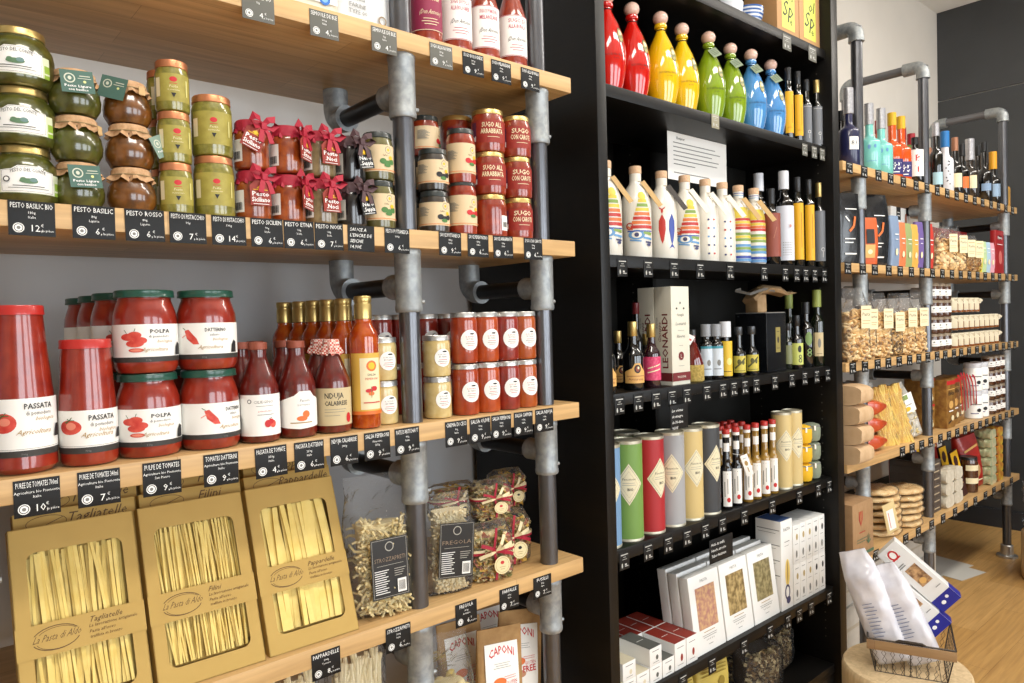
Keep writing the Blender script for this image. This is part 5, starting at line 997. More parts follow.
# ---- fourth shelf: tubes, slim bottles, cloth jars
DIAM = mat('diamond_label', '#dcd3b2', .55); TIN = mat('tin_rim', '#c3bda8', .4, metal=.6)
def tube(col, name, R=.0445):
    def f():
        r = empty('gift_tube'); m = MB(); m.rev([(R, .004), (R, .284)], mat(name, col, .5, hex2=col, scale=20), 36); m.build('tube', r)
        m = MB(); m.rev([(R*1.015, .0), (R*1.015, .006), (R, .007)], TIN, 36); m.build('bottom_rim', r); m = MB(); m.rev([(R*1.012, .280), (R*1.012, .288), (R*.97, .289), (R*.95, .2855), (.0001, .2855)], TIN, 36); m.build('lid', r)
        a = []
        for q, mt in ((1, DIAM), (.90, GREYINK), (.87, DIAM), (.64, mat('diamond_line', '#a89c7c', .6)), (.62, DIAM)): a.append(('poly', [(.042*q, 0), (0, .060*q), (-.042*q, 0), (0, -.060*q)], mt))
        a += [('text', 'Panettone', 0, .012, .007, INK, {'shear': .3}), ('line', -.018, .004, .018, .004, .001, GREYINK), ('line', -.020, -.002, .020, -.002, .001, GREYINK), ('text', 'BIO', .004, -.018, .008, INK, {'bold': True})]
        g = MB(); g.art(a, cylfn(R, .165), .0006, .0001); g.build('label', r); return r
    return f
for k, c in (('blue', '#6f93b8'), ('green', '#6f9447'), ('red', '#a82027'), ('silver', '#9fa0a2'), ('beige', '#cbb377'), ('charcoal', '#3b3d40')): BUILD['tu'+k] = tube(c, 'tube_'+k)
BUILD['tub2'] = tube('#cdb67c', 'tube_sand', .036)
for i, (k, X, rz) in enumerate((('blue', 1.536, -30), ('green', 1.634, -44), ('red', 1.736, -6), ('silver', 1.838, -46), ('beige', 1.935, -22), ('charcoal', 2.030, -8))):
    put('tu'+k, (X, FY+.048, ZS[4]), '%s cardboard tube with diamond label, %s on the tube shelf' % (k, ('against the left panel', 'second from left', 'third from left', 'fourth from left', 'fifth from left', 'just left of the red-capped bottles')[i]), 'tube', None, rad(rz))
for i, (k, X) in enumerate((('blue', 1.545), ('red', 1.645), ('green', 1.75))): put('tu'+k, (X, FY+.15, ZS[4]), '%s cardboard tube in the back row, only its rim showing' % k, 'tube', 'cardboard tubes in the back row', 0)
def slim(gl, nm):
    a = [('rect', -.015, -.062, .015, .055, WHT), ('line', -.009, .046, .009, .046, .002, GREYINK), ('line', -.009, .02, -.009, -.03, .0025, GREYINK), ('line', .0, .03, .0, -.02, .002, GREYINK), ('ell', .003, -.040, .006, .008, REDC)]
    b = [('rect', -.010, -.014, .010, .014, WHT)]
    def f():
        r = bottle(.0195, .262, .0115, .150, gl, None, [(a, .072, 0)], sh=.22, name='slim_bottle')(); m = MB(); m.rev([(.0118, .248), (.0128, .249), (.0128, .262), (.0118, .264), (.0001, .264)], mat('red_wax', '#b32a22', .4), 18); m.rev([(.0120, .238), (.0120, .248)], WHT, 18); m.build('cap', r)
        g = MB(); g.art(b, cylfn(.0115, .205), .0006); g.build('neck_label', r); return r
    return f
BUILD['slg'] = slim(mat('golden_liqueur', '#a8843c', .06, coat=1, hex2='#8c6a28', scale=20), 'golden'); BUILD['sld'] = slim(mat('dark_liqueur', '#15100f', .06, coat=1), 'dark')
cnt = 0
for k, xc in (('sld', 726.5), ('sld', 736.5), ('slg', 747.5), ('slg', 756), ('slg', 765), ('slg', 773)):
    Yv = FY+.023; put(k, (at(xc, 480, Yv), Yv, ZS[4]), 'slim %s liqueur bottle with red cap, front row, %s' % (('dark', 'golden')[k == 'slg'], ('left of the dark pair', 'right of the dark pair', 'first golden one', 'second golden one', 'third golden one', 'beside the sand tubes')[cnt]), 'bottle', 'front row of slim liqueur bottles', rad(-46)); cnt += 1
for r_ in range(2):
    for q in range(6):
        X = 2.075+.044*q+.01*r_; put('slg' if q > 1 else 'sld', (X, FY+.078+.05*r_, ZS[4]), 'slim liqueur bottle, %s row behind the front, %s from the left' % (('first', 'second')[r_], ('first', 'second', 'third', 'fourth', 'fifth', 'sixth')[q]), 'bottle', 'slim liqueur bottles in the rows behind', rad(-46))
q = MB(); q.box(-.013, -.001, -.075, .013, 0, 0, WHT, .0003); q.art([('ell', 0, -.03, .006, .009, SCR), ('line', 0, -.045, 0, -.062, .003, SCR), ('line', -.006, -.012, .006, -.012, .0015, GREYINK)], front(-.001), .0002)
q.tube([(0, -.0005, -.002), (-.03, .012, .015)], .0006, WHT, 5)
p_ = px(743, 455, FY-.001); o = q.build('hang_tag', loc=(p_.x, FY-.002, p_.z), rot=(rad(3), rad(-20), rad(-34))); tag(o, 'white swinging tag hung on the dark slim liqueur bottles', 'tag')
for i, X in enumerate((2.500, 2.578)): put('tub2', (X, FY+.040, ZS[4]), 'sand-coloured tube with diamond label right of the slim bottles, '+('left', 'right')[i], 'tube', 'sand-coloured tubes', rad(-34+10*i), sc=(1, 1, .97))
def clothjar(col, nm):
    def f():
        r = empty('cloth_jar'); c = mat(nm, col, .7, hex2=col, scale=60, bump=.2); m = MB(); m.rev([(.020, 0), (.027, .004), (.0305, .018), (.0305, .045), (.026, .058), (.012, .063), (.0001, .064)], c, 20); m.build('cloth_wrap', r)
        m = MB(); m.rev([(.0285, .052), (.0295, .054), (.0285, .056)], GREYINK, 20); m.box(-.003, -.033, .040, .003, -.027, .056, WHT, .001); m.build('tie', r); return r
    return f
BUILD['cjy'] = clothjar('#dfae10', 'yellow_cloth'); BUILD['cjs'] = clothjar('#7f8874', 'sage_cloth')
for k in range(3):
    put('cjy', (2.650, FY+.036, ZS[4]+.0725*k), 'yellow cloth-wrapped jar, %s of its stack by the sand tubes' % ('bottom', 'middle', 'top')[k], 'jar', 'yellow cloth-wrapped jars', rad(-40), sc=1.12); put('cjs', (2.722, FY+.038, ZS[4]+.0725*k), 'sage cloth-wrapped jar, %s of its stack by the right panel' % ('bottom', 'middle', 'top')[k], 'jar', 'sage cloth-wrapped jars', rad(-40), sc=1.12)
# ---- fifth shelf: white cartons
WBOX = mat('white_carton', '#e9e8e4', .5)
def bigcarton(tone):
    def f():
        r = empty('pasta_carton'); m = MB(); m.box(-.0825, 0, 0, .0825, .034, .245, WBOX, .001); m.build('carton', r); pic = mat('picture_%d' % tone, ('#c9a377', '#b8a06c', '#a2966c')[tone], .5, hex2=('#a8756a', '#6f5a30', '#6e6340')[tone], scale=(70, 55, 60)[tone], detail=1)
        g = MB(); g.art([('rect', -.052, -.050, .054, .082, pic), ('text', 'PASTA', 0, .096, .010, GREYINK), ('line', -.03, -.060, .03, -.060, .002, SCR), ('line', -.04, -.070, .04, -.070, .0015, GREYINK), ('line', -.036, -.076, .036, -.076, .0015, GREYINK), ('text', '* * * * *', 0, -.092, .010, INK), ('line', -.012, -.100, .012, -.100, .0015, GREYINK)], front(-.0002, 0, .1225), .0003); g.build('print', r); return r
    return f
for i in range(3): BUILD['bc%d' % i] = bigcarton(i)
for i, X in enumerate((1.985, 2.158, 2.331)):
    for k in range(3): put('bc%d' % i, (X, FY+.010+.042*k, ZS[5]), 'white pasta carton with picture panel, %s column, %s' % (('left', 'middle', 'right')[i], ('front', 'second behind', 'third behind')[k]), 'carton', 'white picture-front cartons', 0, rx=rad(-7), sc=(1, 1, 1+.02*k))
def tallc():
    r = empty('pasta_carton'); m = MB(); m.box(-.041, 0, 0, .041, .10, .325, WBOX, .0012); m.build('carton', r); bl = mat('cobalt_top', '#39507e', .5)
    g = MB(); g.art([('ell', .002, -.03, .017, .050, PAST), ('ell', .002, -.03, .004, .045, SCR), ('ell', .0, -.10, .018, .028, PC['n']), ('ell', .0, -.10, .011, .020, WBOX), ('ell', .006, -.13, .014, .014, PC['n']), ('text', 'PASTA', 0, .125, .012, GREYINK), ('line', -.018, .085, .018, .085, .002, GREYINK), ('line', -.018, .07, .012, .07, .0015, GREYINK)], front(-.0002, 0, .1625), .0003)
    fl = lambda s, t, o: (-.0412-o, .05-s, .1625+t)
    for k in range(4): g.art([('line', -.045, .13-.055*k, .045, .13-.055*k, .003, GREYINK), ('line', -.04, .118-.055*k, .03, .118-.055*k, .0015, GREYINK)], fl, .0002)
    g.art([('rect', -.040, -.046, .040, .046, bl)], lambda s, t, o: (s, .05+t, .3252+o), .0002); g.build('print', r); return r
BUILD['tallc'] = tallc; put('tallc', (2.462, FY+.006, ZS[5]), 'tall white pasta carton with oval window and blue top', 'carton')
def smallc(dark):
    def f():
        r = empty('pasta_carton'); m = MB(); m.box(-.0235, 0, 0, .0235, .11, .146, WBOX, .001); m.build('carton', r); mo = INK if dark else mat('sand_print', '#b5a06a', .6)
        g = MB(); g.art([('ell', .004, .028, .007, .012, mo), ('line', -.012, .058, .012, .058, .002, GREYINK), ('line', -.012, .002, .01, .002, .0015, GREYINK), ('ell', .0, -.035, .006, .014, GREYINK), ('line', -.012, -.058, .012, -.058, .0015, GREYINK)], front(-.0002, 0, .073), .0003); g.build('print', r); return r
    return f
BUILD['sc0'] = smallc(False); BUILD['sc1'] = smallc(True)
for q in range(5):
    for k in range(2): put('sc%d' % (q > 2), (2.532+.0492*q, FY+.006, ZS[5]+.1466*k), 'small white carton with %s oval, %s column of the five, %s' % (('pale', 'black')[q > 2], ('first', 'second', 'third', 'fourth', 'last')[q], ('lower', 'upper')[k]), 'carton', 'small white cartons', 0)
def tinyb(top, nm, h):
    def f():
        r = empty('small_carton'); m = MB(); m.box(-.028, 0, 0, .028, .118, h, WBOX, .001); m.build('carton', r); g = MB(); g.art([('rect', -.0275, -.0585, .0275, .0585, top), ('line', -.015, .0, .015, .0, .002, CHALK)], lambda s, t, o: (s, .059+t, h+o), .0003)
        g.art([('line', -.016, h*.3, .016, h*.3, .002, GREYINK), ('ell', .006, -h*.1, .006, h*.14, top), ('line', -.014, -h*.34, .014, -h*.34, .0015, GREYINK)], front(-.0002, 0, h/2), .0002); g.build('print', r); return r
    return f
BUILD['rb'] = tinyb(mat('brick_top', '#8e2f22', .5), 'red', .083); BUILD['gb'] = tinyb(mat('grey_top', '#5d5f5a', .5), 'grey', .052); BUILD['wb'] = tinyb(mat('ivory_top', '#d8cfb4', .5), 'ivory', .05)
def stackb(X, Yv, ks, where):
    z = ZS[5]
    for i, k in enumerate(ks):
        nmz = {'rb': 'brick-red', 'gb': 'grey', 'wb': 'ivory'}[k]
        put(k, (X, Yv, z), 'small white carton with %s top, %s, %s' % (nmz, where, ('lowest', 'second up', 'third up')[i]), 'carton', 'small cartons with coloured tops'); z += {'rb': .0836, 'gb': .0526, 'wb': .0506}[k]
for X, Yv, ks, w in ((1.871, FY+.004, ['rb'], 'front, touching the white picture cartons'), (1.811, FY+.004, ['rb'], 'front, second from the picture cartons'), (1.751, FY+.004, ['gb'], 'front, third from the picture cartons'), (1.691, FY+.004, ['gb', 'gb'], 'front, fourth column'), (1.631, FY+.004, ['wb'], 'front, fifth column'), (1.571, FY+.004, ['wb', 'wb'], 'front, sixth column'), (1.522-.002, FY+.004, ['wb'], 'front, against the left panel'),
                     (1.871, FY+.126, ['rb'], 'second row, touching the picture cartons'), (1.811, FY+.126, ['rb'], 'second row, second column'), (1.751, FY+.126, ['rb'], 'second row, third column'), (1.691, FY+.126, ['rb'], 'second row, fourth column'), (1.631, FY+.126, ['gb', 'gb'], 'second row, fifth column'), (1.571, FY+.126, ['gb', 'gb'], 'second row, sixth column')): stackb(X, Yv, ks, w)
# ---- bottom shelf
Z6 = .1004
BUILD['ybag'] = flatbag(.16, .06, .30, mat('yellow_kraft', '#bda850', .6), [('line', -.06, .11-.012*k, .05, .11-.012*k, .004, mat('ochre_print', '#8a7628', .6)) for k in range(4)]+[('text', 'POLENTA', 0, .0, .02, INK), ('ell', .03, .04, .014, .018, MATS['ochre_print'])], 'flour_bag', 'fold')
put('ybag', (2.01, FY+.045, Z6), 'yellow paper flour bag on the bottom shelf, right one', 'bag', 'yellow paper flour bags', rad(-8)); put('ybag', (1.84, FY+.055, Z6), 'yellow paper flour bag on the bottom shelf, left one', 'bag', 'yellow paper flour bags', rad(-4), sc=(1, 1, .93))
CH = [mat('dried_mushroom', '#8a6f46', .8), mat('dried_mushroom_pale', '#c9b68a', .8), mat('dried_mushroom_dark', '#4e3a22', .8)]
BUILD['mush'] = clearbag(.22, .16, .16, .85, 'chip', 900, CH, 31, 1, None, None, top=.9, pname='dried_mushrooms', name='mushroom_bag', filled=.88)
put('mush', (2.42, 1.46, Z6), 'clear bag of chopped dried mushrooms on the bottom shelf, left one', 'bag', 'bags of dried mushrooms', rad(-10)); put('mush', (2.62, 1.50, Z6), 'clear bag of chopped dried mushrooms on the bottom shelf, right one', 'bag', 'bags of dried mushrooms', rad(4), sc=(.85, .9, .95))
m = MB(); m.box(-.07, 0, 0, .05, .06, .05, mat('yellow_packet', '#c4b93c', .45), .012); m.box(.03, .0, .0, .07, .06, .048, mat('red_packet', '#a32222', .45), .012); m.art([('ell', -.01, .02, .018, .012, PC['g']), ('ell', .01, .025, .010, .008, YEL), ('text', 'RISO', -.02, .0, .012, INK)], front(-.0005, 0, .022), .0002)
o = m.build('rice_packet', loc=(2.50, 1.52, Z6+.165), rot=(rad(-20), rad(4), rad(-30))); tag(o, 'yellow and red packet lying on the bags of dried mushrooms', 'packet')
# ---- top shelf of the bookcase
YG = mat('acid_label', '#c3c955', .5)
def kbox():
    r = empty('kraft_box'); m = MB(); kb = mat('tan_carton', '#b98d5c', .6); m.box(-.079, 0, 0, .079, .13, .36, kb, .002); m.build('carton', r); g = MB(); g.art([('rect', -.046, -.155, .046, .17, YG), ('text', 'Sp', -.004, -.11, .060, INK, {'shear': .2}), ('text', 'ol', .010, -.05, .045, INK, {'shear': .2}), ('text', 'e', .02, -.135, .03, INK)], front(-.0003, 0, .18), .0003); g.build('label', r); return r
BUILD['kbox'] = kbox
put('kbox', (2.548, FY+.010, ZS[0]), 'tan carton with acid yellow label on the top shelf, left one', 'box', 'tan cartons with yellow labels'); put('kbox', (2.710, FY+.010, ZS[0]), 'tan carton with acid yellow label on the top shelf, right one', 'box', 'tan cartons with yellow labels')
m = MB(); bw = mat('bowl_white', '#d9dbe0', .25, coat=.6); bb = mat('bowl_blue', '#3a5f9c', .25, coat=.6); R = .05
pr = [(.028, 0), (.034, .004), (.044, .018), (.050, .036), (.052, .06), (.050, .061), (.046, .04), (.030, .008)]
m.rev(pr, bw, 32); m.art([('rect', -.16, .018+k*.012, .16, .024+k*.012, bb) for k in range(4)], proffn(pr[:5], 0, 0, .05), .0005)
o = m.build('striped_bowl', loc=(at(748, 5, FY+.055), FY+.055, ZS[0])); tag(o, 'blue and white striped ceramic bowl left of the tan cartons', 'bowl'); put_b = o
m = MB(); m.rev([(.03, 0), (.05, .006), (.055, .05), (.05, .05), (.03, .01)], bw, 24); o = m.build('white_bowl', loc=(at(733, 5, FY+.06)-.03, FY+.065, ZS[0])); tag(o, 'plain white bowl left of the striped bowl on the top shelf', 'bowl')
# ---- bookcase price cards
def cards(z, xs, yc, w=.042, h=.050, where='', col=None, under=None):
    for i, xc in enumerate(xs):
        X = px(xc, yc[i] if isinstance(yc, (list, tuple)) else yc, BYS).x
        price_tag(X, z, BYS-.0006, w, h, [], '', ('%s price card under %s' % ('grey' if col else 'small black', under[i])), 'price cards on the '+where, small=True, face=col)
ORD = ['first', 'second', 'third', 'fourth', 'fifth', 'sixth', 'seventh', 'eighth', 'ninth', 'tenth', 'eleventh', 'twelfth', 'thirteenth', 'fourteenth', 'fifteenth', 'sixteenth', 'seventeenth', 'eighteenth', 'nineteenth', 'twentieth']
ORD += ['twenty-'+a for a in ORD[:9]]
cards(2.452, (786.5, 812), (35, 47), .060, .054, 'top bookcase shelf', GREYC, ('the left tan carton', 'the right tan carton')); cards(2.098, (715,), 122, .042, .044, 'teardrop bottle shelf', mat('sand_card', '#8f8a74', .5), ('the left green teardrop bottle',)); cards(2.086, (804.5, 814, 822), 150, .040, .044, 'teardrop bottle shelf at the right', GREYC, ('the yellow-labelled bottles of the teardrop shelf', 'the slate-labelled black-capped bottle of the teardrop shelf', 'the slate-labelled gold-capped bottle of the teardrop shelf'))
cards(1.622, (622, 648, 674, 700, 730, 764, 785, 796.5, 805.5, 814.5, 824), 268, where='painted bottle shelf', under=('the half hidden octopus bottle', 'the fully visible octopus bottle', 'the fish bottle', 'the octopus bottle right of the fish', 'the dotted white bottles', 'the rainbow striped bottles', 'the tall white-capped bottle', 'the left long-yellow-label bottle', 'the right long-yellow-label bottle', 'the tall slate-labelled bottle', 'the right end of the painted bottle shelf'))
cards(1.240, (619, 638, 656, 672, 687, 707, 723, 734, 745, 756.5, 775, 792, 805, 817, 828), 400, where='tin and syrup shelf', under=('the leftmost syrup bottle', 'the fully visible amber-label syrup bottle', 'the pink-labelled syrup bottle', 'the left edge of the tall cream boxes', 'the tall cream box front', 'the ruby flask', 'the left pale-labelled bottle', 'the white-capped yellow-label bottle', 'the left olive branch bottle', 'the right olive branch bottle', 'the black oil tin', 'the lime-labelled bottle', 'the printed green olive bottle', 'the sand-labelled bottle with lime capsule', 'the right end of the tin shelf'))
cards(.806, (624, 648, 668, 687, 705, 722, 744, 772, 799, 818, 829), (558, 548, 538, 531, 523, 515, 508, 500, 490, 483, 478), where='tube shelf', under=('the blue tube', 'the front green tube', 'the front red tube', 'the silver tube', 'the beige tube', 'the charcoal tube', 'the dark slim liqueur bottles', 'the golden slim liqueur bottles', 'the sand-coloured tubes', 'the yellow cloth-wrapped jars', 'the sage cloth-wrapped jars'))
cards(.372, (664, 683, 712, 744, 770, 788, 799, 811, 829), (690, 682, 665, 650, 634, 620, 612, 606, 595), where='white carton shelf', under=('the red-topped small cartons', 'the left edge of the left picture carton', 'the middle of the left picture carton', 'the middle picture carton', 'the right picture carton', 'the tall oval-window carton', 'the pale-oval small cartons', 'the middle small cartons', 'the black-oval small cartons'))
def notecard(X, Yv, z, w, h, lines, label):
    m = MB(); m.box(-w/2, -.0012, -h/2, w/2, 0, h/2, BLK, .0003); m.art([('text', t, -w*.42, h*(.22-.24*i), h*.12, CHALK, {'al': 'l', 'shear': .2}) for i, t in enumerate(lines)], front(-.0012), .0002); o = m.build('note_card', loc=(X, Yv, z)); tag(o, label, 'card')
notecard(px(673, 418, BYS).x, BYS-.022, 1.185, .085, .072, ['Les crèmes', 'de vinaigre', 'de Modène', '9,50€'], 'black chalk-written note hanging under the syrup shelf')
notecard(px(715, 546, BYS).x, BYS-.022, .745, .13, .075, ["Huile de truffe", "blanche et noire", "Tuber Aestivum"], 'black chalk-written note hanging under the tube shelf')
# ================================================================== RIGHT SHELVES
ZR = [z+.0004 for z in RT_TOPS]
def Rp(xc, yc, Yv): q = px(xc, yc, Yv); return q
SLV = mat('silver_foil', '#c9c9cc', .3, metal=.6, hex2='#b5b5ba', scale=120, bump=.2); NAVY = mat('navy_sleeve', '#23264a', .3, coat=.4); TURQ = mat('turquoise_glass', '#7cc9bf', .2, coat=.6); OJ = mat('orange_drink', '#d9531c', .12, coat=1); YCAP = mat('yellow_cap', '#d9ac20', .4); RCAP = mat('red_cap', '#a82230', .4); BLUC = mat('blue_cap', '#2b76b8', .35); PURP = mat('purple_label', '#2f2a66', .5)
def wine(key, R, H, glass, caplen, capm, label=None, fat=.55, neck=.0135, capr=None):
    lab = [] if label is None else [label]
    BUILD[key] = bottle(R, H, neck, H*fat, glass, (capr or neck*1.14, caplen, capm), lab, sh=.25, name='wine_bottle')
L_ = lambda m_, w, h, ex=(): ([('rect', -w, -h, w, h, m_)]+list(ex))
wine('r1', .036, .255, BLKG, .04, BCAP, (L_(WHT, .03, .045), .08, 0)); wine('r2', .041, .315, NAVY, .10, SLV, (L_(WHT, .020, .026, [('text', '83', 0, -.008, .02, INK)]), .09, rad(20)), .52, .015, .020)
wine('r3', .046, .285, TURQ, .085, SLV, ([('ell', -.01, .02, .006, .01, PC['t']), ('line', -.02, -.04, .02, -.04, .002, PC['t']), ('ell', .014, .022, .005, .008, PC['t'])], .08, 0), .50, .016, .019)
spr = ([('rect', -.05, -.034, .05, .034, PURP), ('text', '995', 0, -.012, .032, CHALK, {'bold': True}), ('line', -.02, -.024, .02, -.024, .004, CHALK)], .045, 0)
wine('r4', .042, .285, OJ, .052, YCAP, spr, .55, .0165, .0185); wine('r5', .040, .295, OJ, .055, RCAP, spr, .55, .0165, .0185)
wine('r6', .030, .205, DKG, .03, PC['g'], (L_(mat('pale_blue_paper', '#b8c9e0', .5), .03, .05), .07, 0), .6); wine('r7', .026, .20, BLKG, .03, mat('brown_cap', '#5e4638', .5), (L_(WHT, .022, .05), .07, 0), .6)
wine('r8', .038, .215, BLKG, .03, BCAP, (L_(WHT, .034, .062, [('text', 'B', .004, .008, .032, REDC, {'bold': True}), ('text', 'T', .004, -.042, .032, REDC, {'bold': True})]), .095, 0), .72)
wine('r9', .030, .32, DKG, .06, SLV, (L_(mat('aqua_label', '#a9cdd6', .5), .024, .030), .05, 0), .6)
wine('r10', .038, .30, mat('white_sleeve', '#d9dade', .35), .075, BLUC, ([('line', .002+.010*sin(k*2.1), .05-.016*k, .002+.010*cos(k*1.7), .044-.016*k, .005, INK) for k in range(8)], .10, 0), .60, .017, .0205)
wine('r11', .034, .29, BLKG, .065, mat('bronze_foil', '#a8765a', .4, metal=.4), (L_(CREAM, .026, .036), .07, 0)); wine('r12', .034, .27, BLKG, .06, BCAP, (L_(ORG, .026, .030), .07, 0)); wine('r13', .041, .315, mat('smoked_glass', '#2a2420', .1, coat=1), .11, SLV, (L_(CREAM, .030, .034, [('rect', -.03, -.034, -.005, .034, ORL)]), .085, rad(-12)), .50, .016, .022)
wine('r14', .040, .33, BLKG, .05, BCAP, (L_(mat('ice_label', '#7f98b5', .4), .026, .02), .08, 0)); wine('r15', .040, .30, BLKG, .095, mat('mustard_foil', '#d99a1c', .4), (L_(mat('steel_label', '#8aa0b5', .4, metal=.3), .028, .036), .08, 0), .52, .015, .020); wine('r16', .030, .24, mat('gold_liquid', '#b5853a', .1, coat=1), .045, GOLD, (L_(mat('brass_print', '#a9823c', .4, metal=.4), .02, .03), .08, 0))
AB = (('r1', 841, 130, .12, 'dark wine bottle with white label half behind the bookcase edge'), ('r2', 848.5, 120, .047, 'navy sparkling bottle with silver foil neck next to the bookcase'), ('r3', 869, 130, .045, 'turquoise bottle with silver top, left of the two'), ('r3', 881, 130, .045, 'turquoise bottle with silver top, right of the two'),
    ('r5', 879, 130, .15, 'red-capped orange bottle in the back row behind the turquoise bottles'), ('r4', 892, 135, .045, 'orange spritz bottle with yellow cap, left of the two'), ('r4', 901, 138, .045, 'orange spritz bottle with yellow cap, right of the two'), ('r5', 902, 130, .14, 'red-capped orange bottle behind the spritz bottles, taller'), ('r5', 911, 135, .16, 'red-capped orange bottle behind the spritz bottles, rightmost'),
    ('r6', 909, 150, .11, 'small bottle with pale blue label and green cap'), ('r7', 915, 152, .14, 'small dark bottle with narrow white label'), ('r8', 915, 160, .047, 'dark bottle with white label and red letters at the middle pipe'), ('r9', 936, 150, .040, 'tall dark bottle with silver top right of the middle pipe'), ('r10', 945, 160, .045, 'white-sleeved bottle with blue cap and black squiggles'),
    ('r11', 955, 160, .045, 'dark bottle with bronze foil behind the cream labels'), ('r12', 962, 165, .045, 'dark bottle with orange label right of the bronze foil one'), ('r13', 970, 170, .045, 'sparkling bottle with white foil neck and cream label'), ('r14', 978, 170, .10, 'tall black bottle behind the white-foil sparkling bottle'), ('r14', 984, 175, .045, 'tall black bottle with ice blue label left of the mustard-foil one'), ('r15', 993, 175, .050, 'dark bottle with mustard foil neck near the right end'),
    ('r14', 1000, 180, .14, 'tall black bottle behind the mustard-foil bottle'), ('r16', 1006.5, 190, .050, 'small golden bottle at the far right end of the top board'))
for i, (k, xc, yc, Yo, d) in enumerate(AB):
    Yv = SF+Yo; put(k, (min(5.10, Rp(xc, yc, Yv).x), Yv, ZR[0]), d, 'bottle', None, rad(-55))
for i in range(9):
    X = 3.9+.125*i; put(('r14', 'r11', 'r12')[i % 3], (X, SF+.22, ZR[0]), 'dark wine bottle in the back row of the top right board', 'bottle', 'dark bottles in the back row', rad(-50))
# ---- second board: pouches and bags
def pouch(w, h, d, mt, art, name='snack_pouch', seed=0):
    def f():
        r = empty(name); m = MB()
        def fn(u, v):
            a = 2*pi*u; dd = d*(sin(pi*(.08+.84*v))**.5)+.003; ca, sa = cos(a), sin(a); return (w/2*abs(ca)**.4*(1 if ca > 0 else -1), dd/2*abs(sa)**.7*(1 if sa > 0 else -1)+.003*noise.noise(Vector((ca*4+seed, sa*4, v*12))), v*h)
        vs = [fn(i/32, j/14) for j in range(15) for i in range(32)]; m.add(vs, [(j*32+i, j*32+(i+1) % 32, (j+1)*32+(i+1) % 32, (j+1)*32+i) for j in range(14) for i in range(32)]+[tuple(reversed(range(32))), tuple(14*32+i for i in range(32))], mt); m.build('pouch', r, 50)
        if art: g = MB(); g.art(art, lambda s, t, o: (s, -(d*(sin(pi*(.08+.84*min(1, max(0, t/h))))**.5)+.003)/2-.0022-o, t), .0005); g.build('print', r)
        return r
    return f
BP_ = mat('black_foil_pouch', '#17181a', .25, coat=.3, hex2='#202225', scale=30, bump=.4); OP = mat('orange_pouch', '#c95a24', .45); crisp = [('line', -.03, .19, -.01, .17, .006, CHALK), ('line', -.01, .13, .012, .15, .010, ORG), ('line', .012, .15, .02, .19, .010, ORG), ('line', -.035, .10, .02, .10, .004, CHALK), ('line', -.035, .085, .01, .085, .004, CHALK), ('line', -.03, .04, .03, .04, .006, CHALK), ('line', -.03, .22, .03, .22, .004, CHALK)]
BUILD['pb'] = pouch(.12, .285, .05, BP_, crisp, seed=1); BUILD['pb2'] = pouch(.145, .315, .09, BP_, crisp, seed=2); BUILD['po'] = pouch(.105, .20, .05, OP, [('rect', -.025, .03, .025, .085, ORL), ('rect', -.018, .09, .022, .15, INK), ('ell', 0, .055, .012, .010, CREAM)], seed=3)
put('pb', (Rp(846, 230, 1.345).x, 1.345, ZR[1]), 'black pouch with orange curls beside the bookcase edge', 'pouch', None, rad(-20)); put('po', (3.170, 1.345, ZR[1]), 'orange pouch with dark window right of the first pipe', 'pouch', None, rad(-25)); put('pb2', (3.325, 1.385, ZR[1]), 'large shiny black pouch with orange mark beside the grey blue pouch', 'pouch', None, rad(-22))
for k, (c, n_) in enumerate((('#7f92ad', 'grey blue'), ('#d67a4c', 'orange'), ('#95a36a', 'sage green'), ('#d9a84e', 'amber'), ('#6e5a96', 'violet'), ('#c23c30', 'red'), ('#d6c93a', 'lemon yellow'), ('#b8cf9c', 'pale green'), ('#a9c4d6', 'pale blue'), ('#d9a0ac', 'pink'))):
    BUILD['sp%d' % k] = pouch(.070, .205 if k < 6 else .165, .032, mat('pouch_'+n_.replace(' ', '_'), c, .45, hex2=c, scale=30, bump=.15), [('line', -.014, .13, .014, .13, .004, CHALK), ('line', -.010, .11, .010, .11, .003, CHALK), ('ell', 0, .06, .010, .014, CREAM)], seed=k)
for k, xc in enumerate((890, 898, 906, 913.5)): put('sp%d' % k, (3.452+.074*k, 1.345, ZR[1]), '%s tea pouch in the row of coloured pouches under the white box' % ('grey blue', 'orange', 'sage green', 'amber')[k], 'pouch', None, rad(-8), sc=(1, 1, 1.12 if k == 0 else 1))
for k, X in ((4, 3.742), (5, 3.868)): put('sp%d' % k, (X-.0, 1.345, ZR[1]), '%s tall pouch beside the middle pipe' % ('violet', 'red')[k-4], 'pouch', None, rad(-10), sc=(.86, 1, 1.08))
q = MB(); q.box(0, 0, 0, .23, .10, .085, WHT, .002); q.art([('rect', .065, .025, .115, .085, INK), ('line', .075, .06, .105, .06, .004, CHALK), ('line', .075, .045, .105, .045, .004, CHALK), ('ell', .175, .03, .012, .03, mat('brown_blot', '#a8765a', .6)), ('line', .175, .03, .19, .08, .005, REDC)], front(-.0003), .0003); o = q.build('white_box', loc=(3.60, 1.41, ZR[1]+.212)); 
q2 = MB(); q2.box(0, 0, 0, .23, .12, .2115, mat('grey_carton', '#8d8f92', .6), .002); o2 = q2.build('display_box', loc=(3.60, 1.392, ZR[1])); tag(o, 'white box with black square mark lying above the coloured pouches', 'box'); tag(o2, 'plain grey box standing behind the coloured pouches', 'box')
CK = [mat('biscuit', '#dbb67c', .7), mat('biscuit_pale', '#e8cd9c', .7), mat('biscuit_brown', '#cca066', .7)]
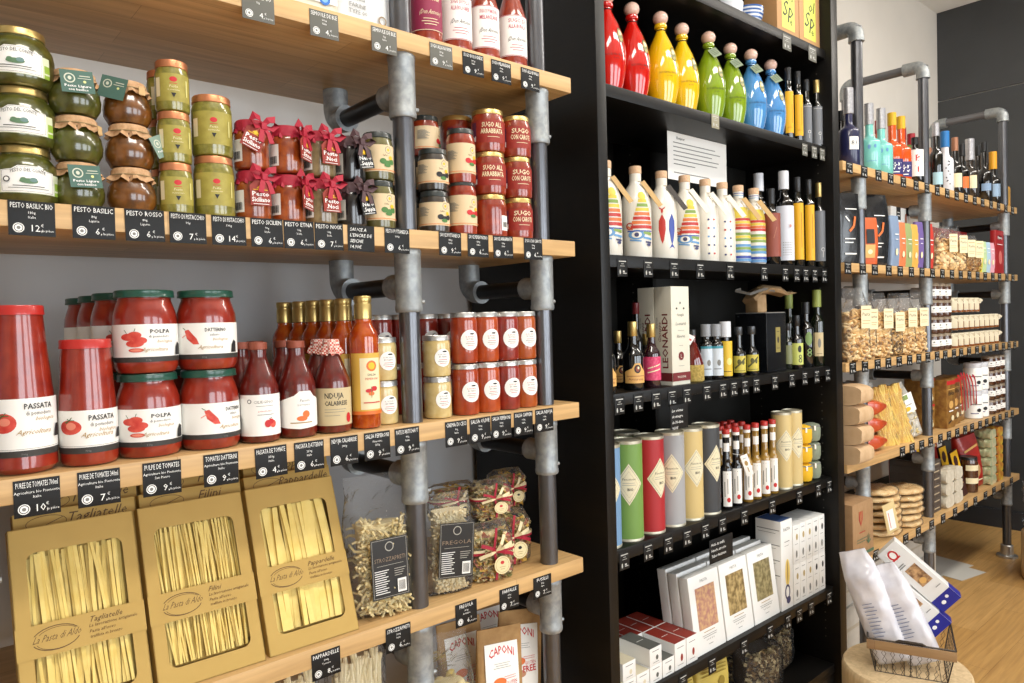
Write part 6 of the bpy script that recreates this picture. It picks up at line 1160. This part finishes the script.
def biscuitbag(w, d, h, kind, cnt, mats, seed, s=1.2, lbl=True, pn='biscuits'):
    lab = ([('rect', -.026, -.045, .026, .045, CREAM), ('line', -.02, .03, .02, .03, .003, SCR), ('text', 'Pasta', 0, .005, .014, INK), ('line', -.02, -.015, .02, -.015, .002, SCR), ('line', -.02, -.025, .016, -.025, .002, SCR)], onbag(d, h*.60, 0, w*.14)) if lbl else None
    return clearbag(w, d, h, .68, kind, cnt, mats, seed, s, lab, None, top=.75, name='biscuit_bag', pname=pn)
BUILD['bg1'] = biscuitbag(.16, .09, .225, 'shell', 160, CK, 41, 1.4); BUILD['bg2'] = biscuitbag(.14, .085, .20, 'bow', 130, CK, 42, 1.2)
for i, (k, X) in enumerate((('bg1', 4.07), ('bg1', 4.215), ('bg2', 4.35), ('bg2', 4.475))): put(k, (X, 1.36, ZR[1]), 'clear biscuit bag with cream label, %s of the four on the second right board' % ('first', 'second', 'third', 'fourth')[i], 'bag', 'biscuit bags on the second right board', rad(-24))
for k in range(4): put('sp%d' % (6+k), (4.585+.07*k, 1.345, ZR[1]), '%s small pouch in front of the red boxes' % ('lemon yellow', 'pale green', 'pale blue', 'pink')[k], 'pouch', None, rad(-12), sc=(.95, 1, 1.06))
RB = mat('red_box', '#9c1f22', .4)
def redbox():
    r = empty('red_box'); m = MB(); m.box(-.075, 0, 0, .075, .08, .25, RB, .002); m.build('carton', r); g = MB(); g.art([('ell', 0, .085, .045, .014, mat('dark_oval', '#5e1214', .5)), ('text', 'Amore', 0, .075, .022, CHALK, {'shear': .3}), ('ell', .01, -.03, .03, .04, mat('rose_patch', '#c96a62', .5)), ('line', -.05, .045, .05, .045, .003, CHALK)], front(-.0003, 0, .125), .0003); g.build('print', r); return r
BUILD['redb'] = redbox
for i, X in enumerate((4.28, 4.44, 4.60, 4.76)): put('redb', (X, 1.47, ZR[1]), 'tall red carton with white script behind the small pouches, %s from left' % ('first', 'second', 'third', 'fourth')[i], 'box', 'tall red cartons')
put('redb', (4.908, 1.325, ZR[1]), 'tall red carton with white script at the far right end, before the pipe', 'box', None, 0, sc=(.98, .35, 1))
# ---- third board: ring biscuits, label jars, ribboned honey jars
BUILD['tar'] = biscuitbag(.15, .10, .30, 'ring', 190, CK, 43, 1.25, pn='ring_biscuits'); BUILD['tar2'] = biscuitbag(.135, .09, .27, 'curl', 190, [mat('speckled_biscuit', '#8a7458', .7), CK[0]], 44, 1.5, pn='biscuits')
for i, (k, X, Yv) in enumerate((('tar', 2.985, 1.328), ('tar', 3.145, 1.368), ('tar', 3.285, 1.362), ('tar2', 3.42, 1.362), ('tar', 3.55, 1.362), ('tar', 3.685, 1.362), ('tar', 3.80, 1.415))): put(k, (X, Yv, ZR[2]), 'clear bag of %s biscuits with cream label, %s from the bookcase' % (('ring', 'dark curly')[k == 'tar2'], ORD[i]), 'bag', 'biscuit bags on the third right board', rad(-28), sc=(.9, 1, (.94 if i < 6 else .74) if i else 1))
for i in range(6): put('sj2', (3.0+.13*i, 1.56, ZR[2]), 'spread jar with silver lid standing behind the ring biscuit bags', 'jar', 'jars behind the ring biscuit bags', 0, sc=1.6)
CHOC = mat('chocolate_spread', '#4a2812', .25, coat=1)
def hjar(): 
    p = rjar(.037, .082, .034, .014)
    return jarthing('spread_jar', p, CHOC, (.036, .068, .014), [([('rect', -.055, -.014, .055, .017, WHT), ('ell', 0, .006, .005, .004, GREYINK), ('line', -.016, -.006, .016, -.006, .002, GREYINK)], cylfn(.037, .036))], mat('brown_lid', '#8a7a66', .4, metal=.2))()
BUILD['hj'] = hjar
for c in range(3):
    for k in range(4): put('hj', (3.915+.082*c, 1.352, ZR[2]+.0825*k), 'brown spread jar with white label and lid, %s column, %s' % (('left', 'middle', 'right')[c], ('bottom', 'second up', 'third up', 'top')[k]), 'jar', 'brown spread jars in three columns', rad(-50))
HON = mat('honey', '#8a4a14', .2, coat=1)
def honey():
    def e(r):
        cr = mat('ivory_cloth', '#d9cfb4', .8); cloth_lid(.028, .033, .062, .014, cr, .016, seed=9).build('cloth_cap', r)
        m = MB(); m.box(-.014, -.040, .012, .014, -.036, .060, mat('ivory_card', '#ddd4b8', .7), .001); m.ribbon([(0, -.036, .060), (.016, -.044, .068), (.030, -.040, .058)], .012, cr); m.ribbon([(0, -.036, .060), (-.016, -.044, .068), (-.030, -.040, .058)], .012, cr); m.build('tag_and_bow', r)
    return jarthing('honey_jar', rjar(.031, .075, .028, .012), HON, None, [], None, e)()
BUILD['hon'] = honey
for k in range(2):
    for c in range(9): put('hon', (4.20+.083*c, 1.352, ZR[2]+.092*k), 'honey jar with ivory cloth cap and tag, %s in the %s row' % (ORD[c], ('lowest', 'middle')[k]), 'jar', 'honey jars with ivory cloth caps', rad(-52))
for c in range(5): put('hon', (4.20+.083*c, 1.352, ZR[2]+.184), 'honey jar with ivory cloth cap and tag, %s in the topmost row' % ORD[c], 'jar', 'honey jars with ivory cloth caps', rad(-52))
# ---- fourth board: kraft flour bags, pasta bags, festive boxes
def lyingbag(w, d, h, mt, seed, tie=None):
    def f():
        r = empty('flour_bag'); m = MB(); nu, nv = 28, 16
        def fn(i, j):
            u = 2*pi*i/nu; v = j/nv; ca, sa = cos(u), sin(u); k = 1-(max(0, v-.55)/.45)**1.5*.55; kz = 1-(max(0, v-.5)/.5)**1.4*.75; n = .006*noise.noise(Vector((ca*2+seed, sa*2, v*5)))+.003*noise.noise(Vector((ca*6+seed, sa*6, v*14)))
            return ((v-.5)*w, (d/2)*k*abs(ca)**.5*(1 if ca > 0 else -1)+n, h/2+(h/2*kz+n)*abs(sa)**.55*(1 if sa > 0 else -1))
        vs = [fn(i, j) for j in range(nv+1) for i in range(nu)]; m.add(vs, [(j*nu+i, j*nu+(i+1) % nu, (j+1)*nu+(i+1) % nu, (j+1)*nu+i) for j in range(nv) for i in range(nu)]+[tuple(reversed(range(nu))), tuple(nv*nu+i for i in range(nu))], mt); m.build('bag', r, 50)
        if tie:
            g = MB(); g.tube([(w*.44, d*.22*cos(a), h/2+h*.16*sin(a)) for a in [k*pi/6 for k in range(13)]], .003, tie, 6); 
            g.ribbon([(w*.44, -.01, h*.5), (w*.52, -.02, h*.62), (w*.60, -.01, h*.5)], .03, tie, up=(0, 1, 0)); g.build('tie', r)
        return r
    return f
KRB = mat('flour_kraft', '#cfb08a', .75, hex2='#c2a179', scale=20, bump=.35); ORF = mat('orange_film', '#bd4a24', .3, coat=.4)
BUILD['krb'] = lyingbag(.25, .15, .098, KRB, 3, ORF)
for k in range(4): put('krb', (2.966, 1.330, ZR[3]+.0785*k*1.0), 'brown kraft flour bag lying flat beside the bookcase, %s of the stack of four' % ('bottom', 'second up', 'third up', 'topmost')[k], 'bag', 'kraft flour bags stacked flat', rad(-3+3*(k % 2)), sc=(.76, 1.15, .80))
BUILD['oran'] = lyingbag(.20, .14, .085, ORF, 5)
for k in range(3): put('oran', (3.235, 1.395, ZR[3]+.075*k+.002), 'orange wrapped packet beside the kraft flour bags, %s' % ('lowest', 'middle one', 'upper')[k], 'packet', 'orange wrapped packets', rad(-24), sc=(1, 1, .86))
WF = film('milky_film', '#e9e6dc', milk=.5, rough=.25)
BUILD['spag'] = clearbag(.11, .06, .285, .9, 'stick', 150, [PAST, mat('long_pasta', '#d9b060', .6)], 51, 2.4, None, None, top=.7, align=Matrix.Rotation(rad(90), 3, 'Y'), name='pasta_bag', pname='long_pasta')
BUILD['leanw'] = clearbag(.13, .07, .30, .7, 'chip', 120, [PASTP, WHT, CREAM], 52, 1.6, ([('rect', -.045, -.05, .045, .05, WHT), ('rect', -.03, .02, .02, .045, PC['g']), ('line', -.03, -.01, .03, -.01, .004, GREYINK), ('ell', 0, -.03, .018, .012, YEL)], onbag(.07, .20)), None, WF, top=.8, name='pasta_bag')
for i, (k, X, Yv, ry) in enumerate((('spag', 3.42, 1.372, -12), ('leanw', 3.49, 1.45, -14), ('spag', 3.54, 1.355, -14), ('leanw', 3.665, 1.365, -20))): put(k, (X, Yv, ZR[3]), ('clear long pasta bag leaning on the orange packets', 'milky pasta bag with green mark leaning behind the long pasta', 'clear long pasta bag leaning left of the milky bag', 'milky bag with yellow sun mark leaning against the middle pipe')[i], 'bag', None, rad(-28), ry=rad(ry), sc=(1, 1, .9))
GB = mat('gold_brown_box', '#9c7436', .4, hex2='#7a4f22', scale=40); 
def festive(h):
    def f():
        r = empty('festive_box'); m = MB(); m.box(-.06, 0, 0, .06, .10, h, GB, .002); m.build('carton', r); g = MB(); g.art([('rect', -.058, h*.40, .058, h*.48, REDC), ('text', 'dolce', 0, h*.18, .026, INK, {'bold': True}), ('ell', .0, -h*.02, .03, .02, ORL), ('line', -.03, -h*.15, .03, -h*.15, .006, CHALK), ('ell', .02, -h*.3, .018, .014, CREAM), ('line', -.04, -h*.4, .0, -h*.35, .008, INK), ('line', -.05, h*.3, .05, h*.3, .004, ORL)], front(-.0003, 0, h/2), .0003); g.build('print', r); return r
    return f
BUILD['fe1'] = festive(.13); BUILD['fe2'] = festive(.245)
put('fe1', (3.96, 1.375, ZR[3]), 'small gold-brown festive box right of the middle pipe, lower of two', 'box', 'small festive boxes'); put('fe1', (3.96, 1.375, ZR[3]+.1306), 'small gold-brown festive box right of the middle pipe, upper of two', 'box', 'small festive boxes')
for i, X in enumerate((4.11, 4.245, 4.38)): put('fe2', (X, 1.33+.02*i, ZR[3]), 'tall gold-brown festive box, %s of the row before the red ribbon' % ('first', 'second', 'third')[i], 'box', 'tall festive boxes')
m = MB()
for k in range(6): m.ribbon([(4.18+.045*k+.10*t, 1.322-.004*sin(3*t)+.01*t, 1.135-.02*t-.16*t*t+.012*sin(k+4*t)) for t in [q/9 for q in range(10)]], .014, RIB if k % 2 else mat('scarlet_ribbon', '#c0291f', .5), up=(1, 0, .6))
o = m.build('ribbon_garland'); tag(o, 'red ribbon garland draped over the tall festive boxes', 'ribbon')
def tub():
    r = empty('white_tub'); m = MB(); m.rev([(.040, 0), (.046, .004), (.047, .11), (.042, .125), (.038, .13)], WHT, 24); m.build('tub', r); m = MB(); m.rev([(.042, .126), (.043, .128), (.043, .150), (.041, .152), (.0001, .152)], WCAP, 24); m.build('lid', r)
    g = MB(); g.art([('line', -.03, .02, .03, .02, .006, GREYINK), ('ell', .012, -.012, .012, .010, INK), ('line', -.03, -.03, .01, -.03, .004, PURP)], cylfn(.047, .06), .0005); g.build('print', r); return r
BUILD['tub'] = tub
for k in range(2):
    for c in range(2): put('tub', (4.545+.105*c, 1.362, ZR[3]+.1525*k), 'white tub with dark print near the right end, %s column %s' % (('left', 'right')[c], ('lower', 'upper')[k]), 'tub', 'white tubs with dark print', rad(-50))
for c in range(2): put('tub', (4.27+.14*c, 1.50, ZR[3]), 'large white tub behind the festive boxes, %s one' % ('left', 'right')[c], 'tub', 'white tubs behind the festive boxes', rad(-50), sc=1.35)
for c in range(3):
    for k in range(4): put('hj', (4.775+.085*c, 1.352, ZR[3]+.083*k), 'dark white-labelled jar at the right end of the fourth board, %s column %s' % (('left', 'middle', 'right')[c], ('bottom', 'second up', 'third up', 'top')[k]), 'jar', 'jars at the right end of the fourth board', rad(-50), sc=.98)
# ---- lowest board: carton, flatbreads, boxes, bars, bags
def sheetbread(seed):
    def f():
        r = empty('flatbread_pack'); m = MB(); nu = 30; br = mat('flatbread', '#e0c48f', .75, hex2='#cda468', scale=40, bump=.4); rows = [(0, .004), (.75, .0), (.98, .006), (1.0, .013), (.95, .021), (.6, .026), (.0001, .028)]; vs = []
        for q, z in rows:
            for k in range(nu): a = 2*pi*k/nu; n = 1+.05*noise.noise(Vector((cos(a)*2+seed, sin(a)*2, 1))); vs.append((max(q, .0001)*.108*n*cos(a), max(q, .0001)*.085*n*sin(a), z+.006*noise.noise(Vector((cos(a)*3*q+seed, sin(a)*3*q, 2)))*q))
        m.add(vs, [(j*nu+k, j*nu+(k+1) % nu, (j+1)*nu+(k+1) % nu, (j+1)*nu+k) for j in range(len(rows)-1) for k in range(nu)], br); m.build('flatbread', r, 60)
        g = MB(); g.v = [(x*1.05, y*1.06, z*1.02+.0002) for x, y, z in m.v]; g.f = list(m.f); g.mi = [g.mat_i(FILM)]*len(m.f); g.build('clear_wrap', r, 60); return r
    return f
BUILD['fb0'] = sheetbread(1.3); BUILD['fb1'] = sheetbread(4.1)
random.seed(9)
for c, (X, Yv) in enumerate(((3.385, 1.40), (3.60, 1.385))):
    for k in range(7 if c == 0 else 6): put('fb%d' % (k % 2), (X+random.uniform(-.008, .008), Yv+random.uniform(-.006, .006), ZR[4]+.0298*k), 'wrapped round flatbread, %s in the %s stack' % (('lowest', 'second up', 'third up', 'fourth up', 'fifth up', 'sixth up', 'seventh up')[k], ('left', 'right')[c]), 'bread', 'wrapped flatbreads in two stacks', random.uniform(-.3, .3))
def kcart():
    r = empty('cardboard_box'); m = MB(); m.box(0, 0, 0, .34, .17, .235, mat('cardboard', '#a9855e', .75, hex2='#9f7c55', scale=30), .002); m.build('carton', r); g = MB(); rp = mat('faded_red_print', '#a33a2c', .7); gp = mat('faded_green_print', '#4f6a50', .7)
    g.art([('polyf', [(.10, .20), (.16, .20), (.16, .165), (.13, .14), (.10, .165)], rp), ('line', .115, .20, .13, .155, .006, KRAFT), ('line', .145, .20, .13, .155, .006, KRAFT), ('line', .10, .115, .20, .115, .004, rp), ('line', .06, .088, .22, .088, .003, gp), ('line', .06, .077, .20, .077, .003, gp), ('rect', .0, .02, .34, .032, gp)]+[('line', .25, .06, .25+.04*cos(a), .06+.04*sin(a), .006, gp) for a in (.3, .9, 1.5, 2.1, 2.7)], front(-.0004), .0003); g.build('print', r); return r
BUILD['kc'] = kcart; put('kc', (2.868, 1.282, ZR[4]), 'brown cardboard carton with red and green print next to the bookcase', 'box', sc=(.55, 1, 1))
m = MB(); m.box(-.035, -.001, -.13, .035, 0, 0, mat('buff_sleeve', '#d6c08a', .6), .0005); m.art([('rect', -.02, -.12, .02, -.03, WHT), ('line', -.01, -.11, -.01, -.04, .003, REDC)], front(-.001), .0003)
o = m.build('hanging_card', loc=(3.275, 1.312, ZR[4]+.165), rot=(0, rad(-14), rad(-20))); tag(o, 'buff printed card leaning on the front of the left flatbread stack', 'card')
def dbox(col, nm, w, d, h):
    def f():
        m = MB(); m.box(-w/2, 0, 0, w/2, d, h, mat(nm, col, .55), .0015); m.art([('line', -w*.3, h*.5, w*.3, h*.5, h*.16, mat(nm+'_print', '#b5a58a' if col < '#8' else '#8d8f8e', .6))], front(-.0003), .0003); o = m.build('flat_box'); return o
    return f
BUILD['db'] = dbox('#4e453d', 'taupe_box', .115, .20, .036)
for k in range(7): put('db', (3.915, 1.335, ZR[4]+.0365*k), 'dark taupe flat box, %s in the stack right of the middle pipe' % ('lowest', 'second up', 'third up', 'fourth up', 'fifth up', 'sixth up', 'topmost')[k], 'box', 'dark taupe flat boxes')
BUILD['lb'] = dbox('#b9b4a8', 'stone_box', .16, .12, .05)
for k in range(3): put('lb', (3.20, 1.585, ZR[4]+.175+.0505*k-.0), 'x', 'box') if False else None
WB = mat('white_cloth_bag', '#d3cbb8', .8, hex2='#c4bba6', scale=40, bump=.4)
BUILD['wbag'] = lyingbag(.15, .11, .075, WB, 8)
for c in range(2):
    for k in range(3): put('wbag', (4.05+.125*c, 1.375, ZR[4]+.062*k), 'small off-white bag, %s column %s, left of the yellow bars' % (('left', 'right')[c], ('bottom', 'middle', 'top')[k]), 'bag', 'small off-white bags', rad(90), sc=(.75, 1.05, .82))
def bar(c1, nm):
    def f():
        r = empty('chocolate_bar'); m = MB(); m.box(-.035, 0, 0, .035, .012, .175, mat(nm, c1, .5), .001); m.build('wrapper', r); g = MB(); g.art([('rect', -.033, .10, .033, .172, mat('bar_yellow', '#d9a91c', .5)), ('ell', 0, .135, .018, .022, mat(nm, c1, .5)), ('line', -.02, .05, .02, .05, .006, GOLD)], front(-.0003), .0003); g.build('print', r); return r
    return f
BUILD['bar0'] = bar('#3a1a14', 'cocoa_wrapper'); BUILD['bar1'] = bar('#4a4a86', 'indigo_wrapper')
for i, (k, X, Yv, ry, z) in enumerate((('bar0', 4.02, 1.47, 0, .19), ('bar1', 4.13, 1.455, -6, .18), ('bar0', 4.215, 1.47, 0, .19), ('bar0', 4.345, 1.345, -14, .0), ('bar0', 4.40, 1.43, -8, .0))):
    zz = ZR[4] if z == 0 else ZR[4]+.0
    put(k, (X, Yv+.02 if z else Yv, zz), '%s chocolate bar with yellow top, %s from the left' % (('cocoa brown', 'indigo')[k == 'bar1'], ORD[i]), 'chocolate bar', None, rad(-10), rx=rad(-6), ry=rad(ry), sc=(1, 1, 1.75 if z else 1.45))
def cocoajar():
    return jarthing('cocoa_jar', rjar(.044, .19, .040, .016), CHOC, (.042, .176, .016), [([('rect', -.07, .02, .07, .05, CREAM), ('rect', -.07, -.05, .07, -.02, CREAM)], cylfn(.044, .10))], BCAP)()
BUILD['coj'] = cocoajar; put('coj', (4.475, 1.365, ZR[4]), 'banded dark cocoa jar between the yellow bars and the red bag', 'jar', None, 0)
REDF = mat('red_foil', '#a82a20', .35, coat=.4, hex2='#8e1f1a', scale=20, bump=.3)
BUILD['rfb'] = pouch(.15, .30, .08, REDF, [('line', -.05, .22, .05, .24, .012, ORL), ('ell', 0, .10, .04, .05, mat('tan_patch', '#b58a5a', .6)), ('line', -.05, .04, .05, .04, .008, CREAM)], seed=4)
for i, (X, Yv, ry) in enumerate(((4.60, 1.39, -12), (4.42, 1.56, -4), (4.20, 1.60, 0))): put('rfb', (X, Yv, ZR[4]), 'red foil bag of sweets, %s' % ('in front beside the banded jar', 'behind the banded jar', 'behind the yellow-topped bars')[i], 'bag', 'red foil bags', rad(-24), ry=rad(ry))
YF = mat('yellow_red_film', '#d6b83a', .35, coat=.4, hex2='#b83a2c', scale=22); PF_ = mat('pale_candy_film', '#d9c9a0', .35, coat=.4, hex2='#a8b58a', scale=25)
BUILD['cy'] = lyingbag(.13, .10, .06, YF, 12); BUILD['cp'] = lyingbag(.13, .10, .06, PF_, 13)
for k in range(6):
    put('cp', (4.745, 1.37, ZR[4]+.052*k), 'pale candy packet stacked left of the yellow ones, %s' % ('lowest', 'second up', 'third up', 'fourth up', 'fifth up', 'topmost')[k], 'packet', 'pale candy packets', rad(90), sc=(.72, 1.1, .86)); put('cy', (4.87, 1.37, ZR[4]+.052*k), 'yellow and red candy packet in the stack before the end pipe, %s' % ('lowest', 'second up', 'third up', 'fourth up', 'fifth up', 'topmost')[k], 'packet', 'yellow and red candy packets', rad(90), sc=(.72, 1.1, .86))
# ---- boxes on the floor below, paper sheet
GBX = mat('pale_grey_carton', '#b9b4aa', .7, hex2='#b0aba0', scale=20)
for i, (x0, y0, z0, w, d, h, l) in enumerate(((2.93, 1.42, 0, .42, .34, .20, 'bottom left pale carton on the floor under the right shelves'), (3.37, 1.42, 0, .40, .34, .20, 'bottom pale carton on the floor behind the middle pipe'), (2.93, 1.43, .201, .42, .33, .125, 'upper left pale carton under the right shelves'), (3.37, 1.43, .201, .40, .33, .125, 'upper pale carton behind the middle pipe'), (3.84, 1.44, 0, .36, .32, .19, 'bottom right pale carton on the floor right of the middle pipe'), (3.84, 1.46, .191, .28, .30, .135, 'upper right pale carton, smallest of the floor cartons'))):
    m = MB(); m.box(0, 0, 0, w, d, h, GBX, .003); m.box(w*.1, -.0004, h*.48, w*.9, 0, h*.56, mat('carton_tape', '#a59d8d', .5)); o = m.build('storage_carton', loc=(x0, y0, z0+.0005)); tag(o, l, 'box')
m = MB(); m.box(0, 0, 0, .40, .30, .0012, mat('dull_white_sheet', '#c9c8c0', .6)); m.box(.1, -.1, .0012, .34, .05, .0024, MATS['dull_white_sheet']); o = m.build('paper_sheet', loc=(4.32, 1.50, .0006), rot=(0, 0, rad(-12))); tag(o, 'flat dull white paper sheets lying on the floor by the end pipe', 'paper')
# ---- price cards of the right boards
def rcards(z, n, x0, x1, nm, w=.058):
    for i in range(n):
        X = x0+(x1-x0)*i/(n-1)+random.uniform(-.008, .008); price_tag(X, z, SF-.0006, w, .046, [], '', 'small black price card on the edge of the %s, %s from the left' % (nm, ORD[i]), 'price cards on the '+nm, small=True, tilt=rad(random.uniform(-1.5, 1.5)))
random.seed(3)
rcards(2.050, 17, 2.93, 5.06, 'top right board'); rcards(1.654, 18, 2.90, 5.06, 'second right board'); rcards(1.257, 20, 2.93, 5.08, 'third right board'); rcards(.855, 15, 3.40, 5.02, 'fourth right board'); rcards(.460, 14, 2.96, 4.98, 'lowest right board')
# ================================================================== wooden stumps, wire basket
wood('pale_stump_wood', '#e2caa2', '#dbc196', '#b8925f', 'Z', .5, .5)
def stump(X, Yv, R, H, label):
    m = MB(); m.rev([(R*.95, .0005), (R*.985, .01), (R, .05), (R, H-.02), (R*.985, H-.006), (R*.96, H)], MATS['pale_stump_wood'], 48); o = m.build('wooden_stump', loc=(X, Yv, 0)); return tag(o, label, 'stool')
stump(2.535, .965, .195, .30, 'pale round wooden stump carrying the wire basket'); stump(4.75, 1.00, .19, .26, 'pale round wooden stump at the right edge of the picture')
bx0, by0, bz0 = 2.43, 1.02, .3005
BK = empty('wire_basket', (bx0, by0, bz0), rad(-68.3)); tag(BK, 'dark wire basket with a wooden slat holding breadstick bags, on the stump', 'basket')
WIRE = mat('dark_wire', '#4a443e', .4, metal=.7)
w0, d0, hh, fl = .205, .20, .115, .022
def rimpt(x, y, t): return (x+(x/w0-.5)*2*fl*t, y+(y/d0-.5)*2*fl*t, hh*t)
m = MB()
for t, r in ((0, .0018), (1, .003)):
    c = [rimpt(0, 0, t), rimpt(w0, 0, t), rimpt(w0, d0, t), rimpt(0, d0, t), rimpt(0, 0, t)]
    for a, b in zip(c, c[1:]): m.tube([a, b], r, WIRE, 6)
for x, y in ((0, 0), (w0, 0), (w0, d0), (0, d0), (w0/2, 0), (w0/2, d0)): m.tube([rimpt(x, y, 0), rimpt(x, y, 1)], .0018, WIRE, 6)
for k in range(6): m.tube([(w0*(k+.5)/6, 0, 0), (w0*(k+.5)/6, d0, 0)], .001, WIRE, 5)
m.build('frame', BK)
m = MB()
def side(pf, n):
    for k in range(-3, n+1):                                       # chicken wire: zigzag strands
        for sg in (1, -1):
            pts = []
            for j in range(6):
                u = (k+.5+sg*(.25 if j % 2 else -.25)+.0)/n; pts.append((min(1, max(0, u)), j/5))
            if k >= 0 and k < n: m.tube([pf(*p) for p in pts], .0008, WIRE, 4)
side(lambda u, t: rimpt(w0*u, 0, t), 9); side(lambda u, t: rimpt(w0, d0*u, t), 9); side(lambda u, t: rimpt(w0*u, d0, t), 9); side(lambda u, t: rimpt(0, d0*u, t), 9)
m.build('wire_mesh', BK)
m = MB(); SLAT = wood('basket_slat_wood', '#a5865f', '#98795a', '#7f6448', 'X', .03, .6)
m.box(-.024, -fl-.006, .082, w0+.024, -fl-.0005, .112, SLAT, .001); m.build('slat', BK); m = MB(); m.tube([(w0*.30, -fl-.005, .118), (w0*.34, -fl-.004, .123), (w0*.66, -fl-.004, .123), (w0*.70, -fl-.005, .118)], .0035, WIRE, 8); m.build('handle', BK)
def bl(x, y, z):
    c, s_ = cos(rad(-68.3)), sin(rad(-68.3)); return (bx0+x*c-y*s_, by0+x*s_+y*c, bz0+z)
def wbag(h, seed):
    def f():
        r = empty('breadstick_bag'); fn = shape(.112, .082, h, .78, .75, seed, .8); m = MB(); film_bag(m, fn, mat('white_pearly_bag', '#e0dee2', .3, coat=.5, hex2='#cfced6', scale=18, bump=.35)); m.build('bag', r, 60)
        g = MB(); g.art([('line', -.026, .10+.012*k, .004+(k*5 % 3)*.004, .10+.012*k, .003, mat('grey_blue_print', '#8088a0', .6)) for k in range(10)], planefn((0, -.046, 0), (1, 0, 0), (0, 0, 1)), .0003); g.build('print', r); return r
    return f
BUILD['wb1'] = wbag(.375, 3); BUILD['wb2'] = wbag(.33, 7)
def tilt(o, loc, ry, rz=-68.3, rx=0):
    o.rotation_mode = 'XYZ'; M = Matrix.Rotation(rad(rz), 4, 'Z') @ Matrix.Rotation(rad(ry), 4, 'Y') @ Matrix.Rotation(rad(rx), 4, 'X'); o.rotation_euler = M.to_euler(); o.location = loc
o = put('wb1', (0, 0, 0), 'white pearly breadstick bag leaning left in the wire basket, nearest the bookcase', 'bag'); tilt(o, bl(.056, .052, .022), -19)
o = put('wb2', (0, 0, 0), 'white pearly breadstick bag leaning left in the wire basket, right one', 'bag'); tilt(o, bl(.148, .085, .024), -23)
def stickbox():
    r = empty('breadstick_box'); L = .255; wb = mat('white_glossy_box', '#e2e1de', .35); m = MB(); m.box(-.04, 0, 0, .04, .05, L, wb, .001); m.build('carton', r); ub = mat('ultramarine', '#23288e', .4)
    g = MB(); fn = planefn((0, -.0003, 0), (1, 0, 0), (0, 0, 1)); ph = mat('photo_brown', '#6e4a30', .5, hex2='#c9a070', scale=60)
    g.art([('rect', -.0395, 0, .0395, .045, ub), ('ell', -.01, .022, .008, .006, CHALK), ('ell', .012, .03, .006, .005, CHALK), ('rect', -.018, .095, .026, .165, ph), ('ell', .0, .11, .012, .010, ORL), ('rect', -.022, .205, .012, .240, WHT), ('ring', -.004, .224, .016, .018, .006, REDC), ('line', -.02, .21, .012, .21, .006, REDC), ('line', -.03, .185, .0, .185, .003, GREYINK), ('line', -.03, .178, .0, .178, .003, GREYINK), ('line', .01, .07, .03, .07, .002, GREYINK)], fn, .0002)
    g.art([('rect', .0, 0, .05, .045, ub)], lambda s, t, o_: (.0402+o_, s, t), .0001); g.art([('rect', .001, -.0395, .049, .0395, ub)], lambda s, t, o_: (t, s, -.0002-o_), .0001); g.build('print', r); return r
BUILD['sbox'] = stickbox
o = put('sbox', (0, 0, 0), 'white breadstick box with ultramarine end leaning in the wire basket, lower one', 'box'); tilt(o, bl(.200, .125, .118), -50)
o = put('sbox', (0, 0, 0), 'white breadstick box with ultramarine end leaning in the wire basket, upper one', 'box'); tilt(o, bl(.228, .140, .202), -49)
BUILD['candy'] = clearbag(.22, .20, .36, .70, 'chip', 260, [PC['r'], PC['b'], WHT, PC['t'], RCAP], 61, 1.9, None, None, None, top=.6, name='candy_bag', pname='wrapped_sweets')
put('candy', (4.75, 1.00, .2605), 'clear bag of red, white and blue wrapped sweets on the right stump', 'bag', None, .4, sc=(1.7, 1.7, 1))
